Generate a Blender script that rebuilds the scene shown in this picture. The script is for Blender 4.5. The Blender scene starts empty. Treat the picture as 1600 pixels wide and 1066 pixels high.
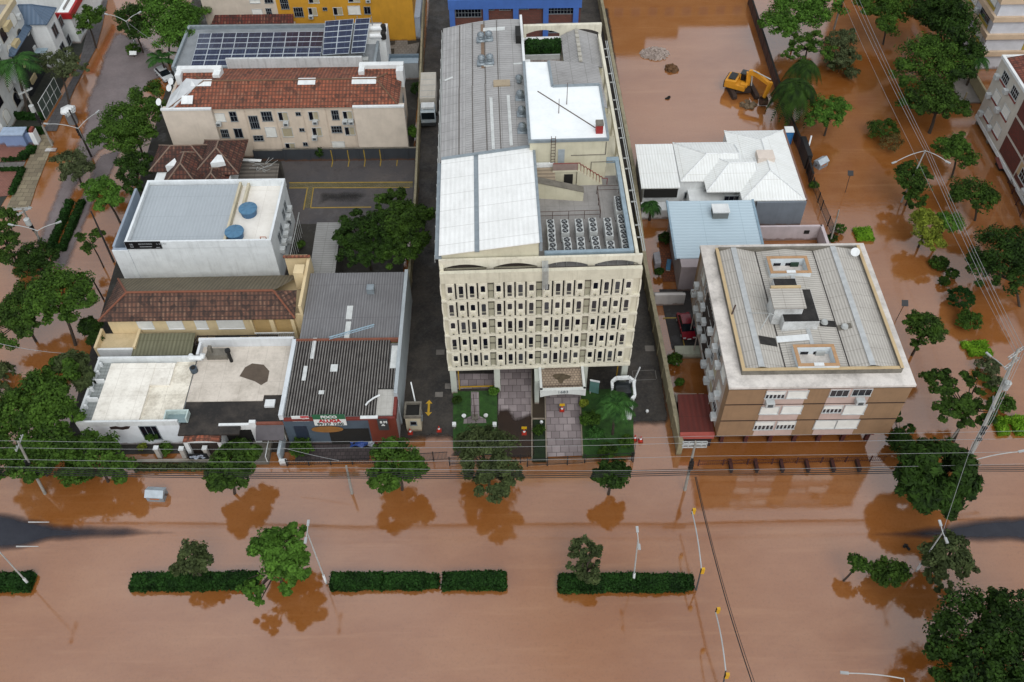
import bpy, math, random
import numpy as np
from mathutils import Vector, Matrix, Euler
random.seed(7); RNG = np.random.default_rng(11)
R = math.radians
SC = bpy.context.scene
COL = SC.collection
# ------------------------------------------------------------------ camera, world, sun, exposure
CAMH = 86.0; PITCH = R(49.5); ROLL = R(-0.8); FPX = 1440.0
cam = bpy.data.cameras.new('drone_camera'); camo = bpy.data.objects.new('drone_camera', cam); COL.objects.link(camo)
cam.sensor_width = 36.0; cam.lens = 36.0 * FPX / 1600.0; cam.clip_end = 3000.0; cam.clip_start = 0.5
_f = Vector((0, math.cos(PITCH), -math.sin(PITCH))); _u0 = Vector((0, math.sin(PITCH), math.cos(PITCH))); _r0 = Vector((1, 0, 0))
_r = math.cos(ROLL) * _r0 + math.sin(ROLL) * _u0; _u = -math.sin(ROLL) * _r0 + math.cos(ROLL) * _u0
camo.matrix_world = Matrix(((_r.x, _u.x, -_f.x, 0), (_r.y, _u.y, -_f.y, 0), (_r.z, _u.z, -_f.z, CAMH), (0, 0, 0, 1)))
SC.camera = camo
W = bpy.data.worlds.new("World"); SC.world = W; W.use_nodes = True
nt = W.node_tree; nt.nodes.clear()
_o = nt.nodes.new('ShaderNodeOutputWorld'); _b = nt.nodes.new('ShaderNodeBackground'); _s = nt.nodes.new('ShaderNodeTexSky')
_h = nt.nodes.new('ShaderNodeHueSaturation'); _h.inputs['Saturation'].default_value = 0.15
SUN_EL, SUN_AZ = R(48), R(165)
_s.sky_type = 'NISHITA'; _s.sun_disc = False; _s.sun_elevation = SUN_EL; _s.sun_rotation = SUN_AZ
_s.air_density = 1.0; _s.dust_density = 4.0; _s.ozone_density = 1.0
_b.inputs[1].default_value = 0.15
_m = nt.nodes.new('ShaderNodeMix'); _m.data_type = 'RGBA'; _m.inputs[0].default_value = 0.65; _m.inputs[7].default_value = (6.0, 6.35, 6.8, 1)   # a closed, even cloud deck over the sky
nt.links.new(_s.outputs[0], _h.inputs['Color']); nt.links.new(_h.outputs[0], _m.inputs[6])
_t = nt.nodes.new('ShaderNodeTexCoord'); _n = nt.nodes.new('ShaderNodeTexNoise'); _n.inputs['Scale'].default_value = 2.6; _n.inputs['Detail'].default_value = 5; _r2 = nt.nodes.new('ShaderNodeMapRange'); _v = nt.nodes.new('ShaderNodeVectorMath'); _v.operation = 'SCALE'
for _k, _q in ((1, .38), (2, .64), (3, .66), (4, 1.38)): _r2.inputs[_k].default_value = _q     # brighter and darker cloud
nt.links.new(_t.outputs['Generated'], _n.inputs['Vector']); nt.links.new(_n.outputs['Fac'], _r2.inputs[0]); nt.links.new(_m.outputs[2], _v.inputs[0]); nt.links.new(_r2.outputs[0], _v.inputs['Scale']); nt.links.new(_v.outputs[0], _b.inputs[0]); nt.links.new(_b.outputs[0], _o.inputs[0])
_l = bpy.data.lights.new('sun', 'SUN'); _l.energy = 1.15; _l.angle = R(40); _l.color = (1.0, 0.985, 0.96)
_lo = bpy.data.objects.new('sun', _l); COL.objects.link(_lo)
_d = Vector((math.sin(SUN_AZ) * math.cos(SUN_EL), math.cos(SUN_AZ) * math.cos(SUN_EL), math.sin(SUN_EL)))
_lo.rotation_euler = _d.to_track_quat('Z', 'Y').to_euler()
SC.view_settings.view_transform = 'Standard'; SC.view_settings.look = 'None'
SC.view_settings.exposure = 0.12; SC.view_settings.gamma = 1.0; SC.view_settings.use_curve_mapping = False

# ------------------------------------------------------------------ survey helpers: a sighted point on a level, or on an upright plane
def _dir(px, py): return _f * FPX + _r * (px - 800) + _u * (533 - py)
def at(px, py, z=0.0):
    d = _dir(px, py); t = (z - CAMH) / d.z; return (d.x * t, d.y * t)
def fy(px, py, y):
    d = _dir(px, py); t = y / d.y; return (d.x * t, CAMH + d.z * t)
def sx(px, py, x):
    d = _dir(px, py); t = x / d.x; return (d.y * t, CAMH + d.z * t)

# ------------------------------------------------------------------ object helpers
OFF = {}
def tag(o, label=None, cat=None, group=None, kind=None):
    if label: o['label'] = label
    if cat: o['category'] = cat
    if group: o['group'] = group
    if kind: o['kind'] = kind
    return o
def thing(name, label, cat, loc=(0, 0, 0), rz=0.0, group=None, local=False):
    o = bpy.data.objects.new(name, None); COL.objects.link(o); o.empty_display_size = 0.3
    o.location = loc; o.rotation_euler = (0, 0, rz); OFF[o.name] = Vector((0, 0, 0)) if local else Vector(loc)
    return tag(o, label, cat, group)
def copy_tree(o, parent=None):
    c = o.copy(); COL.objects.link(c)
    if parent: c.parent = parent
    for ch in list(o.children): copy_tree(ch, c)
    return c
class MB:
    def __init__(s): s.v = []; s.f = []; s.mi = []; s.cur = 0; s.grp = []
    def add(s, pts, faces):
        n = len(s.v); s.v += [tuple(p) for p in pts]
        c = len(s.f)
        for f in faces: s.f.append([n + i for i in f]); s.mi.append(s.cur)
        s.grp.append((n, len(s.v), c, len(s.f))); return s
    def quad(s, *pts): return s.add(pts, [list(range(len(pts)))])
    def box(s, x0, x1, y0, y1, z0, z1):
        return s.hexa([(x0, y0), (x1, y0), (x1, y1), (x0, y1)], z0, z1)
    def hexa(s, xy, z0, z1): return s.prism(xy, z0, z1)
    def prism(s, xy, z0, z1, top=True, bottom=True):
        n = len(xy); z0s = z0 if hasattr(z0, '__len__') else [z0] * n; z1s = z1 if hasattr(z1, '__len__') else [z1] * n
        pts = [(x, y, z) for (x, y), z in zip(xy, z0s)] + [(x, y, z) for (x, y), z in zip(xy, z1s)]
        fs = [[i, (i + 1) % n, n + (i + 1) % n, n + i] for i in range(n)]
        if top: fs.append([n + i for i in range(n)])
        if bottom: fs.append([n - 1 - i for i in range(n)])
        return s.add(pts, fs)
    def tube(s, p, q, r0, r1=None, n=6, caps=True):
        r1 = r0 if r1 is None else r1; p = Vector(p); q = Vector(q); d = (q - p)
        if d.length < 1e-6: return s
        d.normalize(); a = d.orthogonal().normalized(); b = d.cross(a)
        ring = lambda c, r: [tuple(c + a * (r * math.cos(2 * math.pi * i / n)) + b * (r * math.sin(2 * math.pi * i / n))) for i in range(n)]
        fs = [[i, (i + 1) % n, n + (i + 1) % n, n + i] for i in range(n)]
        if caps: fs += [list(range(n))[::-1], [n + i for i in range(n)]]
        return s.add(ring(p, r0) + ring(q, r1), fs)
    def path(s, pts, r, n=6):
        for i in range(len(pts) - 1):
            a = r[i] if hasattr(r, '__len__') else r; b = r[i + 1] if hasattr(r, '__len__') else r
            s.tube(pts[i], pts[i + 1], a, b, n)
        return s
    def cyl(s, x, y, z0, z1, r0, r1=None, n=16): return s.tube((x, y, z0), (x, y, z1), r0, r1, n)
    def beam(s, p, q, w, h):           # box section from p to q
        p = Vector(p); q = Vector(q); d = (q - p).normalized()
        a = d.cross(Vector((0, 0, 1)));
        if a.length < 1e-4: a = Vector((1, 0, 0))
        a.normalize(); b = a.cross(d)
        c = [(-1, -1), (1, -1), (1, 1), (-1, 1)]
        pts = [tuple(o + a * (w / 2 * i) + b * (h / 2 * j)) for o in (p, q) for i, j in c]
        return s.add(pts, [[0, 1, 5, 4], [1, 2, 6, 5], [2, 3, 7, 6], [3, 0, 4, 7], [3, 2, 1, 0], [4, 5, 6, 7]])
    def extrude(s, prof, axis, a0, a1):  # prof: (u,z) outline; axis 'x': u->y ; 'y': u->x
        n = len(prof); P = lambda u, z, a: (a, u, z) if axis == 'x' else (u, a, z)
        pts = [P(u, z, a0) for u, z in prof] + [P(u, z, a1) for u, z in prof]
        return s.add(pts, [[i, (i + 1) % n, n + (i + 1) % n, n + i] for i in range(n)] + [list(range(n))[::-1], [n + i for i in range(n)]])
    def pieces(s):
        """groups of shapes that stand apart from one another"""
        if len(s.grp) < 2 or len(s.grp) > 1200: return [list(range(len(s.f)))]
        V = np.array(s.v, float); lo = np.array([V[a:b].min(0) for a, b, c, d in s.grp]); hi = np.array([V[a:b].max(0) for a, b, c, d in s.grp]); size = (hi - lo).max(1); k = len(s.grp); par = list(range(k))
        gap = np.maximum(0, np.maximum(lo[:, None] - hi[None], lo[None] - hi[:, None])); near = np.sqrt((gap ** 2).sum(2)) <= np.maximum(.02, .48 * np.maximum(size[:, None], size[None]))
        def find(i):
            while par[i] != i: par[i] = par[par[i]]; i = par[i]
            return i
        for i, j in zip(*np.nonzero(np.triu(near, 1))): par[find(int(i))] = find(int(j))
        out = {}
        for g, (a, b, c, d) in enumerate(s.grp): out.setdefault(find(g), []).extend(range(c, d))
        return list(out.values())
    def build(s, name, mats, parent=None, *a, **k):
        ps = s.pieces() if parent is not None and s.grp and s.grp[-1][3] == len(s.f) else [1]
        if len(ps) < 2 or len(ps) > 90: return s.build1(name, mats, parent, *a, **k)
        r = None
        for fl in ps:
            q = MB(); mp = {}
            for fi in fl:
                for v in s.f[fi]:
                    if v not in mp: mp[v] = len(q.v); q.v.append(s.v[v])
                q.f.append([mp[v] for v in s.f[fi]]); q.mi.append(s.mi[fi])
            o = q.build1(name, mats, parent, *a, **k); r = r or o
        return r
    def build1(s, name, mats, parent=None, label=None, cat=None, group=None, kind=None, smooth=False, local=None, uv=True, bevel=0.0, fix=True):
        off = Vector((0, 0, 0))
        if parent is not None: off = OFF[parent.name]
        me = bpy.data.meshes.new(name); V = s.v
        if off.length > 0: V = [(x - off.x, y - off.y, z - off.z) for x, y, z in V]
        me.from_pydata(V, [], s.f)
        mats = mats if isinstance(mats, (list, tuple)) else [mats]
        for m in mats: me.materials.append(m)
        if len(mats) > 1: me.polygons.foreach_set('material_index', s.mi)
        me.update()
        if fix:
            import bmesh
            bm = bmesh.new(); bm.from_mesh(me); bmesh.ops.recalc_face_normals(bm, faces=bm.faces); bm.to_mesh(me); bm.free()
        if smooth: me.polygons.foreach_set('use_smooth', [True] * len(me.polygons))
        if uv:
            ul = me.uv_layers.new(name='UVMap'); co = [v.co + off for v in me.vertices]
            for p in me.polygons:
                n = p.normal
                if abs(n.z) > 0.985: ux, vx = Vector((1, 0, 0)), Vector((0, 1, 0))
                else:
                    ux = Vector((0, 0, 1)).cross(n).normalized(); vx = n.cross(ux)
                for li, vi in zip(p.loop_indices, p.vertices): c = co[vi]; ul.data[li].uv = (c.dot(ux), c.dot(vx))
        o = bpy.data.objects.new(name, me); COL.objects.link(o)
        if parent is not None: o.parent = parent; OFF[o.name] = off
        if bevel > 0:
            b = o.modifiers.new('bevel', 'BEVEL'); b.width = bevel; b.segments = 2; b.limit_method = 'ANGLE'
        return tag(o, label, cat, group, kind)
def text_mesh(body, size, mat, name, parent, origin, ux, uy, depth=0.02, center=True, bold=0.0):
    cu = bpy.data.curves.new('lettering', 'FONT'); cu.body = body; cu.size = size; cu.extrude = depth; cu.offset = bold
    if center: cu.align_x = 'CENTER'; cu.align_y = 'CENTER'
    t = bpy.data.objects.new('lettering', cu); COL.objects.link(t)
    dg = bpy.context.evaluated_depsgraph_get(); me = bpy.data.meshes.new_from_object(t.evaluated_get(dg))
    bpy.data.objects.remove(t); bpy.data.curves.remove(cu)
    ux = Vector(ux).normalized(); uy = Vector(uy).normalized(); n = ux.cross(uy); o0 = Vector(origin) - OFF[parent.name]
    me.transform(Matrix(((ux.x, uy.x, n.x, o0.x), (ux.y, uy.y, n.y, o0.y), (ux.z, uy.z, n.z, o0.z), (0, 0, 0, 1))))
    me.materials.clear(); me.materials.append(mat); me.name = name
    o = bpy.data.objects.new(name, me); COL.objects.link(o); o.parent = parent; OFF[o.name] = OFF[parent.name]
    return o

# ------------------------------------------------------------------ materials
def lin(h):
    h = h.lstrip('#'); c = [int(h[i:i + 2], 16) / 255 for i in (0, 2, 4)]
    return tuple((x / 12.92 if x <= 0.04045 else ((x + 0.055) / 1.055) ** 2.4) for x in c) + (1.0,)
def rgb(c): return lin(c) if isinstance(c, str) else tuple(c) + (1.0,) if len(c) == 3 else tuple(c)
MATS = {}
class NT:
    def __init__(s, name):
        s.m = bpy.data.materials.new(name); s.m.use_nodes = True; s.t = s.m.node_tree; s.b = s.t.nodes['Principled BSDF']
        s.out = s.t.nodes['Material Output']
    def n(s, typ, **kw):
        x = s.t.nodes.new(typ)
        for k, v in kw.items(): setattr(x, k, v)
        return x
    def l(s, a, b): s.t.links.new(a, b)
    def uv(s): return s.n('ShaderNodeUVMap').outputs[0]
    def pos(s): return s.n('ShaderNodeNewGeometry').outputs['Position']
    def map(s, vec, scale=(1, 1, 1), loc=(0, 0, 0), rot=(0, 0, 0)):
        x = s.n('ShaderNodeMapping'); x.inputs['Scale'].default_value = scale; x.inputs['Location'].default_value = loc; x.inputs['Rotation'].default_value = rot
        s.l(vec, x.inputs[0]); return x.outputs[0]
    def noise(s, vec, scale, detail=3, rough=0.55):
        x = s.n('ShaderNodeTexNoise'); x.inputs['Scale'].default_value = scale; x.inputs['Detail'].default_value = detail; x.inputs['Roughness'].default_value = rough
        s.l(vec, x.inputs['Vector']); return x.outputs['Fac']
    def ramp(s, fac, a, b, c0=(0, 0, 0, 1), c1=(1, 1, 1, 1)):
        x = s.n('ShaderNodeValToRGB'); e = x.color_ramp.elements; e[0].position = a; e[1].position = b; e[0].color = c0; e[1].color = c1
        s.l(fac, x.inputs[0]); return x.outputs[0]
    def mix(s, fac, a, b, mode='MIX'):
        x = s.n('ShaderNodeMix', data_type='RGBA', blend_type=mode)
        for i, v in ((0, fac), (6, a), (7, b)):
            if isinstance(v, (float, int)): x.inputs[i].default_value = v
            elif isinstance(v, tuple): x.inputs[i].default_value = v
            else: s.l(v, x.inputs[i])
        return x.outputs[2]
    def math(s, op, a, b=0.0, c=0.0):
        x = s.n('ShaderNodeMath', operation=op)
        for i, v in enumerate((a, b, c)):
            if isinstance(v, (float, int)): x.inputs[i].default_value = v
            else: s.l(v, x.inputs[i])
        return x.outputs[0]
    def bump(s, h, strength=0.3, dist=0.05):
        x = s.n('ShaderNodeBump'); x.inputs['Strength'].default_value = strength; x.inputs['Distance'].default_value = dist
        s.l(h, x.inputs['Height']); s.l(x.outputs[0], s.b.inputs['Normal'])
    def wave(s, vec, axis, period, profile='SIN'):
        x = s.n('ShaderNodeTexWave', wave_type='BANDS', bands_direction=axis, wave_profile=profile); x.inputs['Scale'].default_value = 2 * math.pi / 20 / period
        x.inputs['Distortion'].default_value = 0; s.l(vec, x.inputs['Vector']); return x.outputs['Fac']
    def line(s, vec, axis, period, width, off=0.0):   # 1 on a thin line repeating every period
        sp = s.n('ShaderNodeSeparateXYZ'); s.l(vec, sp.inputs[0]); v = sp.outputs[axis]
        f = s.math('FRACT', s.math('MULTIPLY_ADD', v, 1.0 / period, off)); return s.math('LESS_THAN', f, width / period)
    def col(s, c):
        if isinstance(c, tuple): s.b.inputs['Base Color'].default_value = c
        else: s.l(c, s.b.inputs['Base Color'])
    def rough(s, r):
        if isinstance(r, (int, float)): s.b.inputs['Roughness'].default_value = r
        else: s.l(r, s.b.inputs['Roughness'])
def mk(name, fn):
    if name not in MATS:
        N = NT(name); fn(N); MATS[name] = N.m
    return MATS[name]
def plain(name, c, rough=0.6, var=0.12, metal=0.0, spec=0.5):
    def fn(N):
        c1 = rgb(c); f = N.noise(N.pos(), 1.7, 4); d = tuple(x * (1 - var * 2) for x in c1[:3]) + (1,)
        N.col(N.mix(N.ramp(f, .3, .7), d, c1)); N.rough(rough); N.b.inputs['Metallic'].default_value = metal; N.b.inputs['Specular IOR Level'].default_value = spec
    return mk(name, fn)
def paint(name, c, stain='#6a6355', amt=0.35, rough=0.75, mott=0.1):
    """weathered wall paint: soft mottling and vertical dirt runs"""
    def fn(N):
        c1 = rgb(c); uv = N.uv(); c2 = tuple(x * (1 - mott * 1.6) for x in c1[:3]) + (1,)
        base = N.mix(N.ramp(N.noise(N.pos(), .6, 5), .35, .7), c1, c2)
        st = N.ramp(N.noise(N.map(uv, (1.5, .14, 1)), 1.6, 5, .65), .5, .78)
        bl = N.ramp(N.noise(N.pos(), 1.9, 6, .7), .52, .72)
        f = N.math('MULTIPLY', N.math('ADD', N.math('MULTIPLY', st, .75), N.math('MULTIPLY', bl, .35)), amt)
        sp = N.n('ShaderNodeSeparateXYZ'); N.l(N.pos(), sp.inputs[0])       # silt tide mark left by the flood
        td = N.ramp(N.math('ADD', sp.outputs[2], N.math('MULTIPLY', N.noise(N.pos(), .8, 5, .7), 1.1)), .75, 1.25, (1, 1, 1, 1), (0, 0, 0, 1))
        N.col(N.mix(N.math('MULTIPLY', td, .7), N.mix(f, base, rgb(stain)), rgb('#5a3a22'))); N.rough(rough); N.bump(N.noise(N.pos(), 9, 3), .12, .02)
    return mk(name, fn)
def flatroof(name, c, stain, amt=0.5, sc=.5, rough=0.8, seam=0):
    """membrane or concrete roof with ponding stains"""
    def fn(N):
        uv = N.uv(); n1 = N.ramp(N.noise(N.pos(), sc, 7, .68), .42, .72); n2 = N.ramp(N.noise(N.pos(), sc * 7, 4, .7), .5, .75)
        f = N.math('MULTIPLY', N.math('ADD', N.math('MULTIPLY', n1, .8), N.math('MULTIPLY', n2, .35)), amt)
        cc = N.mix(f, rgb(c), rgb(stain))
        if seam: cc = N.mix(N.math('MULTIPLY', N.math('MAXIMUM', N.line(uv, 0, seam, .05), N.line(uv, 1, seam * 1.4, .05)), .35), cc, rgb(stain))
        N.col(cc); N.rough(rough); N.bump(N.noise(N.pos(), 5, 4), .15, .03)
    return mk(name, fn)
def corrugated(name, c, dark, pitch=.3, sheet=(1.1, 2.2), dirt=.45, rough=.8, axis=0, ridge=.35, bump=.6, metal=0.0):
    """corrugated sheets; axis 0: flutes run up the slope, 1: along the eave"""
    def fn(N):
        uv = N.uv(); ax = 'X' if axis == 0 else 'Y'
        w = N.wave(uv, ax, pitch)
        n1 = N.ramp(N.noise(N.pos(), .35, 7, .7), .38, .7); n2 = N.ramp(N.noise(N.map(uv, (3, .3, 1) if axis == 0 else (.3, 3, 1)), 1.1, 5, .7), .42, .75)
        n3 = N.ramp(N.noise(N.pos(), 6, 4, .7), .45, .8)
        f = N.math('MULTIPLY', N.math('ADD', N.math('MULTIPLY', n1, .6), N.math('ADD', N.math('MULTIPLY', n2, .5), N.math('MULTIPLY', n3, .25))), dirt)
        g = N.math('MULTIPLY', N.math('SUBTRACT', 1.0, w), ridge)
        cc = N.mix(f, rgb(c), rgb(dark)); cc = N.mix(g, cc, rgb(dark))
        ln = N.line(uv, 1 - axis, sheet[1], .07)
        cc = N.mix(N.math('MULTIPLY', ln, .5), cc, rgb(dark))
        N.col(cc); N.rough(rough); N.bump(w, bump, .06); N.b.inputs['Metallic'].default_value = metal
    return mk(name, fn)
def tiles(name, a, b, dark, pu=.5, pv=.62, moss=.5, patch=None, hi='#8f705b'):
    """clay tiles: rolls across, courses up the slope, darkened by lichen"""
    def fn(N):
        uv = N.uv(); w = N.wave(uv, 'X', pu); v = N.wave(uv, 'Y', pv, 'SAW')
        vor = N.n('ShaderNodeTexVoronoi'); vor.inputs['Scale'].default_value = 1.0; N.l(N.map(uv, (1 / pu, 1 / pv, 1)), vor.inputs['Vector'])
        sepc = N.n('ShaderNodeSeparateColor'); N.l(vor.outputs['Color'], sepc.inputs[0])
        cc = N.mix(N.ramp(N.noise(N.pos(), .45, 6, .7), .35, .65), rgb(a), rgb(b))
        cc = N.mix(N.math('MULTIPLY', sepc.outputs[0], .5), cc, rgb(b))
        cc = N.mix(N.math('MULTIPLY', N.math('GREATER_THAN', sepc.outputs[2], .8), N.math('MULTIPLY', w, .4)), cc, rgb(hi))
        pt = N.ramp(N.noise(N.pos(), 1.1, 7, .72), .46, .64); cc = N.mix(N.math('MULTIPLY', pt, moss), cc, rgb(dark))
        cc = N.mix(N.math('MULTIPLY', N.math('GREATER_THAN', sepc.outputs[1], .84), .6), cc, rgb(dark))
        if patch: cc = N.mix(N.ramp(N.noise(N.pos(), .5, 4, .6), .68, .72), cc, rgb(patch))
        g = N.math('MAXIMUM', N.math('MULTIPLY', N.math('SUBTRACT', 1.0, w), .6), N.math('MULTIPLY', N.math('LESS_THAN', v, .25), .72))
        cc = N.mix(g, cc, rgb(dark))
        N.col(cc); N.rough(.85); N.bump(N.math('ADD', w, N.math('MULTIPLY', v, .5)), .7, .06)
    return mk(name, fn)
def asphalt(name, c, wet=.5, patch='#4a4642'):
    def fn(N):
        p = N.pos(); n1 = N.ramp(N.noise(p, .16, 7, .7), .4, .68); n2 = N.ramp(N.noise(p, 2.5, 6, .75), .45, .75)
        cc = N.mix(N.math('MULTIPLY', n1, .65), rgb(c), rgb(patch)); cc = N.mix(N.math('MULTIPLY', n2, .3), cc, rgb(patch))
        n3 = N.ramp(N.noise(p, .5, 5, .7), .5, .64)
        N.col(cc); N.l(N.mix(n3, (.85,) * 3 + (1,), (.55 - .3 * wet,) * 3 + (1,)), N.b.inputs['Roughness']); N.bump(N.noise(p, 14, 3), .25, .02)
    return mk(name, fn)
def pavers(name, a, b, grout, size=(.9, .9), offs=0.5, mort=.03):
    def fn(N):
        x = N.n('ShaderNodeTexBrick'); x.offset = offs; x.inputs['Scale'].default_value = 1.0; x.inputs['Brick Width'].default_value = size[0]; x.inputs['Row Height'].default_value = size[1]
        x.inputs['Mortar Size'].default_value = mort; x.inputs['Color1'].default_value = rgb(a); x.inputs['Color2'].default_value = rgb(b); x.inputs['Mortar'].default_value = rgb(grout)
        N.l(N.uv(), x.inputs['Vector']); f = N.ramp(N.noise(N.pos(), .4, 6, .7), .4, .75)
        N.col(N.mix(N.math('MULTIPLY', f, .45), x.outputs[0], rgb(grout))); N.rough(.7); N.bump(N.math('SUBTRACT', 1.0, x.outputs[1]), .3, .02)
    return mk(name, fn)
def glass(name='window glass', c='#0a0c14', rough=.08):
    def fn(N):
        N.col(N.mix(N.noise(N.pos(), .7, 2), rgb(c), tuple(x * 2.2 for x in rgb(c)[:3]) + (1,))); N.rough(rough); N.b.inputs['Specular IOR Level'].default_value = .3
    return mk(name, fn)
def grassmat(name, a, b):
    def fn(N):
        p = N.pos(); N.col(N.mix(N.ramp(N.noise(p, 1.2, 8, .75), .3, .7), rgb(a), rgb(b))); N.rough(.9); N.bump(N.noise(p, 12, 4, .8), .8, .08)
    return mk(name, fn)
def leafmat(name, dark, light, trans=.25):
    def fn(N):
        g = N.n('ShaderNodeNewGeometry'); oi = N.n('ShaderNodeObjectInfo')
        r = g.outputs['Random Per Island']
        cl = N.ramp(N.noise(N.pos(), .75, 3, .6), .38, .64)
        f = N.math('ADD', N.math('MULTIPLY', r, .5), N.math('MULTIPLY', cl, .5))
        N.col(N.mix(f, rgb(dark), rgb(light))); N.rough(.75); N.b.inputs['Specular IOR Level'].default_value = .16
        d = N.n('ShaderNodeBsdfTranslucent'); N.l(N.mix(f, rgb(dark), rgb(light)), d.inputs[0])
        m = N.n('ShaderNodeMixShader'); m.inputs[0].default_value = trans; N.l(N.b.outputs[0], m.inputs[1]); N.l(d.outputs[0], m.inputs[2]); N.l(m.outputs[0], N.out.inputs[0])
    return mk(name, fn)
# ------------------------------------------------------------------ ground, flood water, dry sheets
def watermat():
    def fn(N):
        p = N.pos()
        n1 = N.noise(N.map(p, (.02, .03, 1)), 1.6, 6, .6); n2 = N.noise(N.map(p, (.10, .2, 1)), 1.0, 7, .68); n3 = N.noise(p, 3.5, 3, .8)
        c = N.mix(N.ramp(n1, .36, .64), rgb('#7c491e'), rgb('#8c5930')); c = N.mix(N.math('MULTIPLY', N.ramp(n2, .42, .68), .7), c, rgb('#90613b')); c = N.mix(N.math('MULTIPLY', N.ramp(n3, .5, .72), .4), c, rgb('#643a1a'))
        n4 = N.noise(N.map(p, (.06, .8, 1), rot=(0, 0, .12)), 1.0, 6, .7); c = N.mix(N.math('MULTIPLY', N.ramp(n4, .54, .72), .4), c, rgb('#9c6e47'))     # silt streaks
        N.col(c); N.rough(N.math('MULTIPLY_ADD', N.ramp(n2, .4, .7), .07, .03)); N.b.inputs['IOR'].default_value = 2.2
        h = N.math('ADD', N.math('MULTIPLY', N.noise(N.map(p, (.7, 1.6, 1)), 1.5, 4, .6), .8), N.math('MULTIPLY', N.noise(p, 8, 3, .6), .24))
        N.bump(h, .12, .05)
    return mk('muddy flood water', fn)
MB().box(-900, 900, -300, 1500, -1.2, -1.0).build('ground', plain('river mud', '#4a3626', .9), kind='structure')
MB().quad((-420, -160, 0), (420, -160, 0), (420, 620, 0), (-420, 620, 0)).build('water', watermat(), kind='structure', uv=False)

def softmat(name, c, patch, rough=.6, thr=.5, kind='asphalt', nsc=.7, namp=.7, wid=.24):
    def fn(N):
        p = N.pos(); n1 = N.ramp(N.noise(p, .25, 7, .7), .4, .7); n2 = N.ramp(N.noise(p, 3, 6, .75), .45, .75)
        cc = N.mix(N.math('MULTIPLY', n1, .6), rgb(c), rgb(patch)); cc = N.mix(N.math('MULTIPLY', n2, .55), cc, rgb(patch))
        if kind == 'setts':
            x = N.n('ShaderNodeTexBrick'); x.inputs['Scale'].default_value = 1; x.inputs['Brick Width'].default_value = .5; x.inputs['Row Height'].default_value = .25; x.inputs['Mortar Size'].default_value = .02
            N.l(N.uv(), x.inputs['Vector']); cc = N.mix(N.math('MULTIPLY', x.outputs[1], .35), cc, rgb(patch))
        N.col(cc); N.rough(N.math('SUBTRACT', rough, N.math('MULTIPLY', N.ramp(N.noise(p, .45, 5, .7), .45, .65), .28))); N.bump(N.noise(p, 12, 3), .2, .02)
        a = N.n('ShaderNodeAttribute'); a.attribute_name = 'edge'
        f = N.math('ADD', a.outputs['Fac'], N.math('MULTIPLY', N.math('SUBTRACT', N.noise(p, nsc, 6, .62), .5), namp))
        f = N.ramp(f, thr - wid, thr + wid + .06); tr = N.n('ShaderNodeBsdfTransparent'); m = N.n('ShaderNodeMixShader')
        N.l(f, m.inputs[0]); N.l(tr.outputs[0], m.inputs[1]); N.l(N.b.outputs[0], m.inputs[2]); N.l(m.outputs[0], N.out.inputs[0])
    return mk(name, fn)
def soft_sheet(name, poly, z, mat, soft=1.5, cell=.8, hard=()):
    """thin wet ground that sinks into the flood along its outline; 'hard' edges (indices) stay sharp"""
    P = np.array(poly, float); n = len(P); x0, y0 = P.min(0); x1, y1 = P.max(0)
    nx = max(2, int((x1 - x0) / cell) + 1); ny = max(2, int((y1 - y0) / cell) + 1)
    X, Y = np.meshgrid(np.linspace(x0, x1, nx), np.linspace(y0, y1, ny)); q = np.stack([X.ravel(), Y.ravel()], 1)
    ins = np.zeros(len(q), bool); dist = np.full(len(q), 1e9)
    for i in range(n):
        a, b = P[i], P[(i + 1) % n]
        c = ((a[1] > q[:, 1]) != (b[1] > q[:, 1])) & (q[:, 0] < (b[0] - a[0]) * (q[:, 1] - a[1]) / (b[1] - a[1] + 1e-12) + a[0]); ins ^= c
        if i in hard: continue
        t = np.clip(((q - a) @ (b - a)) / ((b - a) @ (b - a)), 0, 1); dist = np.minimum(dist, np.linalg.norm(q - a - t[:, None] * (b - a), axis=1))
    e = np.where(ins, np.clip(dist / soft, 0, 1), 0.0)
    idx = np.arange(nx * ny).reshape(ny, nx); F = []
    for j in range(ny - 1):
        for i in range(nx - 1):
            f = [idx[j, i], idx[j, i + 1], idx[j + 1, i + 1], idx[j + 1, i]]
            if max(e[k] for k in f) > 0 or all(ins[k] for k in f): F.append([int(k) for k in f])
    mb = MB(); mb.v = [(float(a), float(b), z) for a, b in q]; mb.f = F; mb.mi = [0] * len(F)
    o = mb.build(name, mat, kind='structure', fix=False); at_ = o.data.attributes.new('edge', 'FLOAT', 'POINT'); at_.data.foreach_set('value', e.astype(np.float32)); return o
def pxpoly(pts, z=0.05): return [at(x, y, z) for x, y in pts]
def sheet(name, poly, z, mat): return MB().quad(*[(x, y, z) for x, y in poly]).build(name, mat, kind='structure')

M_alley = softmat('dark wet asphalt', '#191716', '#4d463e', .75)
M_setts = softmat('purple grey paving setts', '#786d6d', '#575050', .7, kind='setts')
M_ave = softmat('blue black avenue asphalt', '#1b1d27', '#292b34', .7, thr=.42, namp=.6, nsc=.3, wid=.3)
soft_sheet('alley', [(-12.9, 58.4), (-7.1, 58.4), (-7.1, 56.8), (13.5, 56.8), (13.5, 60.0), (18.2, 60.0), (17.2, 160), (-14.5, 160)], .05, M_alley, soft=1.6, cell=.9, hard=(2, 1, 3, 5, 6, 7))
soft_sheet('street', pxpoly([(180, 45), (215, 58), (265, 98), (266, 118), (240, 128), (225, 150), (200, 185), (170, 230), (152, 245), (120, 300), (92, 365), (60, 402), (50, 385), (66, 345), (88, 290), (107, 250), (124, 205), (132, 180), (130, 160), (152, 110), (158, 85)]), .05, M_setts, soft=1.3)
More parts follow.
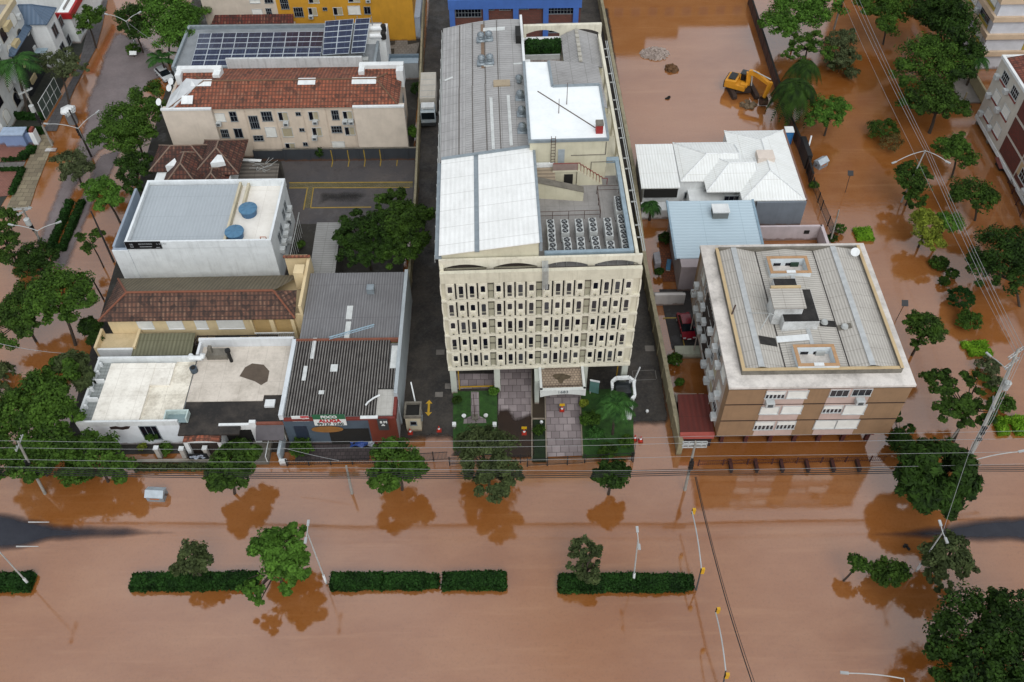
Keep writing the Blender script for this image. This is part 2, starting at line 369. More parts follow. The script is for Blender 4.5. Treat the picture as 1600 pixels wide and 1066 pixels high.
soft_sheet('street', pxpoly([(150, 243), (195, 228), (182, 262), (158, 302), (136, 350), (114, 408), (92, 440), (80, 410), (105, 345), (135, 285)]), .056, M_setts, soft=1.0)
soft_sheet('avenue', pxpoly([(-420, 800), (-90, 790), (30, 800), (90, 816), (190, 820), (300, 832), (190, 843), (80, 850), (30, 862), (-90, 872), (-420, 850)], .03), .03, M_ave, soft=1.4, cell=.35)
soft_sheet('avenue', pxpoly([(1345, 836), (1440, 822), (1500, 812), (1560, 803), (1690, 796), (1980, 815), (1980, 838), (1690, 856), (1560, 850), (1500, 852), (1440, 846)], .03), .03, M_ave, soft=1.4, cell=.35)
M_dash = plain('worn lane paint', '#b9b6b2', .7)
for (x0, x1, y) in ((44, 77, 816), (25, 60, 854)):
    sheet('lane_marking', pxpoly([(x0, y - 1.1), (x1, y - .6), (x1, y + .6), (x0, y + 1.1)], .04), .04, M_dash)
# city block left of the alley
M_soil = asphalt('damp yard ground', '#26231f', .3, '#3b3830')
sheet('yard', [(-50.5, 57.6), (-14.0, 57.6), (-14.6, 158), (-57, 158), (-54, 110)], .045, M_soil)
M_lot = asphalt('grey parking asphalt', '#403e40', .5, '#57504c')
sheet('parking_lot', pxpoly([(438, 246), (648, 246), (650, 330), (640, 350), (462, 350)], .06), .06, M_lot)
M_yel = plain('yellow line paint', '#9a8030', .7); M_cobk = pavers('mossy paver strip', '#6b6248', '#57502f', '#3b382c', (.5, .25))
sheet('paver_strip', pxpoly([(452, 286), (645, 285), (645, 293), (452, 294)], .07), .07, M_cobk)
sheet('paver_strip', pxpoly([(480, 293), (489, 293), (484, 325), (473, 325)], .07), .075, M_cobk)
for a in ([(452, 285), (645, 284), (645, 285.3), (452, 286.3)], [(452, 293.2), (482, 293), (482, 294.2), (452, 294.4)], [(488, 293), (640, 292.5), (640, 293.7), (488, 294.2)], [(479.5, 294), (481, 294), (475, 328), (473.5, 328)], [(489, 294), (490.5, 294), (486, 325), (484.5, 325)], [(485, 324), (580, 323), (580, 324.5), (485, 325.5)]):
    sheet('parking_marking', pxpoly(a, .08), .08, M_yel)
soft_sheet('puddle_stain', pxpoly([(495, 296), (560, 293), (590, 300), (560, 322), (490, 323)], .085), .085, softmat('damp stain on the lot', '#191a1b', '#262524', .45, nsc=.5, namp=1.0), soft=3.0, cell=.5)
# the west side beyond the street
sheet('yard', pxpoly([(-120, -40), (170, -40), (150, 45), (120, 95), (60, 205), (30, 275), (0, 325), (-120, 325)], .03), .03, asphalt('dark west garden soil', '#1d211b', .2, '#333329'))
M_slab = pavers('buff slab pavement', '#8c8169', '#6e6350', '#3f392e', (1.2, .9))
sheet('pavement', pxpoly([(66, 205), (84, 222), (73, 250), (57, 290), (46, 325), (10, 325), (28, 285), (46, 245)], .10), .10, M_slab)
sheet('pavement', pxpoly([(150, 0), (168, 0), (160, 40), (150, 75), (118, 135), (98, 180), (88, 205), (66, 205), (98, 150), (122, 105), (136, 50)], .10), .104, pavers('grey slab pavement', '#5a5758', '#4b494a', '#2e2c2b', (1.0, 1.0)))
M_pink = pavers('pink driveway', '#8d5d4f', '#7d5044', '#54382f', (.4, .2))
sheet('driveway', pxpoly([(-60, 222), (46, 228), (38, 252), (-60, 255)], .07), .07, M_pink)
sheet('driveway', pxpoly([(-60, 268), (26, 268), (15, 306), (-60, 312)], .07), .075, M_pink)
sheet('path', pxpoly([(-60, 256), (40, 253), (34, 266), (-60, 267)], .07), .08, pavers('garden path slabs', '#6f6b68', '#5f5c59', '#3d3b39'))
# office forecourt
M_lawn = grassmat('wet lawn', '#16300c', '#335a1d')
M_pave = pavers('pink grey forecourt slabs', '#9a8f8f', '#73696a', '#4a4241', (.95, .95))
sheet('lawn', pxpoly([(708, 612), (777, 610), (777, 700), (708, 702)], .12), .12, M_lawn)
sheet('path', pxpoly([(736, 612), (748, 612), (749, 650), (759, 655), (760, 661), (724, 662), (725, 655), (736, 650)], .13), .135, M_pave)
sheet('driveway', pxpoly([(779, 570), (831, 570), (830, 712), (778, 714)], .12), .125, M_pave)
soft_sheet('mud', pxpoly([(776, 640), (797, 636), (806, 652), (834, 644), (834, 716), (776, 716)], .13), .14, softmat('wet brown silt', '#21140e', '#33231a', .5, thr=.32, nsc=.6), soft=1.0, cell=.4, hard=(3, 4, 5))
sheet('planting_bed', pxpoly([(831, 585), (850, 585), (851, 655), (831, 655)], .12), .13, asphalt('brown bed soil', '#2b2117', .1, '#3d3322'))
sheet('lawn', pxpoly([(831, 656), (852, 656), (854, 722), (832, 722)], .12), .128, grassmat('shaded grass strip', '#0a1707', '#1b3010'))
sheet('path', pxpoly([(850, 600), (905, 598), (911, 712), (853, 714)], .12), .132, M_pave)
sheet('lawn', pxpoly([(905, 610), (988, 606), (991, 712), (910, 716)], .12), .122, M_lawn)
sheet('driveway', pxpoly([(712, 584), (776, 584), (776, 606), (712, 608)], .12), .11, M_pave)
for a in ([(830, 570), (831.5, 570), (832, 720), (830.5, 720)], [(850, 585), (851.5, 585), (855, 722), (853, 722)], [(831, 655), (851, 655), (851, 656.5), (831, 656.5)], [(905, 600), (906.5, 600), (911, 712), (909, 712)]):
    MB().prism(pxpoly(a), .05, .3).build('kerb', plain('pale kerb stone', '#8a7f70', .8), kind='structure')
# arrows and lines in the alley
def arrow(px, py, L=2.3):
    x, y = at(px, py); h = L / 2; w = .13
    pts = [(x, y + h), (x - .42, y + h - .55), (x - w, y + h - .5), (x - w, y - h + .5), (x - .42, y - h + .55), (x, y - h), (x + .42, y - h + .55), (x + w, y - h + .5), (x + w, y + h - .5), (x + .42, y + h - .55)]
    MB().quad(*[(a, b, .064) for a, b in pts]).build('arrow_marking', plain('yellow arrow paint', '#b8921f', .7), kind='structure')
arrow(670, 638)
M_wh = plain('worn white line paint', '#6d6a66', .8)
for a in ([(988, 579.5), (1022, 578), (1022, 578.8), (988, 580.3)], [(990, 594), (1025, 592.5), (1025, 593.3), (990, 594.8)], [(1023, 579), (1024.2, 579), (1026.5, 592), (1025.3, 592)], [(987.6, 580), (988.6, 580), (990.4, 594), (989.4, 594)]):
    sheet('lane_marking', pxpoly(a), .064, M_wh)
M_lid = plain('pale manhole lid', '#6f6a64', .8)
for px, py, s in ((686, 617, .45), (688, 551, .5), (702, 604, .5), (1015, 545, .55)):
    x, y = at(px, py); MB().box(x - s, x + s, y - s * .8, y + s * .8, .05, .075).build('manhole_cover', M_lid, kind='structure')
# court beside the tan block
sheet('court', pxpoly([(1030, 452), (1100, 452), (1112, 548), (1050, 546)], .06), .06, asphalt('dark court asphalt', '#232122', .5, '#39332f'))
for a in ([(1036, 496.5), (1060, 496), (1060, 497.6), (1036, 498)], [(1059, 496), (1060.5, 496), (1071, 545), (1069.5, 545)]):
    sheet('parking_marking', pxpoly(a), .07, M_yel)
sheet('patio', pxpoly([(1028, 366), (1058, 366), (1064, 440), (1036, 440)], .07), .07, pavers('orange brick patio', '#7a3f1a', '#5f2f14', '#38200f', (.4, .4)))
# ------------------------------------------------------------------ shared wall and roof materials
M_cream = paint('cream office paint', '#cbc6b2', '#7d7662', .5)
M_cream2 = paint('pale yellow plaster', '#c2bda6', '#86805f', .35)
M_cream3 = paint('cream precast panel', '#d3cebc', '#857d66', .6)
M_white = paint('white wall paint', '#d8dbdb', '#8a8f8f', .4)
M_dark = plain('dark recess', '#15130f', .9)
M_glass = glass(); M_glass2 = plain('grey lower sash', '#4e4e4c', .35)
M_fib = corrugated('grey fibre cement sheets', '#a3a2a1', '#565452', pitch=.35, sheet=(1, 1.9), dirt=.55, axis=0, ridge=.3)
M_wroof = corrugated('white coated metal roof', '#e8e9e7', '#96958f', pitch=.5, sheet=(1, 2.6), dirt=.36, rough=.5, axis=0, ridge=.12, bump=.3)
M_wmem = flatroof('white membrane roof', '#e6eaea', '#aab0b0', .3, .35, .6)
M_galv = plain('galvanised steel', '#8a949a', .45, metal=.3)
M_duct = plain('blue grey sheet duct', '#8a9ca6', .5, metal=.1)
M_steel = plain('weathered pale steel', '#a9acaa', .5)
M_pipe = plain('rusty dark pipe', '#4d3a33', .7)
M_terr = flatroof('grey terrace slabs', '#8c8986', '#5b5855', .6, .5, .8, seam=1.6)
M_conc = flatroof('stained concrete', '#6f6a60', '#2e2a24', .8, .8)
M_black = plain('black bitumen', '#14120f', .8, .25)
M_red = plain('red paint', '#8f1f1c', .6)
# ------------------------------------------------------------------ the office block
OX, OY, ORZ = -7.15, 65.4, R(1.25)
def LM(px, py, z):
    x, y = at(px, py, z); x -= OX; y -= OY; c, s = math.cos(-ORZ), math.sin(-ORZ); return (c * x - s * y, s * x + c * y)
def LW(x, y, z=0):
    c, s = math.cos(ORZ), math.sin(ORZ); return (OX + c * x - s * y, OY + s * x + c * y, z)
B = thing('office_building', 'long cream five storey office block with arched parapet and white roof at the centre', 'office building', (OX, OY, 0), ORZ, local=True)
FW = 20.4; Z0 = 4.55; FH = 2.765
def WZ(f): return 6.22 + FH * f
m = MB(); m.box(0, FW, .35, 43.8, Z0, 18.6).box(-.05, FW + .05, -.04, .42, 18.55, 19.95)
m.box(0, FW, 42.5, 43.8, 18.6, 19.2)
m.box(0, .35, .42, 16.2, 18.6, 20.2).box(0, FW, .35, .8, 18.6, 19.5)
m.build('wall', M_cream, B)
m = MB()
for f in range(6): m.box(-.12, FW + .12, -.03, .34, WZ(f) - 1.52, WZ(f) - 1.26) if f < 5 else None
m.box(-.1, FW + .1, -.08, .36, Z0 - .12, Z0 + .18); m.build('floor_band', M_cream3, B)
# bays: precast window panels, repeated
def panel(tall):
    p = MB(); w, h = .475, 1.2
    p.box(-w, w, -.10, .36, -h, h); p.box(-w + .1, w - .1, -.17, -.10, -h + .12, h - .1)
    if not tall: p.box(-.3, .3, -.3, -.17, -.42, -.2)
    wd = p.build('window', M_cream3, B)
    g = MB(); zt, zb = (.86, -.78) if tall else (.8, -.06); gw = .225
    arc = [(-gw, zb)] + [(gw, zb)] + [(gw, zt - .07), (gw * .6, zt - .015), (0, zt), (-gw * .6, zt - .015), (-gw, zt - .07)]
    if tall:
        g.extrude([(-gw, -.3)] + [(gw, -.3)] + arc[2:], 'y', -.19, -.10); g.cur = 1; g.box(-gw, gw, -.2, -.10, -.78, -.36); g.cur = 2; g.box(-gw, gw, -.22, -.10, -.36, -.3)
    else:
        g.extrude(arc, 'y', -.19, -.10); g.cur = 2; g.box(-.13, .13, -.31, -.2, -.98, -.72); g.cur = 1; g.box(-.08, .08, -.315, -.3, -.98, -.78)
    gp = g.build('pane', [M_glass, M_glass2, M_cream2], wd)
    return wd
PT, PS = panel(True), panel(False)
XS = [.86 + 4.99 * b + 1.127 * i for b in range(4) for i in range(4)]
first = {0: True, 1: True}; PV = {}; M_curt = plain('glass with drawn blind', '#34373d', .35)
for f in range(5):
    for k, X in enumerate(XS):
        tall = (k % 4 in (1, 2)) == (f % 2 == 0); src = PT if tall else PS
        if first[tall]: w = src; first[tall] = False
        else: w = copy_tree(src, B)
        w.location = (X, .12, WZ(f))
        if random.random() < .14:
            p = [c for c in w.children][0]; d = 'net' if tall else 'blind'
            if d not in PV: PV[d] = p.data.copy(); PV[d].materials[0] = M_curt
            p.data = PV[d]
m = MB()
for f in range(5):
    for k in range(len(XS) - 1):
        x = (XS[k] + XS[k + 1]) / 2; w = .1 if XS[k + 1] - XS[k] < 1.3 else 0
        if w: m.box(x - .085, x + .085, .12, .345, WZ(f) - 1.2, WZ(f) + 1.15)
m.build('slot', M_dark, B)
for f in range(5):
    for k in (3, 7, 11):
        x = (XS[k] + XS[k + 1]) / 2; c = WZ(f)
        MB().box(x - .38, x + .38, .22, .36, c - 1.2, c + 1.2).box(x - .3, x - .2, .05, .2, c - 1.15, c - 1.02).box(x + .2, x + .3, .05, .2, c - 1.15, c - 1.02).build('bay_panel', paint('grey green bay panel', '#a09d88', '#5d5a4b', .5), B)
        mm = MB()
        for xx in (x - .33, x + .33): mm.tube((xx, .1, c - 1.2), (xx, .1, c + 1.2), .045, n=5)
        for zz in (c - .1, c + .95): mm.tube((x - .33, .1, zz), (x + .33, .1, zz), .035, n=5)
        mm.build('drain_frame', M_dark if k != 11 else M_pipe, B)
for s, x0 in ((-1, 0), (1, FW)):
    for f in range(5):
        c = WZ(f); m = MB()
        a, b = (x0 - .55, x0) if s < 0 else (x0, x0 + .55)
        prof = [(0, c - 1.3), (.1 * s, c - 1.1), (.16 * s, c - .6), (.18 * s, c), (.16 * s, c + .7), (.08 * s, c + 1.05), (0, c + 1.2)]
        for yy in [.2 + 2.6 * i for i in range(17)]: m.extrude([(x0 + u, z) for u, z in prof], 'y', yy, yy + 1.0)
        m.build('side_fin', M_cream3, B); MB().box(min(x0, x0 + s * .04), max(x0, x0 + s * .04), .5, 43, c - .8, c + .6).build('side_window_strip', M_glass, B)
# parapet arcade: front
def arcade(p0, p1, n, z0, zs, za, zt, th, pier, extra=None):
    """arched beam from p0 to p1 (local xy), n arches springing at zs and rising to za"""
    p0 = Vector(p0); p1 = Vector(p1); d = (p1 - p0); L = d.length; d.normalize(); nn = Vector((-d.y, d.x)); m = MB(); bay = L / n
    for i in range(n):
        u0 = i * bay; pts = [u0, u0 + pier] + [u0 + pier + (bay - 2 * pier) * t / 12 for t in range(1, 12)] + [u0 + bay - pier, u0 + bay]
        zz = [z0, zs] + [zs + (za - zs) * (1 - ((t - 6) / 6) ** 2) for t in range(1, 12)] + [zs, z0]
        for j in range(len(pts) - 1):
            ua, ub = pts[j], pts[j + 1]; a, b = (z0, z0) if j in (0, len(pts) - 2) else (zz[j], zz[j + 1])
            q = [p0 + d * ua, p0 + d * ub, p0 + d * ub + nn * th, p0 + d * ua + nn * th]
            m.prism([(v.x, v.y) for v in q], [a, b, b, a], zt)
    return m
arcade((-.1, .95), (FW + .1, .95), 4, 19.5, 19.75, 20.25, 20.85, .3, .35).build('front_arcade', M_cream3, B)
MB().box(.1, FW - .1, .42, .95, 19.2, 19.55).build('gutter_ledge', flatroof('mossy gutter ledge', '#453a33', '#241c19', .8, .9), B)
arcade((FW - .25, 1.3), (FW - .25, 42), 9, 18.6, 19.9, 20.3, 20.85, .35, .5).build('side_arcade', M_cream3, B)
x0, y0 = LM(818, 46, 21); x1, y1 = LM(938, 42, 21)
arcade((x0, y1), (FW, y1), 2, 18.6, 20.2, 20.75, 21.35, .5, .35).build('rear_arcade', M_cream3, B)
MB().box(.35, 10.0, 1.26, 1.36, 19.5, 20.5).build('gutter_back', flatroof('dark gutter wall', '#3a312b', '#1c1613', .8, .9), B)  # dark sheet added behind the left arches so their openings come out dark
# terrace, white roof over the front hall
MB().box(9.9, FW - .3, 1.2, 16.2, 18.25, 18.62).build('terrace_floor', M_terr, B)
m = MB(); xl, xr, yf, yb = -.05, 10.05, 1.25, 16.35; zl, zr = 21.35, 22.75
sl = lambda x: zl + (zr - zl) * (x - xl) / (xr - xl)
m.prism([(xl + .25, yf + .2), (xr - .05, yf + .2), (xr - .05, yb - .1), (xl + .25, yb - .1)], 18.6, [sl(xl) - .12, sl(xr) - .12, sl(xr) - .12, sl(xl) - .12]); m.build('hall_wall', M_cream2, B)
for a, b in ((xl, 3.55), (4.05, xr)):
    MB().prism([(a, yf), (b, yf), (b, yb), (a, yb)], [sl(a) - .1, sl(b) - .1, sl(b) - .1, sl(a) - .1], [sl(a), sl(b), sl(b), sl(a)]).build('white_roof', M_wroof, B)
MB().prism([(3.55, yf), (4.05, yf), (4.05, yb), (3.55, yb)], [sl(3.5) - .2] * 4, [sl(3.5) - .03] * 4).build('roof_gutter', M_galv, B)
m = MB(); m.box(xr, xr + .3, yf, yb, sl(xr) - 1.2, sl(xr) + .02); m.box(-.5, 0.2, 1.2, 16.3, 20.85, 20.98); m.build('gutter', M_galv, B)
MB().prism([(xl, yb), (xr, yb), (xr, yb + .35), (xl, yb + .35)], 20.5, [sl(xl) + .15, sl(xr) + .15, sl(xr) + .15, sl(xl) + .15]).build('roof_flashing', M_galv, B)
# grey barrelled roof behind
m = MB(); n = 10; X0, X1 = -.35, 9.75; ya, yb2 = 16.7, 44.4
zz = lambda t: 20.75 + 1.15 * math.sin(t * math.pi * .62) 
for i in range(n):
    a, b = i / n, (i + 1) / n; xa, xb = X0 + (X1 - X0) * a, X0 + (X1 - X0) * b
    m.prism([(xa, ya), (xb, ya), (xb, yb2), (xa, yb2)], [zz(a) - .1, zz(b) - .1, zz(b) - .1, zz(a) - .1], [zz(a), zz(b), zz(b), zz(a)])
m.build('grey_roof', corrugated('weathered grey roof', '#a5a4a3', '#5f5d5b', pitch=.42, sheet=(1, 1.7), dirt=.5, axis=1, ridge=.28), B)
rz = lambda x: zz((x - X0) / (X1 - X0))
m = MB()
for X in (1.9, 3.5, 5.05, 6.6): 
    for yy0, yy1 in ((ya + .2, 30.2), (30.2, 44.2)): m.beam((X, yy0, rz(X) + .02), (X + random.uniform(-.08, .08), yy1, rz(X) + .02), .09, .06)
m.build('roof_seam', plain('dark roof seam', '#5b5651', .9), B)
m = MB(); M_trans = plain('milky roof light', '#c5c8c6', .4)
for px0, py0, px1, py1 in ((767, 152, 771, 233), (794, 149, 799, 228)):
    a = LM(px0, py0, 21.9); b = LM(px1, py1, 21.9); m.beam((a[0], a[1], rz(a[0]) + .04), (b[0], b[1], rz(b[0]) + .04), .36, .06)
m.build('roof_light', M_trans, B)
for px0, px1, py, w in ((755, 789, 47.5, .8), (756, 816, 104, .3), (694, 707, 117, .25)):
    a = LM(px0, py, 21.7); b = LM(px1, py - (0 if w == .8 else 3), 21.7); MB().beam((a[0], a[1], rz(a[0]) + .05), (b[0], b[1], rz(b[0]) + .05), w, .06).build('roof_patch', M_trans, B)
MB().box(6.0, 8.0, 29.3, 30.5, 21.6, 22.05).build('roof_hatch', paint('tan hatch cover', '#a2937c', '#6a5a45', .5), B)
m = MB(); m.box(4.6, 5.1, 33.5, 43.5, rz(4.8) - .05, rz(4.8) + .06); m.build('ridge_stain_strip', plain('rust brown ridge strip', '#7a6553', .9), B)
m = MB(); m.box(9.7, 10.0, 29.5, 44.6, 20.5, 22.35); m.box(9.7, 9.95, 16.5, 29.5, 20.5, 22.3); m.build('roof_parapet', M_white, B)
MB().box(9.0, 9.65, 38.6, 41, 21.7, 22.9).build('roof_box', M_black, B)
# turbine vents on the grey roof
def vent(X, Y, z, base=True):
    v = MB()
    if base: v.box(X - .55, X + .55, Y - .5, Y + .5, z - .2, z + .12)
    v.cyl(X, Y, z + .1, z + .45, .3, .3, 12); q = []
    for i, (r, h) in enumerate(((.34, .45), (.46, .6), (.48, .78), (.4, .95), (.2, 1.05), (.02, 1.07))):
        if i: v.tube((X, Y, z + q[1]), (X, Y, z + h), q[0], r, 14)
        q = (r, h)
    return v.build('turbine_vent', M_galv, B, smooth=True)
for px, py in ((751, 54), (763.5, 53.5), (752, 90), (765, 89.5)):
    a = LM(px, py, 22.6); vent(a[0], a[1], rz(a[0]) + .15)
for px, py in ((811, 122), (812.5, 146), (815, 171), (816, 197)):
    a = LM(px, py, 22.6); vent(a[0], a[1], rz(a[0]) + .05, px != 811)
# raised machine hall with white roof
hx0, hx1 = 9.75, 18.25; hy0 = 15.9; HZ = 24.0
def LP(pts, z): return [LM(x, y, z) for x, y in pts]
roofpoly = [(hx0, hy0), (hx1, hy0), (hx1, LM(941, 133, HZ)[1]), (LM(863, 136, HZ)[0], LM(863, 136, HZ)[1]), (LM(857, 97, HZ)[0], LM(857, 97, HZ)[1]), (hx0, LM(821, 97, HZ)[1])]
MB().prism(roofpoly, 18.6, HZ - .12).build('machine_hall_wall', M_cream2, B)
MB().prism(roofpoly, HZ - .12, HZ).build('machine_hall_roof', M_wmem, B)
m = MB()
m.box(hx0 - .12, hx1 + .1, hy0 - .14, hy0 + .1, HZ - .22, HZ + .1); m.box(hx1 - .1, hx1 + .16, hy0 + .1, roofpoly[2][1], HZ - .22, HZ + .12); m.box(hx0 - .2, hx0 + .12, hy0 + .1, roofpoly[5][1], HZ - .3, HZ + .14)
m.beam((roofpoly[2][0], roofpoly[2][1], HZ + .05), (roofpoly[3][0], roofpoly[3][1], HZ + .05), .3, .3); m.beam((roofpoly[3][0], roofpoly[3][1], HZ + .05), (roofpoly[4][0], roofpoly[4][1], HZ + .05), .3, .3)
m.build('roof_trim', M_galv, B)
c = LM(936, 206, HZ); m = MB(); m.box(c[0] - .38, c[0] + .38, c[1] - .38, c[1] + .38, HZ, HZ + 1.05); ch = m.build('chimney', M_red, B)
MB().box(c[0] - .42, c[0] + .42, c[1] - .42, c[1] + .42, HZ + 1.05, HZ + 1.3).build('chimney_cap', M_conc, ch)
m = MB()
for px, py, h in ((873, 177, 1.9), (885.5, 163, 2.8)): a = LM(px, py, HZ); m.tube((a[0], a[1], HZ), (a[0], a[1], HZ + h), .05, .03)
m.build('antenna', M_pipe, B); a = LM(840, 143, HZ); b = LM(930, 200, HZ)
MB().beam((a[0], a[1], HZ + .03), (b[0], b[1], HZ + .03), .1, .06).build('roof_cable', M_pipe, B)
a = LM(886, 137, HZ); b = LM(885.5, 163, HZ + .1)
# door and ladder on the hall front
dx = LM(877, 250, 21.5)[0]
MB().box(dx - .36, dx + .36, hy0 - .09, hy0 + .05, 20.85, 22.75).build('door', plain('pale grey door', '#9aa3a8', .5), B)
m = MB()
for xx in (dx - 1.15, dx - .7): m.tube((xx, hy0 - .25, 20.6), (xx, hy0 - .25, 24.7), .035)
for k in range(10): m.tube((dx - 1.15, hy0 - .25, 20.8 + .4 * k), (dx - .7, hy0 - .25, 20.8 + .4 * k), .03)
m.build('ladder', M_pipe, B)
m = MB(); m.path([(14.3, hy0 - .06, 21.9), (18.1, hy0 - .06, 21.9), (18.1, hy0 - .06, 23.6)], .05, 5); m.path([(16.6, hy0 - .06, 18.7), (16.6, hy0 - .06, 20.9), (19, hy0 - .06, 20.9)], .045, 5); m.build('conduit', M_conc, B)
# landing, stair with red rail, lean-to and sloping stair enclosure
lx0, lx1 = dx - 1.0, dx + 1.75; st = MB(); st.box(lx0, lx1, hy0 - 1.25, hy0 - .1, 20.55, 20.8)
for k in range(8): st.box(lx1 + .36 * k, lx1 + .36 * (k + 1), hy0 - 1.25, hy0 - .1, 18.62, 20.7 - .28 * k)
st.build('stair', M_cream2, B)
MB().box(lx0 + .1, lx1 - .05, hy0 - 1.05, hy0 - .4, 18.62, 20.5).build('under_stair_wall', M_cream2, B)
MB().box(lx0 + 1.3, lx0 + 2.3, hy0 - 1.1, hy0 - 1.04, 18.62, 20.1).build('under_stair_opening', M_dark, B)
m = MB(); yy = hy0 - 1.22
m.path([(lx0, yy, 21.75), (lx1, yy, 21.75)], .05, 5)
for k in range(8): m.path([(lx1 + .36 * k, yy, 21.75 - .28 * k), (lx1 + .36 * k + .2, yy, 21.75 - .28 * k), (lx1 + .36 * (k + 1), yy, 21.75 - .28 * (k + 1))], .05, 5); m.tube((lx1 + .36 * k, yy, 20.7 - .28 * k), (lx1 + .36 * k, yy, 21.75 - .28 * k), .03, n=5)
m.path([(lx1 + 2.88, yy, 19.5), (lx1 + 3.4, yy, 19.5), (lx1 + 3.4, yy, 18.62)], .045, 5)
m.build('stair_railing', plain('oxide red rail', '#7c2a25', .6), B)
MB().box(lx0, lx1, yy - .02, yy + .02, 20.8, 21.7).build('railing_mesh', plain('dusty pink mesh', '#8a7770', .8), B)
a0, a1 = 9.95, dx - .75
MB().prism([(a0, hy0 - 2.9), (a1, hy0 - 2.9), (a1, hy0 - .1), (a0, hy0 - .1)], 18.62, [20.3, 20.3, 20.75, 20.75]).build('lean_to_roof', corrugated('tan corrugated lean to', '#a3937d', '#5c5145', pitch=.5, sheet=(1, 9), axis=1, ridge=.6), B)
MB().box(a0, a1, hy0 - .5, hy0 - .12, 20.7, 21.1).build('lean_to_flashing', M_white, B)
e0 = 10.2; e1 = LM(910, 300, 19)[0]; ey = LM(842, 309, 18.7)[1]
MB().prism([(e0, ey), (e1, ey - .7), (e1, ey + .1), (e0, ey + .9)], 18.62, [20.9, 19.9, 19.9, 20.9]).build('stair_enclosure', M_cream2, B)
MB().prism([(e0 - .1, ey - .08), (e1 + .05, ey - .8), (e1 + .05, ey + .15), (e0 - .1, ey + .95)], [20.92, 19.92, 19.92, 20.92], [21.0, 20.0, 20.0, 21.0]).build('stair_enclosure_roof', M_conc, B)
def railing(pts, z, h, step=1.4, mat=None, r=.035):
    m = MB()
    for (xa, ya_), (xb, yb_) in zip(pts[:-1], pts[1:]):
        L = math.hypot(xb - xa, yb_ - ya_); k = max(1, int(L / step))
        for hh in (h, h * .5): m.tube((xa, ya_, z + hh), (xb, yb_, z + hh), r, n=5)
        for i in range(k + 1): t = i / k; m.tube((xa + (xb - xa) * t, ya_ + (yb_ - ya_) * t, z), (xa + (xb - xa) * t, ya_ + (yb_ - ya_) * t, z + h), r, n=5)
    return m.build('railing', mat or M_pipe, B)
ry = LM(880, 343, 18.6)[1]; rx = LM(936, 330, 18.6)[0]
railing([(10.2, ry), (rx, ry)], 18.62, 1.15); railing([(rx, ry + .2), (rx, ry + 4.0), (FW - .9, ry + 4.0)], 18.62, 1.15)
# duct run round the plant terrace, pipes and brackets outside
m = MB(); dz = 20.75
m.box(FW - 1.15, FW - .72, 1.55, 16.6, dz - .25, dz + .2); m.box(10.6, FW - 1.15, 1.55, 1.95, dz - .25, dz + .15); m.box(18.3, FW - .72, 15.9, 16.5, dz - .1, dz + .3); m.build('cable_duct', M_duct, B)
m = MB()
for k in range(9): m.tube((10.8 + k * 1.05, 1.75, 18.6), (10.8 + k * 1.05, 1.75, dz), .05, n=5)
for k in range(8): m.tube((FW - .95, 2 + k * 1.9, 18.6), (FW - .95, 2 + k * 1.9, dz), .05, n=5)
m.build('duct_post', M_steel, B)
m = MB()
for k in range(22):
    yy = 2.2 + k * 1.85
    if k % 3: m.box(FW - .05, FW + .55, yy, yy + .09, 20.3, 20.42)
for xx in (FW + .3, FW + .5): m.tube((xx, 2, 20.42), (xx, 41, 20.42), .06, n=6)
m.build('side_pipe', M_steel, B)
m = MB()
for xx in (-.45, -.3): m.tube((xx, 1.2, 20.9), (xx, 43.5, 20.7), .05, n=5)
for k in range(20): m.tube((-.5, 1.4 + k * 2.2, 20.2), (-.5, 1.4 + k * 2.2, 21.2), .035, n=5)
m.build('eave_pipe', M_steel, B)
m = MB()
for i in range(5): x = 10.35 + .13 * i; m.path([(x, .9, 20.5), (x, -.28, 20.2), (x, -.28, 17.6 - .1 * (i % 2))], .045, 6)
m.build('down_pipe', M_steel, B)
# small pitched roofs, paved roof garden at the back right
zb = 20.0
g = LM(901, 55, zb + .9); gl = LM(880, 64, zb); gr = LM(936, 60, zb); yfar = max(g[1], 43.0); ynear = LM(909, 106, zb)[1]; yleft = LM(880, 98, zb)[1]
rx_ = LM(905, 80, zb + .9)[0]; lx_ = LM(879, 80, zb)[0]; rr_ = LM(938, 85, zb)[0]
m = MB(); m.quad((lx_, 35.6, zb), (rx_, 35.6, zb + .9), (rx_, 43.3, zb + .9), (lx_, 43.3, zb)); m.quad((rx_, 35.6, zb + .9), (rr_, 35.6, zb), (rr_, 43.3, zb), (rx_, 43.3, zb + .9))
m.quad((lx_, 35.6, zb - .1), (lx_, 43.3, zb - .1), (rx_, 43.3, zb + .8), (rx_, 35.6, zb + .8)); m.quad((rx_, 35.6, zb + .8), (rx_, 43.3, zb + .8), (rr_, 43.3, zb - .1), (rr_, 35.6, zb - .1))
m.build('gable_roof', M_fib, B, fix=False); MB().box(lx_ + .1, rr_ - .1, 35.7, 43.2, 18.6, zb - .05).build('gable_room_wall', M_cream2, B)
m = MB()
for k in range(7): m.box(rx_ - .22, rx_ + .22, 35.7 + k * 1.08, 36.5 + k * 1.08, zb + .86, zb + 1.05)
m.build('ridge_cap', [flatroof('mottled ridge cap', '#a9a69c', '#5e5648', .7, 1.2)], B)
q = [LM(857, 93, 22.2), LM(936, 124, 20.6), LM(943, 134, 20.6), LM(863, 136, 22.2)]
q = [(q[3][0], roofpoly[3][1] + .2), (hx1 + 1.2, roofpoly[2][1] + .2), (hx1 + .9, 35.3), (q[0][0], q[0][1])]
MB().prism(q, [22.0, 20.6, 20.6, 22.0], [22.12, 20.72, 20.72, 22.12]).build('sloping_roof', M_fib, B); MB().prism(q, 18.6, [21.95, 20.55, 20.55, 21.95]).build('sloping_room_wall', M_cream2, B)
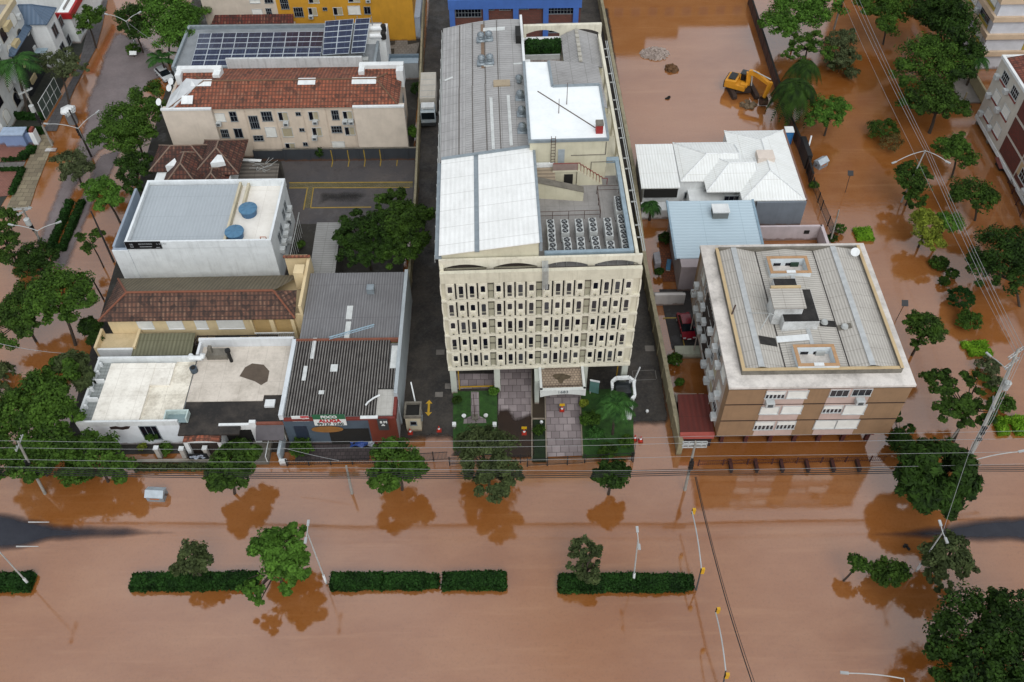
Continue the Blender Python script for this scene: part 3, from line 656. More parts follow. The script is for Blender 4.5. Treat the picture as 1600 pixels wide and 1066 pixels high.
MB().box(10.0, lx_ - .1, 36.5, 42.6, 18.3, 18.9).build('roof_garden_floor', pavers('roof garden pavers', '#8b8078', '#756a63', '#4b443f', (.5, .5)), B)
MB().box(10.1, lx_ - .3, 39.4, 39.6, 18.9, 19.6).build('planter_edge', M_steel, B)
MB().box(10.1, 10.8, 36.9, 38.2, 18.9, 19.8).build('garden_bench', M_white, B)
MB().box(10.0, FW - 3, 43.0, 43.6, 18.6, 19.7).build('rear_wall', M_white, B)
# open ground storey: columns, core, soffit, canopy
m = MB()
for X in (0.02, 5.05, 10.1, 15.1, FW - .72):
    for Y in (.05, 7, 14, 21, 28, 35, 42): m.box(X, X + .68, Y, Y + .6, 0, Z0 - .1)
m.build('column', paint('pale grey column', '#b7bbb0', '#7c8077', .4), B)
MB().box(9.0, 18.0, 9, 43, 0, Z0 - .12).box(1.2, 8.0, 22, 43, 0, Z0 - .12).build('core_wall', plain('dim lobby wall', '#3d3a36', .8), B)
fr = MB(); M_yf = plain('yellow rail paint', '#b08a1e', .6)
for a, b in (((.95, .55, .6), (5.0, .55, .6)), ((.95, .55, .12), (.95, .55, 3.9)), ((.95, .55, 3.85), (.95, 4.0, 3.85)), ((.95, 4.6, 3.6), (5.0, 4.6, 3.6)), ((16.1, 3, .15), (16.1, 3, 3.6)), ((19.4, 1.2, .15), (19.4, 1.2, 3.9))): fr.beam(a, b, .12, .12)
fr.build('yellow_rail', M_yf, B)
cx0, cx1 = LM(843, 600, 4.2)[0], LM(914, 600, 4.2)[0]; cy0 = LM(880, 612, 4.2)[1] ; cy0 = min(cy0, -2.9)
MB().box(cx0 + .25, cx1 - .25, cy0 + .3, .3, 3.75, 4.1).build('canopy_floor', pavers('pink beige canopy tiles', '#a08f7c', '#8e7d6c', '#5f5347', (.35, .35)), B)
m = MB(); m.box(cx0, cx0 + .28, cy0, .2, 3.6, 4.62); m.box(cx1 - .28, cx1, cy0, .2, 3.6, 4.62)
n = 12
for i in range(n):
    xa, xb = cx0 + (cx1 - cx0) * i / n, cx0 + (cx1 - cx0) * (i + 1) / n; f = lambda x: 3.45 + .42 * (1 - (2 * (x - cx0) / (cx1 - cx0) - 1) ** 2)
    m.prism([(xa, cy0 - .12), (xb, cy0 - .12), (xb, cy0 + .26), (xa, cy0 + .26)], [f(xa), f(xb), f(xb), f(xa)], 4.62)
cn = m.build('canopy', paint('white canopy fascia', '#c9ccc8', '#8f918b', .35), B)
MB().box(cx0 - .5, cx0, -1.9, -.1, 0, 4.4).build('canopy_pier', paint('pale grey pier', '#aeb3aa', '#777b72', .4), B)
t = text_mesh('1683', .62, plain('steel numerals', '#6d7275', .5), 'number', cn, ((cx0 + cx1) / 2 - .0, cy0 - .15, 4.28), (1, 0, 0), (0, 0, 1), .03)
m = MB(); cxm = (cx0 + cx1) / 2
m.quad(*[(cxm - .1 + (.95 + .25 * math.sin(3 * a + 1)) * math.cos(a) * (1 if math.sin(a) > -.3 else .45), cy0 + 2.1 + .55 * math.sin(a) * (1 if math.sin(a) > 0 else 1.6), 4.115) for a in [i * math.pi / 14 for i in range(28)]]); m.build('canopy_stain', flatroof('mould on tiles', '#3d3322', '#6b5d4a', .8, 1.5), B)
m = MB(); m.path([(cx0 + .3, cy0 + .7, 4.4), (cx1 - .3, cy0 + .7, 4.4)], .03, 4)
for k in range(9): xx = cx0 + .3 + (cx1 - cx0 - .6) * k / 8; m.tube((xx, cy0 + .7, 4.1), (xx, cy0 + .7, 4.4), .02, n=4)
m.build('canopy_wire', M_pipe, B)
# ------------------------------------------------------------------ condensers on the plant terrace (things of their own)
M_ac = plain('grey white condenser case', '#b4b7b5', .5); M_fan = plain('dark fan grille', '#26282a', .6); M_hub = plain('pale fan hub', '#8f9394', .5)
def condenser(big):
    t = thing('condenser_unit', None, 'condenser', (0, 0, 0), ORZ, 'condenser units on the plant terrace', local=True)
    h = 1.45 if big else 1.3; MB().box(-.42, .42, -.36, .36, 0, h).build('case', M_ac, t, bevel=.02)
    f = MB(); n = 20; f.cyl(0, 0, h + .002, h + .05, .33, .31, n); fo = f.build('fan', M_fan, t)
    g = MB(); g.cyl(0, 0, h + .05, h + .09, .1, .07, 10)
    for k in range(4): a = k * math.pi / 2 + .4; g.beam((.08 * math.cos(a), .08 * math.sin(a), h + .06), (.31 * math.cos(a), .31 * math.sin(a), h + .06), .05, .015)
    g.build('fan_hub', M_hub, fo)
    fe = MB()
    for sx_ in (-.36, .36):
        for sy_ in (-.3, .3): fe.box(sx_ - .04, sx_ + .04, sy_ - .04, sy_ + .04, -.2, 0)
    fe.build('foot', M_pipe, t); return t
C0 = condenser(False); used = False; ordn = ['leftmost', 'second', 'third', 'fourth', 'fifth', 'rightmost']
cols = [((860, 347.7), (863.7, 391.6)), ((882, 347.7), (887.4, 390.3)), ((904, 346.5), (909, 390)), ((925.5, 345), (932.5, 389)), ((949.3, 345), (955, 388.3)), ((970, 340), (978, 386.5))]
gaps = {1: 3.6, 2: 3.6, 3: 3.6, 4: 4.6}
pos_name = ['rear end', 'second from the rear', 'third from the rear', 'middle', 'third from the front', 'second from the front', 'front end']
for ci, (a, b) in enumerate(cols):
    (xa, ya_), (xb, yb_) = LM(a[0], a[1], 20), LM(b[0], b[1], 20); n = 7
    for k in range(n):
        t = k / (n - 1); y = ya_ + (yb_ - ya_) * t
        if ci in gaps and k == int(gaps[ci]): continue
        o = C0 if not used else copy_tree(C0); used = True
        o.location = LW(xa + (xb - xa) * t + random.uniform(-.03, .03), y + random.uniform(-.03, .03), 18.82)
        o['label'] = 'condenser, %s of the %s fan row on the office terrace' % (pos_name[k], ordn[ci])
for k in range(4):
    a = LM(965.6 + .8 * k, 311 + 5.6 * k, 20); o = copy_tree(C0); o.location = LW(a[0], a[1], 18.82)
    o['label'] = 'condenser, %s in the short fan row beside the blue grey duct' % ['rearmost', 'second', 'third', 'frontmost'][k]
# ------------------------------------------------------------------ roof and window builders
def hip_roof(parent, mat, x0, x1, y0, y1, ze, zr, axis='x', i0=None, i1=None, th=.14, name='roof', yr=None, fascia=None):
    """hipped roof on a rectangle; ridge along axis; i0,i1 = hip run at each end (0 = gable)"""
    m = MB()
    if axis == 'x':
        h = (y1 - y0) / 2; yc = y0 + h if yr is None else yr; i0 = h if i0 is None else i0; i1 = h if i1 is None else i1
        A, Bq, C, D = (x0, y0), (x1, y0), (x1, y1), (x0, y1); r0, r1 = (x0 + i0, yc), (x1 - i1, yc)
        F = [(A, Bq, r1, r0), (C, D, r0, r1), (D, A, r0), (Bq, C, r1)]
    else:
        h = (x1 - x0) / 2; xc = x0 + h; i0 = h if i0 is None else i0; i1 = h if i1 is None else i1
        A, Bq, C, D = (x0, y0), (x1, y0), (x1, y1), (x0, y1); r0, r1 = (xc, y0 + i0), (xc, y1 - i1)
        F = [(D, A, r0, r1), (Bq, C, r1, r0), (A, Bq, r0), (C, D, r1)]
    z = {A: ze, Bq: ze, C: ze, D: ze}
    for f in F:
        pts = [(p[0], p[1], zr if p in (r0, r1) else ze) for p in f]; m.quad(*pts)
    for p, q in ((A, Bq), (Bq, C), (C, D), (D, A)): m.quad((p[0], p[1], ze - th), (q[0], q[1], ze - th), (q[0], q[1], ze), (p[0], p[1], ze))
    m.quad(*[(p[0], p[1], ze - th) for p in (D, C, Bq, A)])
    o = m.build(name, mat, parent, fix=True)
    c = MB(); rr = .1
    for p, q in ((r0, r1),) + (((A, r0), (D, r0)) if i0 > 0 and axis == 'x' else ()) + (((Bq, r1), (C, r1)) if i1 > 0 and axis == 'x' else ()) + (((A, r0), (Bq, r0)) if i0 > 0 and axis == 'y' else ()) + (((D, r1), (C, r1)) if i1 > 0 and axis == 'y' else ()):
        zz = lambda a: zr if a in (r0, r1) else ze
        c.tube((p[0], p[1], zz(p) + .02), (q[0], q[1], zz(q) + .02), rr, n=6)
    if fascia: c.build('ridge_tile', fascia, o)
    return o
M_frame = plain('white window frame', '#b9bcbb', .5); M_shut = plain('pale roller shutter', '#d9d9d3', .6, .06); M_beige = plain('beige roller shutter', '#a49a80', .6, .08); M_alu = plain('grey aluminium frame', '#7d8487', .4)
M_acu = plain('white window air conditioner', '#b9bdbd', .5); M_net = plain('curtain behind glass', '#5c6063', .7)
def win(parent, plane, c, a0, a1, z0, z1, style='dark', out=-1, bars=2, frame=None):
    """window on an upright plane ('y': y=c spanning x a0..a1, 'x': x=c spanning y); out = outward sign"""
    a0, a1 = min(a0, a1), max(a0, a1); z0, z1 = min(z0, z1), max(z0, z1); w = max(.05, min(.08, (a1 - a0) * .08))
    def bx(m, u0, u1, v0, v1, d0, d1):
        lo, hi = sorted((c + out * d0, c + out * d1))
        return m.box(u0, u1, lo, hi, v0, v1) if plane == 'y' else m.box(lo, hi, u0, u1, v0, v1)
    f = MB(); bx(f, a0, a1, z1 - w, z1, -.05, .07); bx(f, a0 - .04, a1 + .04, z0 - w, z0, -.05, .12); bx(f, a0, a0 + w, z0, z1 - w, -.05, .07); bx(f, a1 - w, a1, z0, z1 - w, -.05, .07)
    n = bars
    if style in ('dark', 'bars', 'half'):
        for i in range(1, n): u = a0 + (a1 - a0) * i / n; bx(f, u - .025, u + .025, z0, z1 - w, -.05, .05)
    if style == 'bars': bx(f, a0 + w, a1 - w, (z0 + z1) / 2 - .025, (z0 + z1) / 2 + .025, -.05, .048)
    fo = f.build('window', frame or (M_alu if style in ('dark', 'bars') else M_frame), parent)
    g = MB()
    if style == 'shutter': bx(g, a0 + w, a1 - w, z0, z1 - w, -.05, .03); g.build('shutter', M_shut, fo)
    elif style == 'beige': bx(g, a0 + w, a1 - w, z0, z1 - w, -.05, .03); g.build('shutter', M_beige, fo)
    elif style == 'half':
        mid = a0 + (a1 - a0) * .42; bx(g, a0 + w, mid, z0, z1 - w, -.05, .02); g.build('pane', M_glass, fo); g = MB(); bx(g, mid, a1 - w, z0, z1 - w, -.05, .03); g.build('shutter', M_beige, fo)
    elif style == 'low':
        mid = z0 + (z1 - z0) * .5; bx(g, a0 + w, a1 - w, z0, mid, -.05, .02); g.build('pane', M_glass, fo); g = MB(); bx(g, a0 + w, a1 - w, mid, z1 - w, -.05, .04); g.build('shutter', M_shut, fo)
        g = MB()
        for i in range(1, 5): u = a0 + (a1 - a0) * i / 5; bx(g, u - .07, u + .07, z0, mid, .02, .05)
        g.build('mullion', M_frame, fo)
    else: bx(g, a0 + w, a1 - w, z0, z1 - w, -.05, .02); g.build('pane', M_glass, fo)
    return fo
def winpx(parent, yp, px0, py0, px1, py1, style='dark', bars=2, **k):
    xc0, z1 = fy(px0, py0, yp); xc1, z0 = fy(px1, py1, yp)
    return win(parent, 'y', yp, xc0, xc1, z0, z1, style, -1, bars, **k)
def acbox(parent, x, y, z, s=.55):
    m = MB(); m.box(x - s * .75, x + s * .75, y - .35, y + .3, z, z + s * 1.15); o = m.build('air_conditioner', M_acu, parent, bevel=.02)
    MB().box(x - s * .45, x + s * .45, y - .37, y - .352, z + .12, z + s * .95).build('grille', plain('grey grille', '#4c5052', .6), o); return o
Z2 = lambda x, y: (220 + x / 3.472, y / 3.472)
Z3 = lambda x, y: (140 + x / 3.472, 250 + y / 3.472)
Z4 = lambda x, y: (100 + x / 2.667, 420 + y / 2.667)
# ------------------------------------------------------------------ cream apartment block with clay roof
M_peach = paint('cream pink apartment paint', '#cbbcaa', '#857664', .3)
M_tileR = tiles('orange red clay tiles', '#a25a3f', '#814a35', '#33231c', moss=.5)
M_tileB = tiles('dark brown clay tiles', '#6d3c2d', '#4c2d23', '#1c1411', moss=.6)
M_tileM = tiles('mossy brown clay tiles', '#74503f', '#573b2f', '#1f1815', moss=.5, patch='#b0583c')
A = thing('apartment_building', 'cream apartment block with long orange clay tile roof and white gable parapets', 'apartment block', (-32, 115, 0))
ex0, ex1, ey0, ey1, EZ = -48.6, -15.5, 109.6, 119.9, 9.0
MB().box(ex0 + .1, ex1 - .1, 110.0, 119.6, 0, EZ - .15).build('wall', M_peach, A)
ry_ = at(450, 124, 10.7)[1]
hip_roof(A, M_tileR, ex0 + .6, ex1, ey0, ey1 - .4, EZ, 10.6, 'x', 4.6, 3.4, yr=ry_, fascia=plain('mossy ridge tile', '#6d5540', .9))
for a, b in ((250.5, 345), (552, 631.5)):
    xa, xb = fy(a if a > 500 else 252, 172, 109.3)[0], fy(b if a > 500 else 330, 172, 109.3)[0]
    MB().box(xa, xb, 109.2, 110.2, 0, EZ + .02).build('end_bay', paint('plain cream render', '#cdc1b2', '#8f8474', .22), A)
    MB().box(xa - .05, xb + .05, 109.1, 109.5, EZ + .02, EZ + .28).build('bay_coping', M_white, A)
for (pa, pb) in (((276, 106), (345, 119)), ((561, 100), (630, 113))):
    x0_, yb_ = at(pa[0], pa[1], 10.9); x1_, _ = at(pb[0], pa[1], 10.9); yf_ = at(pb[0], pb[1], 10.5)[1]
    m = MB(); m.box(x0_, x1_, yb_ - .4, yb_ + .5, 8, 10.9); m.box(x0_, x0_ + .8, yf_, yb_ - .4, 8, 10.7); m.box(x1_ - 1.0, x1_, yf_, yb_ - .4, 8, 10.7); m.build('parapet', M_white, A)
    MB().quad((x0_ + .8, yf_, 9.6), (x1_ - 1.0, yf_, 9.6), (x1_ - 1.0, yb_ - .4, 10.3), (x0_ + .8, yb_ - .4, 10.3)).build('rear_roof', M_tileR, A)
xa = at(345, 118, 10.3)[0]; xb = at(562, 112, 10.3)[0]
MB().box(xa, xb, 119.4, 119.8, 8.5, 10.6).build('rear_parapet', paint('mouldy pale wall', '#b9bcbc', '#4a4a48', .7), A)
for q in ((298, 128, 331, 124), (465, 127, 493, 122.5), (549, 127, 588, 121)):
    a_ = at(q[0], q[1], 10.7); b_ = at(q[2], q[3], 10.7); MB().prism([(a_[0], ry_ - .9), (b_[0], ry_ - .9), (b_[0], ry_ + .3), (a_[0], ry_ + .3)], [10.35, 10.35, 10.62, 10.62], [10.4, 10.4, 10.68, 10.68]).build('white_flashing', M_white, A)
c = at(293, 158, 9.5); MB().prism([(c[0] - .8, c[1] - .6), (c[0] + .8, c[1] - .6), (c[0] + .8, c[1] + .6), (c[0] - .8, c[1] + .6)], [9.4, 9.4, 9.9, 9.9], [9.5, 9.5, 10.0, 10.0]).build('roof_light', M_white, A)
tri = [at(259, 171, 9.05), at(262, 168, 9.05), at(300, 130, 10.4), at(285, 125, 10.2), at(262, 150, 9.4)]
MB().prism([(ex0 + .3, ey0 + .1), (ex0 + 1.4, ey0 + .1), (ex0 + 5.0, ry_), (ex0 + 2.6, ry_ + .6), (ex0 + .3, ey0 + 3.2)], [9.02, 9.02, 10.5, 10.5, 9.02], [9.12, 9.14, 10.75, 10.7, 9.14]).build('hip_repair', flatroof('grey white roof repair', '#b5b8ba', '#84888a', .4, .9), A)
for k in range(3):
    cc = ((269, 128), (266, 138), (250, 160))[k]; x_, y_ = at(cc[0], cc[1], 10.3); d = MB(); d.cyl(x_, y_, 9.3, 10.2, .04, .04, 6); d.tube((x_, y_ - .05, 10.35), (x_ - .1, y_ - .2, 10.5), .08, .5, 16); d.build('satellite_dish', M_white, A)
YW = 110.0
for q, st, nb in (((390, 615, 465, 657), 'shutter', 3), ((475, 605, 530, 657), 'bars', 2), ((648, 605, 720, 655), 'bars', 4), ((740, 608, 805, 652), 'half', 2), ((838, 608, 870, 626), 'dark', 2), ((905, 605, 970, 650), 'half', 2), ((1030, 598, 1080, 648), 'bars', 3), ((1092, 603, 1152, 643), 'half', 2), ((580, 628, 650, 697), 'bars', 4), ((428, 702, 485, 745), 'bars', 4), ((500, 697, 560, 745), 'dark', 2), ((670, 690, 742, 740), 'shutter', 3), ((762, 693, 830, 740), 'beige', 2), ((858, 695, 890, 712), 'dark', 2), ((925, 692, 987, 736), 'half', 2), ((1030, 683, 1095, 718), 'bars', 4), ((1102, 688, 1165, 730), 'half', 2), ((607, 735, 670, 762), 'bars', 3), ((780, 776, 842, 810), 'half', 2), ((878, 772, 908, 790), 'dark', 2), ((1030, 768, 1110, 800), 'shutter', 3)):
    a_ = Z2(q[0], q[1]); b_ = Z2(q[2], q[3]); winpx(A, YW, a_[0], a_[1], b_[0], b_[1], st, nb)
for q in ((790, 680), (948, 672), (945, 757), (1110, 672), (1143, 672), (425, 680)):
    a_ = Z2(*q); x_, z_ = fy(a_[0], a_[1], 109.7); acbox(A, x_, 109.7, z_, .5)
m = MB()
for q in (560, 722, 873, 1000): a_ = Z2(q, 600); m.tube((fy(a_[0], a_[1], 109.95)[0], 109.92, .5), (fy(a_[0], a_[1], 109.95)[0], 109.92, 8.8), .06, n=5)
m.build('down_pipe', M_peach, A)
for z_ in (2.4, 5.2):
    win(A, 'x', ex1 - .1, 112, 113.4, z_, z_ + 1.3, 'dark', 1); win(A, 'x', ex1 - .1, 115, 116.4, z_, z_ + 1.3, 'dark', 1)
# ------------------------------------------------------------------ hall with the solar roof
S = thing('commercial_hall', 'flat grey hall carrying blue solar panels behind the orange tile roof', 'commercial building', (-36, 128, 0))
MB().box(-51, -20.2, 123.0, 134.6, 0, 6.5).build('wall', paint('grey blue hall wall', '#9aa1a6', '#565b5f', .4), S)
MB().box(-50.7, -20.5, 123.3, 134.3, 6.5, 6.62).build('roof', flatroof('dull zinc roof', '#7f8488', '#4e5356', .6, .5), S)
m = MB(); m.box(-51.1, -50.7, 122.9, 134.7, 6.5, 7.2).box(-50.7, -20.1, 134.3, 134.7, 6.5, 7.2).box(-20.5, -20.1, 122.9, 134.3, 6.5, 7.2).box(-50.7, -20.5, 122.9, 123.3, 6.5, 7.0); m.build('parapet', M_galv, S)
def solmat():
    def fn(N):
        uv = N.uv(); N.col(N.mix(N.math('MAXIMUM', N.line(uv, 0, 1.0, .035), N.line(uv, 1, .5, .03)), N.mix(N.noise(N.pos(), .25, 2), rgb('#0f162c'), rgb('#1b2745')), rgb('#4b5872'))); N.rough(.2); N.b.inputs['Specular IOR Level'].default_value = .35
    return mk('solar cells', fn)
M_sol = solmat(); M_rim = plain('aluminium panel rim', '#a9b2ba', .4)
def solar(P4, z4, nr, nc):
    bil = lambda u, v: tuple((1 - u) * (1 - v) * a + u * (1 - v) * b + u * v * c + (1 - u) * v * d for a, b, c, d in zip(*P4))
    for i in range(nr):
        for j in range(nc):
            e = .035
            q = [bil((j + a) / nc, (i + b) / nr) for a, b in ((0, 0), (1, 0), (1, 1), (0, 1))]
            q2 = [bil((j + a) / nc, (i + b) / nr) for a, b in ((e, e * 2), (1 - e, e * 2), (1 - e, 1 - e * 2), (e, 1 - e * 2))]
            m = MB(); m.prism([(x, y) for x, y, z in q], [z - .05 for x, y, z in q], [z for x, y, z in q]); m.cur = 1
            m.quad(*[(x, y, z + .012) for x, y, z in q2]); m.build('solar_panel', [M_rim, M_sol], S)
def P3(px, py, z): x, y = at(px, py, z); return (x, y, z)
solar([P3(297.8, 103.5, 6.95), P3(499.4, 100.8, 6.95), P3(503.5, 74, 7.2), P3(305, 77.5, 7.2)], 0, 3, 10)
solar([P3(305.5, 76.5, 7.2), P3(503.6, 73, 7.2), P3(506.6, 49, 7.0), P3(310.7, 52, 7.0)], 0, 3, 10)
solar([P3(503.7, 86, 8.2), P3(545, 83.5, 8.2), P3(553, 29.5, 9.2), P3(508, 33, 9.2)], 0, 6, 2)
solar([P3(548.5, 83.3, 8.2), P3(570, 82, 8.2), P3(578.6, 28, 9.2), P3(555.5, 29.5, 9.2)], 0, 6, 1)
m = MB()
for px in (510, 545, 568): a_ = at(px, 84, 8.0); m.tube((a_[0], a_[1] + .2, 6.6), (a_[0], a_[1] + .2, 8.0), .07); m.tube((a_[0] + .5, a_[1] + 9, 6.6), (a_[0] + .5, a_[1] + 9, 9.0), .07)
m.build('panel_stand', M_galv, S)
for px, py, w in ((515, 97, 1.0), (527, 92, .7), (558, 96, 1.3), (572, 94, .6)): a_ = at(px, py, 7); MB().box(a_[0] - w, a_[0] + w * .6, a_[1] - .4, a_[1] + .5, 6.62, 7.3).build('roof_plant', M_steel, S, bevel=.04)
a_ = at(592, 47, 7.6); MB().box(a_[0] - 2.2, a_[0] + 1.2, a_[1] - 2.4, a_[1] + 2.2, 0, 7.4).build('tank_room', M_white, S)
for py in (43, 55): p = at(598, py, 8.2); q = at(578, py + .6, 8.2); k = MB(); k.tube((p[0], p[1], 8.1), (q[0], q[1], 8.1), .35, n=10); d = k.build('exhaust_duct', M_white, S); MB().cyl(p[0] + .1, p[1], 7.6, 8.62, .42, .42, 12).build('duct_mouth', M_black, d)
# paved strip beside it, low annex
L_ = thing('low_annex', 'low grey flat annex with blue grey coping beside the alley wall', 'annex', (-17.5, 117.5, 0))
xa, ya_ = at(606, 98, 3.2); xb, yb_ = at(654, 87, 3.2)
MB().box(xa, xb, ya_, yb_, 0, 3.0).build('wall', paint('grey annex wall', '#8f9293', '#57595a', .4), L_); MB().box(xa - .05, xb + .05, yb_ - .4, yb_ + .1, 3.0, 3.5).box(xa - .05, xa + .3, ya_, yb_ - .4, 3.0, 3.3).build('coping', plain('blue grey coping', '#5a6a76', .6), L_); MB().box(xa + .3, xb, ya_, yb_ - .4, 3.0, 3.06).build('roof', flatroof('bluish annex roof', '#84919a', '#5c656b', .5, .8), L_)
sheet('yard_paving', pxpoly([(618, 60), (637, 56), (637, 70), (656, 66), (650, 88), (616, 86), (616, 76), (597, 78), (597, 74), (617, 70)], .1), .1, pavers('pale yard paving', '#77736e', '#6a6661', '#44423f', (.6, .6)))
# ------------------------------------------------------------------ yellow block at the back, red roof in front of it, blue block
Y = thing('apartment_building', 'ochre yellow and cream apartment block cut by the top edge of the photo', 'apartment block', (-35, 146, 0))
yx0, z_ = fy(337, 0, 141.0); 
MB().box(-50.2, -38.0, 141.0, 152, 0, 17).build('cream_wall', paint('cream end wall', '#bfb3a4', '#8c8172', .25), Y)
MB().box(-38.0, -15.6, 141.0, 152, 0, 17).build('wall', paint('ochre yellow wall', '#bd8a24', '#7a5511', .3), Y)
for q, st, nb in (((588, 0, 650, 15), 'shutter', 3), ((600, 50, 665, 85), 'shutter', 3), ((675, 45, 715, 82), 'bars', 3), ((750, -10, 808, 48), 'bars', 4), ((825, 40, 887, 90), 'bars', 4), ((905, 42, 960, 84), 'half', 2), ((985, 40, 1013, 56), 'dark', 2), ((1040, 40, 1098, 80), 'half', 2), ((1120, 32, 1195, 76), 'shutter', 3), ((1208, 36, 1250, 75), 'dark', 2), ((665, -20, 720, 15), 'bars', 3), ((905, -20, 970, 15), 'half', 2), ((1120, -30, 1190, 10), 'half', 2)):
    a_ = Z2(q[0], q[1]); b_ = Z2(q[2], q[3]); winpx(Y, 141.0, a_[0], a_[1], b_[0], b_[1], st, nb)
for q in ((925, 100), (1235, 12)): a_ = Z2(*q); x_, zq = fy(a_[0], a_[1], 140.8); acbox(Y, x_, 140.8, zq, .5)
Rr = thing('shed', 'low shed with small red clay roof between the cream wall and the solar hall', 'shed', (-42, 139, 0))
a_ = at(329, 44, 4.2); b_ = at(455, 28, 5.4)
MB().box(a_[0], at(458, 44, 4.2)[0], a_[1], 140.8, 0, 4.0).build('wall', M_peach, Rr)
MB().prism([(a_[0] - .2, a_[1] - .2), (at(459, 44, 4.2)[0], a_[1] - .2), (at(456, 28, 5.4)[0], 140.9), (a_[0] + .6, 140.9)], [4.05, 4.05, 5.2, 5.2], [4.2, 4.2, 5.35, 5.35]).build('roof', tiles('dull red clay tiles', '#6e2b20', '#54241c', '#25130f', moss=.5), Rr)
E_ = thing('narrow_annex', 'narrow pale blue outbuilding between the ochre block and the alley wall', 'annex', (-15.5, 147, 0))
MB().box(-15.9, -14.7, 141.5, 152, 0, 4.0).build('wall', paint('pale blue grey wall', '#98a3b0', '#6b747e', .4), E_); MB().box(-16.0, -14.65, 141.4, 152, 4.0, 4.2).build('roof', flatroof('pale blue grey roof', '#97a2b0', '#6b747e', .5), E_)
Bl = thing('brick_building', 'blue framed brick building at the top edge behind the office roof', 'building', (1, 134, 0))
bx0, bx1 = at(703, 20, 8.6)[0], at(905, 10, 8.6)[0]; by = at(800, 33, 0)[1]; by = 131.5
M_blue = paint('strong blue paint', '#3d63a8', '#2b4470', .25); M_brick = pavers('red brown brick', '#6d3b30', '#5c3229', '#4a3a33', (.5, .25))
MB().box(bx0 + .1, bx1 - .1, by + .5, by + 14, 0, 11.4).build('wall', M_brick, Bl)
m = MB(); zt = fy(800, 8, by)[1]; zb_ = fy(800, 13, by)[1]
m.box(bx0, bx1, by, by + .7, zb_ - .1, 12.6)
for px in (703, 756, 803, 850, 897): xx = fy(px + 3, 20, by)[0]; m.box(xx - .42, xx + .42, by + .02, by + .7, 0, zb_ - .1)
m.build('blue_frame', M_blue, Bl); MB().box(bx0, bx1, by + .7, by + 14, 11.4, 12.3).build('roof', flatroof('slate blue roof', '#35589b', '#26406f', .4), Bl)
for px0, px1 in ((711, 752), (856, 896)):
    xx, zz1 = fy(px0, 11 if px0 > 800 else 14, by + .5); x2, zz0 = fy(px1, 21 if px0 > 800 else 26, by + .5); win(Bl, 'y', by + .5, xx, x2, zz0, zz1, 'bars', -1, 8)
for px0, px1, py in ((760, 772, 12), (780, 798, 12), (808, 826, 11), (840, 849, 10), (822, 830, 38), (838, 850, 37), (857, 896, 36), (857, 896, 47)):
    xx, zz1 = fy(px0, py, by + .5); x2, zz0 = fy(px1, py + 3.2, by + .5); win(Bl, 'y', by + .5, xx, x2, zz0, zz1, 'dark', -1, 4)
MB().box(bx0 + 12, bx1 - 2, by - 3, by, 0, 4.2).build('blue_annex', M_blue, Bl)
# ------------------------------------------------------------------ dark brown villa
V = thing('villa', 'old villa with dark brown hipped clay roofs and white eaves', 'villa', (-43, 102, 0))
M_rid = plain('pale ridge mortar', '#7d6a5c', .9)
MB().box(-48.6, -38.2, 97.6, 105.6, 0, 4.9).build('wall', M_white, V)
hip_roof(V, M_tileB, -49.6, -41.0, 100.6, 106.4, 5.2, 7.3, 'x', 2.9, 2.9, fascia=M_rid)
hip_roof(V, M_tileB, -43.2, -37.0, 99.4, 107.0, 5.5, 7.7, 'y', 3.0, 3.0, fascia=M_rid)
hip_roof(V, M_tileB, -47.2, -41.6, 96.6, 104.6, 5.05, 7.5, 'y', 2.8, 2.8, fascia=M_rid)
hip_roof(V, M_tileB, -42.4, -38.4, 96.6, 101.6, 4.9, 6.4, 'y', 2.0, 2.0, fascia=M_rid)
a_ = at(343, 258, 6.0); MB().prism([(a_[0] - .9, a_[1] - .7), (a_[0] + 1.0, a_[1] - .4), (a_[0] + .1, a_[1] + 1.4)], 4.8, [6.9, 6.9, 7.2]).build('dormer_wall', M_white, V)
a_ = at(272, 262, 5.6); MB().prism([(a_[0] - .9, a_[1] - .5), (a_[0] + .9, a_[1] - .5), (a_[0] + .2, a_[1] + .8)], 4.8, [6.3, 6.3, 6.6]).build('dormer_wall', M_white, V)
G = thing('lean_to_shed', 'ramshackle lean to with grey plank roof heaped with rods and scrap', 'shed', (-34, 100, 0))
q = [at(356, 278, 3), at(432, 278, 3), at(436, 252, 3.4), at(376, 248, 3.4)]
MB().prism(q, 0, [2.4, 2.4, 2.9, 2.9]).build('wall', plain('dim timber wall', '#2e2823', .9), G)
MB().prism([(x, y - .15) for x, y in q], [2.4, 2.4, 2.9, 2.9], [2.55, 2.55, 3.05, 3.05]).build('roof', corrugated('grey weathered planks', '#6e6860', '#2a2420', pitch=.7, sheet=(1, 3), axis=1, ridge=.6), G)
m = MB()
for k in range(14): p = Vector((*at(405 + random.uniform(-8, 14), 262 + random.uniform(-8, 8), 3.1), 3.1)); m.tube(p, p + Vector((random.uniform(-1.6, 1.6), random.uniform(-.6, .9), random.uniform(.05, .5))), .03, n=4)
m.build('scrap_rod', M_steel, G); x_, y_ = at(380, 249, 3.2); MB().beam((x_ - 1.4, y_, 3.2), (x_ + 2.6, y_ - .3, 3.15), .5, .06).build('roof_sheet', M_white, G)
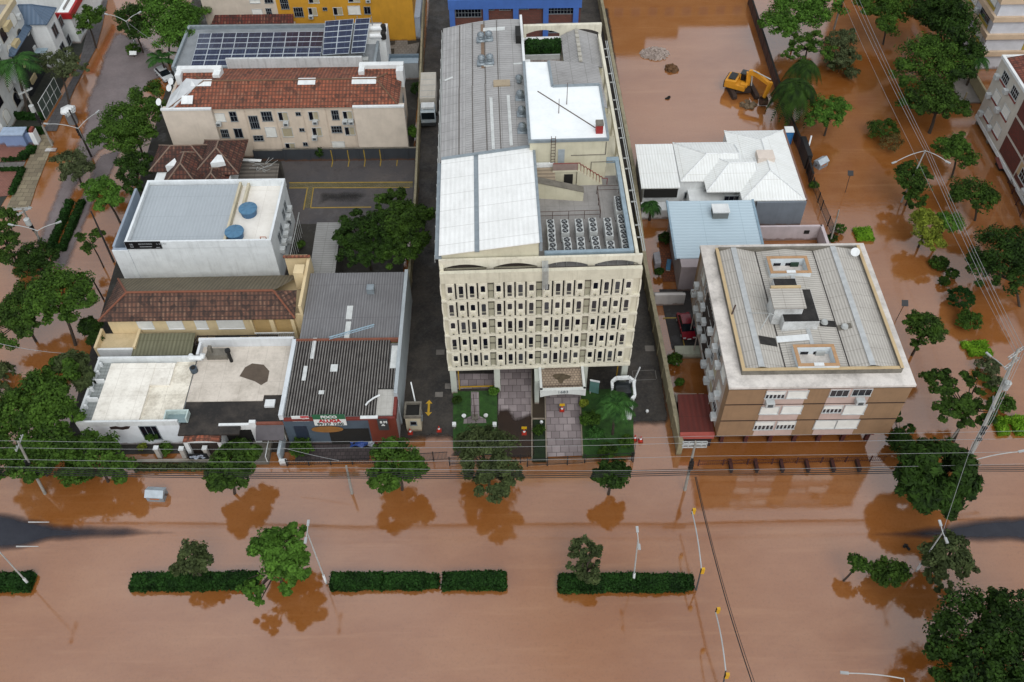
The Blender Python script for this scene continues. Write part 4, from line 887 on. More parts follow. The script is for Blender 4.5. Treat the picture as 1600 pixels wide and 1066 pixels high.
# ------------------------------------------------------------------ white commercial building with two blue tanks
K = thing('commercial_building', 'white two storey commercial building with grey metal roof and two blue tanks', 'commercial building', (-38.6, 89, 0))
M_wmold = paint('white render with black mould', '#d6dbdd', '#6d6f6c', .34)
MB().box(-47.6, -29.6, 83.6, 95.2, 0, 6.9).build('wall', M_wmold, K)
m = MB(); m.box(-47.65, -29.55, 83.5, 83.75, 6.9, 8.0).box(-47.65, -47.35, 83.75, 95.0, 6.9, 8.0).box(-29.85, -29.55, 83.75, 95.0, 6.6, 8.0).box(-47.65, -29.55, 95.0, 95.3, 6.9, 8.0); m.build('parapet', M_wmold, K)
xd0 = at(352, 372, 7.6)[0]; MB().box(xd0 - .15, xd0 + .15, 83.75, 95, 6.9, 7.75).box(xd0 + .9, xd0 + 1.2, 89.7, 95, 6.9, 7.6).build('roof_divider', paint('yellowed parapet', '#bdb49c', '#6d654f', .5), K)
MB().prism([(-47.3, 83.75), (xd0 - .15, 83.75), (xd0 - .15, 94.7), (-47.3, 94.7)], 6.9, [7.25, 7.25, 7.55, 7.55]).build('metal_roof', corrugated('pale zinc standing seam', '#a4abb0', '#82898d', pitch=.45, sheet=(1, 3.7), dirt=.3, rough=.45, axis=0, ridge=.22, metal=.1), K)
MB().box(xd0 + .15, -29.85, 83.75, 95.0, 6.9, 7.0).build('terrace', flatroof('white painted terrace', '#dcd8d0', '#9d9486', .35, .5, .7, seam=3.2), K)
M_tank = plain('faded blue tank plastic', '#3a6285', .6)
for px, py in ((389, 332), (368, 368)):
    x_, y_ = at(px, py, 7.3); t = thing('water_tank', 'round blue plastic water tank on the white terrace, %s one' % ('the rear' if py < 340 else 'the front'), 'water tank', (x_, y_, 7.0), group='blue tanks on the white terrace')
    MB().cyl(x_, y_, 7.02, 7.95, .95, 1.12, 24).build('tank_body', M_tank, t, smooth=False); l = MB(); l.cyl(x_, y_, 7.95, 8.05, 1.2, 1.18, 24); l.cyl(x_, y_, 8.05, 8.22, 1.15, .35, 24)
    for k in range(8): a = k * math.pi / 4; l.beam((x_ + .3 * math.cos(a), y_ + .3 * math.sin(a), 8.22), (x_ + 1.15 * math.cos(a), y_ + 1.15 * math.sin(a), 8.08), .07, .05)
    l.build('tank_lid', plain('faded blue tank lid', '#4b7593', .6), t)
lw = MB(); lw.box(-49.6, -47.6, 83.6, 84.0, 0, 6.6).box(-49.6, -49.3, 84.0, 95.0, 0, 6.9).box(-49.3, -47.6, 84.0, 95, 0, 4.6); lw.build('street_front', paint('blue grey street front', '#8d99a6', '#4f5964', .4), K)
MB().box(-49.62, -47.62, 83.5, 83.6, 0, 6.6).build('front_return', M_wmold, K)
sg = MB(); x_, z1 = fy(194, 378, 83.45); x2, z0 = fy(254, 388, 83.45); sg.box(x_, x2, 83.36, 83.47, z0, z1); sgo = sg.build('sign_board', plain('black sign board', '#101216', .4), K)
M_ltr = plain('pale lettering', '#9fa3a6', .6)
text_mesh('VB\nSul', .36, M_ltr, 'lettering', sgo, (x_ + .75, 83.34, (z0 + z1) / 2), (1, 0, 0), (0, 0, 1), .01)
for k, s in enumerate(('ESCRITÓRIO', 'L. SALÃO')): text_mesh(s, .3, M_ltr, 'lettering', sgo, (x_ + 2.5 + 2.0 * k, 83.34, z1 - .35), (1, 0, 0), (0, 0, 1), .01)
m = MB(); m.box(x_ + 1.7, x_ + 3.2, 83.33, 83.36, z0 + .35, z0 + .41); m.box(x_ + 3.7, x2 - .2, 83.33, 83.36, z0 + .2, z0 + .26); m.build('sign_line', M_ltr, sgo)
for y_, z_ in ((92.5, 5.0), (91, 5.0), (88.5, 4.6), (87, 4.6), (92.5, 2.2), (88.5, 2.0)): win(K, 'x', -29.6, y_ - .5, y_ + .5, z_, z_ + 1.3, 'bars', 1)
for y_, z_ in ((93.3, 4.2), (92.0, 3.9), (90.3, 3.6), (89.2, 3.4), (87.6, 3.5), (86.3, 3.4), (90, 1.6)):
    MB().box(-29.6, -29.0, y_ - .4, y_ + .4, z_, z_ + .6).build('air_conditioner', M_acu, K, bevel=.02)
m = MB()
for k in range(10): m.tube((-28.4, 85 + k * .9, .2), (-28.4, 85 + k * .9, 3.2), .04, n=5)
m.tube((-28.4, 84.6, 3.2), (-28.4, 94, 3.2), .05); m.build('side_grille', M_steel, K)
m = MB(); m.path([(-31, 84.2, 7.0), (-31, 84.2, 7.9), (-30.3, 84.2, 7.9), (-30.3, 84.2, 7.0)], .05, 5); m.build('tank_pipe', plain('orange pipe', '#a5572c', .6), K)
for y_ in (86.5, 88.5, 91, 93): MB().box(-49.9, -49.6, y_, y_ + .5, 5.8, 6.4).build('street_lamp_box', M_white, K)
# ------------------------------------------------------------------ yellow house
H = thing('yellow_house', 'yellow house with long mossy brown tile roof and white shuttered windows', 'house', (-37, 77, 0))
M_yell = paint('warm yellow house wall', '#d3bf97', '#8f7b52', .3)
ze = 5.0; rdg = at(300, 456, 7.0)[1]; e0 = at(300, 500, ze)[1]; hx0_, hx1_ = at(154, 500, ze)[0], at(461, 498, ze)[0]
MB().box(hx0_ + .6, hx1_ + 1.0, e0 + .7, 81.0, 0, 3.8).build('wall', M_yell, H)
m = MB(); x_a, x_b = hx0_ + 3.3, hx1_ - 2.6
m.quad((hx0_, e0, ze), (hx1_, e0, ze), (x_b, rdg, 7.0), (x_a, rdg, 7.0)); m.quad((hx0_, 81.0, 4.1), (hx0_, e0, ze), (x_a, rdg, 7.0)); m.quad((hx1_, e0, ze), (hx1_, rdg + .6, 6.4), (x_b, rdg, 7.0))
m.quad((hx0_, e0, ze - .15), (hx1_, e0, ze - .15), (hx1_, e0, ze), (hx0_, e0, ze)); m.quad((hx0_, 81, 3.9), (hx0_, e0, ze - .15), (hx0_, e0, ze), (hx0_, 81, 4.1)); m.build('tile_roof', M_tileM, H)
MB().quad((x_a, rdg, 7.0), (x_b, rdg, 7.0), (hx1_ - .4, 81.2, 4.2), (hx0_, 81.2, 4.0)).build('rear_roof', corrugated('mossy fibre cement', '#6f6550', '#3c3527', pitch=.45, sheet=(1, 9), dirt=.6, axis=0, ridge=.5), H)
m = MB(); m.tube((hx0_, 81.0, 4.15), (x_a, rdg, 7.05), .14, n=6); m.tube((x_a, rdg, 7.05), (x_b, rdg, 7.05), .14, n=6); m.tube((hx0_, e0, ze + .05), (x_a, rdg, 7.05), .12, n=6); m.tube((hx1_, e0, ze + .05), (x_b, rdg, 7.05), .12, n=6); m.build('ridge_tile', plain('weathered ridge tile', '#7a4a36', .9), H)
m = MB(); m.box(hx1_ + .6, hx1_ + .95, e0 + .4, 82, 3, 6.7).box(hx1_ - 2.2, hx1_ + .6, 81.7, 82, 3, 6.9).box(hx1_ - .6, hx1_ + .6, 78.5, 80, 4.5, 7.2); m.build('side_parapet', M_yell, H)
MB().box(hx1_ - 2.3, hx1_ + 1.0, 81.4, 81.75, 6.9, 7.1).build('coping', M_tileR, H)
YF = e0 + .7
MB().box(hx0_ + .62, hx1_ + .9, YF + .005, YF + .3, 3.8, ze - .16).build('upper_wall', M_yell, H)
for q, st, nb in (((250, 872, 355, 914), 'shutter', 3), ((412, 870, 517, 914), 'shutter', 3), ((565, 870, 647, 914), 'shutter', 2), ((685, 868, 845, 912), 'shutter', 4)):
    a_ = Z3(q[0], q[1]); b_ = Z3(q[2], q[3]); winpx(H, YF, a_[0], a_[1], b_[0], b_[1], st, nb, frame=M_white)
pa = Z3(885, 870); x_, z_ = fy(pa[0], pa[1] + 2, YF); pb = Z3(1120, 930); x2, z2 = fy(pb[0], pb[1], YF)
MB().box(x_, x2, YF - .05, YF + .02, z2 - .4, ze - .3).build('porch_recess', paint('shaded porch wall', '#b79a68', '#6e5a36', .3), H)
m = MB(); xm = (x_ + x2) / 2; m.box(x_ - .1, x_ + .1, YF - .5, YF - .05, z2 - .6, ze - .2).box(xm - .25, xm + .25, YF - .5, YF - .05, z2 - .6, ze - .2).box(x2 - .1, x2 + .3, YF - .6, YF - .05, 0, ze - .2); m.build('porch_pillar', M_yell, H)
m = MB()
for i in range(22): xx = x_ + .2 + (x2 - x_ - .3) * i / 21; m.tube((xx, YF - .55, z2 - .5), (xx, YF - .55, z2 + .35), .05, n=5)
m.box(x_, x2, YF - .62, YF - .48, z2 + .35, z2 + .45).box(x_, x2, YF - .62, YF - .48, z2 - .6, z2 - .5); m.build('balustrade', M_white, H)
# terrace walls and awning in front
za = 2.7; q0 = at(209, 522, za); q1 = at(305, 552, za)
Aw = thing('awning', 'grey green corrugated awning roof in front of the yellow house', 'awning', ((q0[0] + q1[0]) / 2, (q0[1] + q1[1]) / 2, 0))
MB().prism([(at(204, 553, za)[0], q1[1]), (at(298, 552, za)[0], q1[1]), (at(305, 522, za)[0], q0[1]), (at(214, 522, za)[0], q0[1])], [za - .35, za - .35, za, za], [za - .28, za - .28, za + .07, za + .07]).build('sheet_roof', corrugated('grey green sheet', '#77765f', '#45432f', pitch=.45, sheet=(1, 9), dirt=.5, axis=0, ridge=.55), Aw)
m = MB()
for px, py in ((206, 552), (296, 551), (302, 524), (216, 524)): a_ = at(px, py, za); m.tube((a_[0], a_[1], 0), (a_[0], a_[1], za - .3), .06)
m.build('post', M_pipe, Aw)
w0 = at(165, 512, 3.0); Tw = thing('garden_terrace', 'yellow garden terrace with cream walls left of the corrugated awning', 'terrace', (w0[0], w0[1], 0))
xl0, yb0 = at(163, 514, 2.6); xr0, yf0 = at(209, 542, 2.6)
MB().box(xl0, xr0, yf0, YF - .05, 0, 2.0).build('terrace_floor', flatroof('stained cream terrace', '#c4b28f', '#87754f', .5, .9), Tw)
m = MB(); m.box(xl0 - .3, xl0, yf0 - .3, YF, 0, 2.9).box(xr0, xr0 + .3, yf0 - .3, YF - .1, 0, 2.9); m.build('side_wall', M_yell, Tw); MB().box(xl0, xr0, yf0 - .35, yf0 - .05, 0, 2.5).build('front_wall', M_white, Tw)
Pg = thing('pergola', 'dark steel pergola over the yard of the yellow house', 'pergola', (*at(370, 530, 2.6), 0)); m = MB()
pz = 2.6; pa, pb = at(305, 538, pz), at(434, 523, pz)
for k in range(9): xx = pa[0] + (pb[0] - pa[0]) * k / 8; m.beam((xx, pa[1], pz), (xx, pb[1], pz), .12, .12)
for yy in (pa[1], pb[1]): m.beam((pa[0], yy, pz - .1), (pb[0], yy, pz - .1), .12, .12)
for xx in (pa[0], pb[0]): m.tube((xx, pa[1], 0), (xx, pa[1], pz), .07)
m.build('frame', plain('dark pergola steel', '#2b2320', .7), Pg); MB().box(pa[0] + 2.2, pa[0] + 5.2, pa[1] + .1, pb[1] - .1, pz + .07, pz + .1).build('shade_cloth', M_black, Pg)
# ------------------------------------------------------------------ white flat roofed shop on the corner
N_ = thing('white_shop', 'white flat roofed corner shop with wave emblem on its front wall', 'shop', (-42, 63, 0))
NX0, NX1, NY0, NY1, NZ = -47.7, -36.6, 58.9, 68.1, 4.4
M_tw = flatroof('off white roof tiles', '#e3dfd5', '#8f8574', .6, .5, .7, seam=2.8)
MB().box(NX0, NX1, NY0, NY1, 0, 3.6).build('wall', paint('bright white shop wall', '#d5dade', '#9a9d9f', .25), N_)
MB().box(-46.2, -41.0, NY0 + .25, 67.5, 3.6, 4.0).build('roof_platform', M_tw, N_); MB().box(-41.0, -38.8, 64.3, 67.5, 3.6, 3.95).build('roof_platform', M_tw, N_); MB().box(-41.0, NX1, NY0 + .25, 64.3, 3.6, 3.72).box(-38.8, NX1, 64.3, 67.8, 3.6, 3.722).build('roof', flatroof('yellow stained white roof', '#ddd7c8', '#6f6048', .8, .6, .7, seam=3.0), N_)
MB().box(NX0 + .25, -46.2, NY0 + .25, 67.8, 3.6, 3.7).build('side_gutter_roof', corrugated('grey strip roof', '#8d9290', '#595d5c', pitch=.5, sheet=(1, 1.2), axis=1), N_)
m = MB(); m.box(NX0, NX1, NY0, NY0 + .25, 3.6, NZ).box(NX0, NX0 + .25, NY0 + .25, NY1, 3.6, NZ).box(NX0, NX1, NY1 - .3, NY1, 3.6, NZ + .1); m.build('parapet', paint('white parapet', '#ccd0d0', '#77756f', .45), N_)
m = MB()
for k in range(7): m.box(NX0 + .25, NX0 + .5, 60 + k * 1.2, 60.25 + k * 1.2, 3.7, 4.3)
for yy in (62.2, 64.8): m.box(NX0 + .25, -46.2, yy, yy + .12, 3.7, 4.4)
m.build('parapet_rib', M_white, N_)
a_ = at(222, 642, 4.4); b_ = at(293, 662, 4.4); sx0, sy0, sx1, sy1 = at(256, 662, 4.3)[0], NY0 + .26, at(291, 650, 4.3)[0], at(258, 642, 4.3)[1]
m = MB(); m.box(sx0 - .15, sx0, sy0, sy1, 3.7, 4.5).box(sx1, sx1 + .15, sy0, sy1, 3.7, 4.5).box(sx0, sx1, sy1 - .15, sy1, 3.7, 4.5); cu = m.build('skylight', plain('pale aqua frame', '#b6c6c2', .5), N_); MB().box(sx0, sx1, sy0, sy1 - .15, 3.73, 3.8).build('pane', plain('grey aqua glass', '#7f9295', .15), cu)
def flat_fig(pts, name, mat, parent, y): MB().extrude([fy(px, py, y) for px, py in pts], 'y', y - .05, y).build(name, mat, parent)
wv = [Z4(*q) for q in ((190, 660), (215, 656), (238, 660), (258, 656), (276, 657), (270, 666), (245, 670), (222, 667), (196, 669))]
flat_fig(wv, 'wave_emblem', plain('dark brown emblem', '#2a1c19', .6), N_, NY0 - .02)
a_ = Z4(300, 655); b_ = Z4(412, 708); x_, z1 = fy(a_[0], a_[1], NY0); x2, z0 = fy(b_[0], b_[1], NY0); win(N_, 'y', NY0, x_ + .2, x2, z0, z1, 'dark', -1, 3)
MB().box(NX1 - .1, NX1 + .6, NY0 + .1, NY0 + .35, 0, 3.4).box(NX1, NX1 + 1.2, NY0 + 1, NY0 + 1.3, 0, 3.4).build('porch_wall', paint('brown porch wall', '#4b3329', '#2b1c15', .4), N_)
pn = at(303, 578, 4); Pt = thing('ventilator_drum', 'small dark blue grey drum fan on the yellow stained roof', 'fan', (pn[0], pn[1], 3.72)); MB().cyl(pn[0], pn[1], 3.73, 4.4, .42, .42, 16).build('drum', plain('blue grey drum', '#3d4a55', .5), Pt); MB().cyl(pn[0], pn[1], 4.4, 4.42, .3, .3, 16).build('fan_opening', M_black, Pt)
m = MB(); c0 = at(303, 553, 5); m.path([(c0[0] + 1.0, c0[1], 5.0), (c0[0] + .9, c0[1] - .3, 4.6), (c0[0] - .5, c0[1] - .3, 4.6), (c0[0] - .5, c0[1] + .2, 4.5)], .3, 10); m.build('exhaust_duct', M_white, N_)
# ------------------------------------------------------------------ house with beige terrace and black front roof
T = thing('terrace_house', 'low house with beige tiled roof terrace and black bitumen front roof', 'house', (-31, 63, 0))
TX0, TX1 = -36.45, -25.4
MB().box(TX0, TX1, 59.0, 70.0, 0, 3.5).build('wall', paint('off white house wall', '#b8b3aa', '#6f6a62', .4), T)
M_bt = flatroof('beige roof tiles', '#c6bdb1', '#837a6d', .65, .6, .7, seam=2.2)
yk = at(350, 627, 3.7)[1]; MB().box(TX0, TX1 - 2.5, yk, 70.0, 3.5, 3.72).box(TX1 - 2.5, TX1, yk + .8, 70, 3.5, 3.721).build('roof_terrace', M_bt, T)
m = MB(); m.box(TX0, -33.0 + 3.2, 57.6, yk, 3.4, 3.62).box(-29.8, TX1, 59.2, yk, 3.4, 3.62).box(TX1 - 2.5, TX1, yk, yk + .8, 3.5, 3.63); m.build('bitumen_roof', flatroof('black bitumen roof', '#171412', '#4b433c', .75, .45), T)
MB().box(TX0, TX1, 70.0, 70.35, 0, 5.0).box(TX0 + .0, TX0 + .3, 68.2, 70.0, 3.6, 4.6).build('rear_parapet', paint('white rear parapet', '#cbced0', '#8c8c88', .35), T)
cpt = [at(px, py, 3.73) for px, py in ((374, 588), (383, 574), (394, 568), (412, 570), (421, 580), (418, 596), (408, 602), (398, 596))]
MB().quad(*[(x, y, 3.735) for x, y in cpt]).build('tar_patch', flatroof('dark tar patch', '#55493d', '#332a22', .6, 1.2), T)
a_ = at(422, 632, 3.7); MB().box(a_[0] - .55, a_[0] + .55, a_[1] - .4, a_[1] + .55, 3.62, 3.9).build('roof_light', M_white, T)
a_ = at(340, 553, 4.2); m = MB(); m.prism([(a_[0] - 1.2, a_[1] - .5), (a_[0] + 1.2, a_[1] - .5), (a_[0] + 1.2, a_[1] + .6), (a_[0] - 1.2, a_[1] + .6)], 3.72, 4.5).box(a_[0] - .9, a_[0] - .5, a_[1] - .2, a_[1] + .3, 4.5, 5.4); m.build('barbecue_stack', M_conc, T)
a_ = at(357, 552, 5.2); MB().cyl(a_[0], a_[1], 3.7, 5.5, .2, .2, 10).cyl(a_[0], a_[1], 5.5, 5.8, .32, .32, 10).build('chimney', M_black, T)
# garage portal with gently arched tiled head, second opening and grey awning
gx0, zt_ = fy(284, 684, 57.2); gx1 = fy(343, 684, 57.2)[0]; m = MB(); m.box(gx0, gx0 + .45, 57.0, 57.5, 0, 3.2).box(gx1 - .4, gx1, 57.0, 59.0, 0, 3.2)
for i in range(8):
    t0, t1 = i / 8, (i + 1) / 8; h = lambda t: 3.1 + .3 * (1 - (2 * t - 1) ** 2); xa, xb = gx0 + (gx1 - gx0) * t0, gx0 + (gx1 - gx0) * t1
    m.prism([(xa, 57.02), (xb, 57.02), (xb, 57.48), (xa, 57.48)], 2.9, [h(t0), h(t1), h(t1), h(t0)])
m.build('garage_portal', M_white, T); m = MB()
for i in range(8):
    t0, t1 = i / 8, (i + 1) / 8; xa, xb = gx0 + (gx1 - gx0) * t0, gx0 + (gx1 - gx0) * t1
    m.prism([(xa, 56.9), (xb, 56.9), (xb, 57.7), (xa, 57.7)], [h(t0) + .01, h(t1) + .01, h(t1) + .01, h(t0) + .01], [h(t0) + .14, h(t1) + .14, h(t1) + .14, h(t0) + .14])
m.build('portal_tile_course', M_tileR, T); MB().box(gx0 + .45, gx1 - .4, 57.3, 57.4, .1, 2.9).build('garage_door', corrugated('dark brown garage door', '#2d221c', '#110d0b', pitch=.8, sheet=(1, 9), dirt=.2), T)
x_, z_ = fy(346, 673, 58.9); x2 = fy(394, 667, 58.9)[0]; m = MB(); m.box(x_, x2, 58.7, 59.0, 2.9, 3.75).box(x2 - .1, x2 + .6, 58.6, 59.0, 0, 4.3); m.build('front_wall', M_white, T)
MB().box(x_, x2 - .1, 58.8, 58.95, .2, 2.9).build('front_opening', M_dark, T)
m = MB(); x3 = fy(393, 660, 58.0)[0]; x4 = fy(438, 660, 58.0)[0]; m.prism([(x3, 57.4), (x4, 57.4), (x4, 58.7), (x3, 58.7)], [2.6, 2.6, 3.6, 3.6], [2.7, 2.7, 3.7, 3.7]); m.build('door_awning', plain('grey awning sheet', '#4c474b', .6), T); MB().box(x3, x4, 58.7, 59.0, 3.3, 3.95).build('awning_head', plain('dull terracotta band', '#7a4636', .8), T)
# ------------------------------------------------------------------ corrugated shop to let
Q = thing('corrugated_shop', 'shop under ribbed dark asbestos roof with letting signs on the front', 'shop', (-19, 63.5, 0))
QX0, QX1, QY0, QY1 = -25.0, -12.75, 58.6, 69.2
MB().box(QX0, QX1, QY0 + .1, 69.2, 0, 4.9).build('wall', paint('pale grey shop wall', '#97999a', '#575656', .4), Q)
m = MB(); NP = 38; W_ = (QX1 - QX0 - .5) / NP; zf = lambda y: 5.15 + .35 * (y - QY0) / (QY1 - QY0)
for row in range(3):
    ya_, yb_ = QY0 + .1 + 3.5 * row, QY0 + .1 + 3.5 * (row + 1) + .12; dz = .03 * row
    for i in range(NP):
        x0_ = QX0 + .25 + i * W_
        if row == 2 and i > 34 : continue
        if row == 0 and i > 31 : continue
        pr = [(0, 0), (.22, .17), (.42, .2), (.62, .14), (1.0, 0)]
        for q_, ((u0, h0), (u1, h1)) in enumerate(zip(pr[:-1], pr[1:])): m.cur = 0 if q_ in (1, 2) else 1; m.quad((x0_ + u0 * W_, ya_, zf(ya_) + h0 + dz), (x0_ + u1 * W_, ya_, zf(ya_) + h1 + dz), (x0_ + u1 * W_, yb_, zf(yb_) + h1 + dz), (x0_ + u0 * W_, yb_, zf(yb_) + h0 + dz))  # faces beside each valley are coloured darker than the crests
M_rib = flatroof('blackened asbestos sheet', '#7d7975', '#2d2826', .7, .9, .85); m.build('ribbed_roof', [M_rib, flatroof('dark sheet valley', '#2a2725', '#151210', .7, .9, .9)], Q, fix=False)
MB().quad((QX1 - 2.1, QY0 + .15, zf(QY0) - .02), (QX1 - .25, QY0 + .15, zf(QY0) - .02), (QX1 - .25, QY0 + 3.6, zf(QY0 + 3.6)), (QX1 - 2.1, QY0 + 3.6, zf(QY0 + 3.6))).build('clear_sheet', flatroof('pale grey clear sheets', '#a9a7a1', '#7a776f', .4, .8, .5, seam=.6), Q)
m = MB(); m.box(QX0 - .25, QX0 + .22, QY0 - .1, 69.3, 4.9, 5.75); m.build('left_parapet', paint('white painted parapet', '#c9cfd3', '#848a8c', .35), Q); MB().box(QX1 - .25, QX1 + .15, QY0 + 2.5, 80.1, 0, 6.0).build('party_wall', paint('pale blue grey party wall', '#a5adb1', '#62676a', .45), Q)
m = MB(); m.box(QX0 + .2, QX1, QY0 - .2, QY0 + .1, 4.75, 5.05).box(QX1 - .25, QX1 + .1, QY0 + .1, QY0 + 2.5, 4.5, 5.35); m.build('red_gutter', plain('rust red gutter', '#6e2a22', .7), Q); MB().box(-16.5, -14.6, QY0 - .24, QY0 + .12, 5.05, 5.2).build('white_flashing', M_white, Q)
MB().box(QX0 + .2, QX1 - .2, 69.0, 69.25, 5.3, 5.85).build('rear_ridge', plain('rusty red ridge strip', '#7b4a38', .9), Q)
for px, py, w, d in ((490, 545, .22, 1.5), (476, 583, .22, 1.0), (522, 575, .4, .5), (502, 612, .3, .25), (617, 558, .45, 1.6)):
    x_, y_ = at(px, py, 5.6); MB().prism([(x_ - w, y_ - d), (x_ + w, y_ - d), (x_ + w, y_ + d), (x_ - w, y_ + d)], [zf(y_ - d) + .2] * 2 + [zf(y_ + d) + .2] * 2, [zf(y_ - d) + .25] * 2 + [zf(y_ + d) + .25] * 2).build('roof_patch', M_trans, Q)
p = [at(px, py, 5.9) for px, py in ((571, 632), (575, 627), (583, 621), (593, 616))]; MB().path([(x, y, 5.75) for x, y in p], .1, 8).build('white_pipe', M_white, Q)
# front
QF = QY0 + .1
def frect(px0, py0, px1, py1, name, mat, parent, d0, d1):
    x0_, z1_ = fy(px0, py0, QF - d1); x1_, z0_ = fy(px1, py1, QF - d1); return MB().box(x0_, x1_, QF - d1, QF - d0, z0_, z1_).build(name, mat, parent), (x0_, x1_, z0_, z1_)
Z6 = lambda x, y: (400 + x / 4.847, 500 + y / 4.847)
MB().box(QX0, -15.7, QF - .12, QF - .005, .2, 4.75).build('blue_grey_front', paint('blue grey shop front', '#46535f', '#2d353d', .35), Q)
MB().box(-15.7, QX1 + .05, QF - .3, QF - .005, .2, 4.75).build('rust_red_front', paint('rust red front panel', '#6d2f1d', '#47200f', .3), Q)
MB().box(-24.0, -22.6, QF - .2, QF - .12, .2, 3.6).build('blue_door', plain('dark blue door', '#27303f', .5), Q)
MB().box(-20.3, -15.9, QF - .2, QF - .12, .2, 3.0).build('shutter_opening', M_dark, Q)
x_, z_ = fy(*Z6(540, 830), QF - .25); g = MB(); g.extrude([(x_ + 1.75 * math.cos(a) * (1 if math.sin(a) < 0 else 1), z_ + .55 * math.sin(a)) for a in [i * math.pi / 12 for i in range(24)]], 'y', QF - .26, QF - .2); g.build('wall_painting', plain('ochre wall painting', '#8a5f2c', .7), Q)
def sign(px0, py0, px1, py1, d, mat, name='sign_board'):
    a_ = Z6(px0, py0); b_ = Z6(px1, py1); return frect(a_[0], a_[1], b_[0], b_[1], name, mat, Q, d - .08, d)
M_sgw = plain('white sign face', '#cfd2d0', .5, .05); M_sgg = plain('green sign band', '#1f5b3c', .5, .05); M_sgr = plain('red sign face', '#a8242a', .5, .05)
o, (x0_, x1_, z0_, z1_) = sign(425, 728, 690, 798, .42, M_sgw); hb = z1_ - (z1_ - z0_) * .34
yS = QF - .425; gb = MB(); gb.box(x0_, x1_, yS - .03, yS, hb, z1_ + .25); gb.build('green_band', M_sgg, o)
text_mesh('FOCO', .62, M_sgw, 'lettering', o, ((x0_ + x1_) / 2, yS - .05, (hb + z1_ + .25) / 2), (1, 0, 0), (0, 0, 1), .015, bold=.02)
text_mesh('ALUGA', .72, M_sgr, 'lettering', o, ((x0_ + x1_) / 2, yS - .02, z0_ + (hb - z0_) * .72), (1.25, 0, 0), (0, 0, 1), .015, bold=.035)
text_mesh('99127 1260', .6, plain('dark green numerals', '#2d3f3a', .5), 'lettering', o, ((x0_ + x1_) / 2, yS - .02, z0_ + (hb - z0_) * .24), (1, 0, 0), (0, 0, 1), .015, bold=.015)
o, (x0_, x1_, z0_, z1_) = sign(265, 732, 408, 768, .2, M_sgw); xm = x0_ + (x1_ - x0_) * .52; MB().box(xm, x1_, QF - .24, QF - .2, z0_ + .25, z1_ + .05).build('red_half', M_sgr, o)
text_mesh('ALUGA', .3, M_sgw, 'lettering', o, ((xm + x1_) / 2, QF - .26, (z0_ + z1_) / 2 + .15), (1, 0, 0), (0, 0, 1), .01, bold=.01)
text_mesh('casa nova', .2, plain('grey lettering', '#777b7e', .5), 'lettering', o, ((xm + x0_) / 2, QF - .22, (z0_ + z1_) / 2), (1, 0, 0), (0, 0, 1), .01)
o, (x0_, x1_, z0_, z1_) = sign(915, 755, 1010, 835, 1.0, plain('dark grey projecting sign', '#33383a', .5)); text_mesh('S M', .5, M_sgw, 'lettering', o, ((x0_ + x1_) / 2 + .1, QF - 1.01, z1_ - .5), (1, 0, 0), (0, 0, 1), .01, bold=.03); text_mesh('▲', .5, M_sgw, 'lettering', o, ((x0_ + x1_) / 2, QF - 1.01, z1_ - 1.0), (1, 0, 0), (0, 0, 1), .01)
a_ = at(521, 523, 6.4); b_ = at(585, 512, 6.4); Ma = thing('lattice_mast', 'pale blue lattice mast lying across the grey corrugated roof', 'mast', (a_[0], a_[1], 5.9)); m = MB()
pA, pB = Vector((a_[0] - .5, a_[1] - .4, 6.05)), Vector((b_[0], b_[1], 6.6))
for o_ in (Vector((0, 0, 0)), Vector((0, .28, 0)), Vector((0, .14, .24))): m.tube(pA + o_, pB + o_, .035, n=5)
for k in range(10): t = k / 10; m.tube(pA.lerp(pB, t), pA.lerp(pB, t + .1) + Vector((0, .28, 0)), .025, n=4)
m.build('lattice', plain('pale blue steel', '#8fa9b8', .5), Ma)
# grey roofs behind it
U = thing('warehouse', 'warehouse with wide grey corrugated roof behind the ribbed shop roof', 'warehouse', (-18.5, 74.5, 0))
MB().box(-24.4, -13.05, 69.4, 79.8, 0, 5.0).build('wall', paint('dull yellow side wall', '#a19860', '#5f5a39', .4), U)
MB().prism([(-24.6, 69.35), (-13.0, 69.35), (-13.0, 80.0), (-24.6, 80.0)], [5.1, 5.1, 5.5, 5.5], [5.25, 5.25, 5.65, 5.65]).build('grey_roof', corrugated('mid grey corrugated roof', '#7c7c7e', '#474546', pitch=.32, sheet=(1, 5.2), dirt=.55, axis=0, ridge=.55), U)
a_ = at(579, 454, 5.9); MB().box(a_[0] - .45, a_[0] + .45, a_[1] - .3, a_[1] + .6, 5.5, 6.4).build('roof_vent', M_galv, U, bevel=.05)
for px, py, w, d in ((546, 488, .35, 1.0), (543, 516, .3, 1.3)): x_, y_ = at(px, py, 5.5); MB().prism([(x_ - w, y_ - d), (x_ + w, y_ - d), (x_ + w, y_ + d), (x_ - w, y_ + d)], 5.3, [5.45, 5.45, 5.55, 5.55]).build('roof_light', M_trans, U)
U2 = thing('narrow_shed', 'narrow grey corrugated shed roof leading back beside the dark trees', 'shed', (-23.4, 86, 0))
MB().box(-25.0, -22.2, 80.3, 90.8, 0, 3.9).build('wall', plain('dim shed wall', '#4c4a45', .9), U2); MB().prism([(-25.2, 80.2), (-22.0, 80.2), (-22.3, 91), (-25.5, 91)], 3.9, [4.05, 4.0, 4.0, 4.05]).build('roof', corrugated('light grey shed roof', '#8b8b89', '#56544f', pitch=.4, sheet=(1, 1.5), dirt=.5, axis=1), U2)
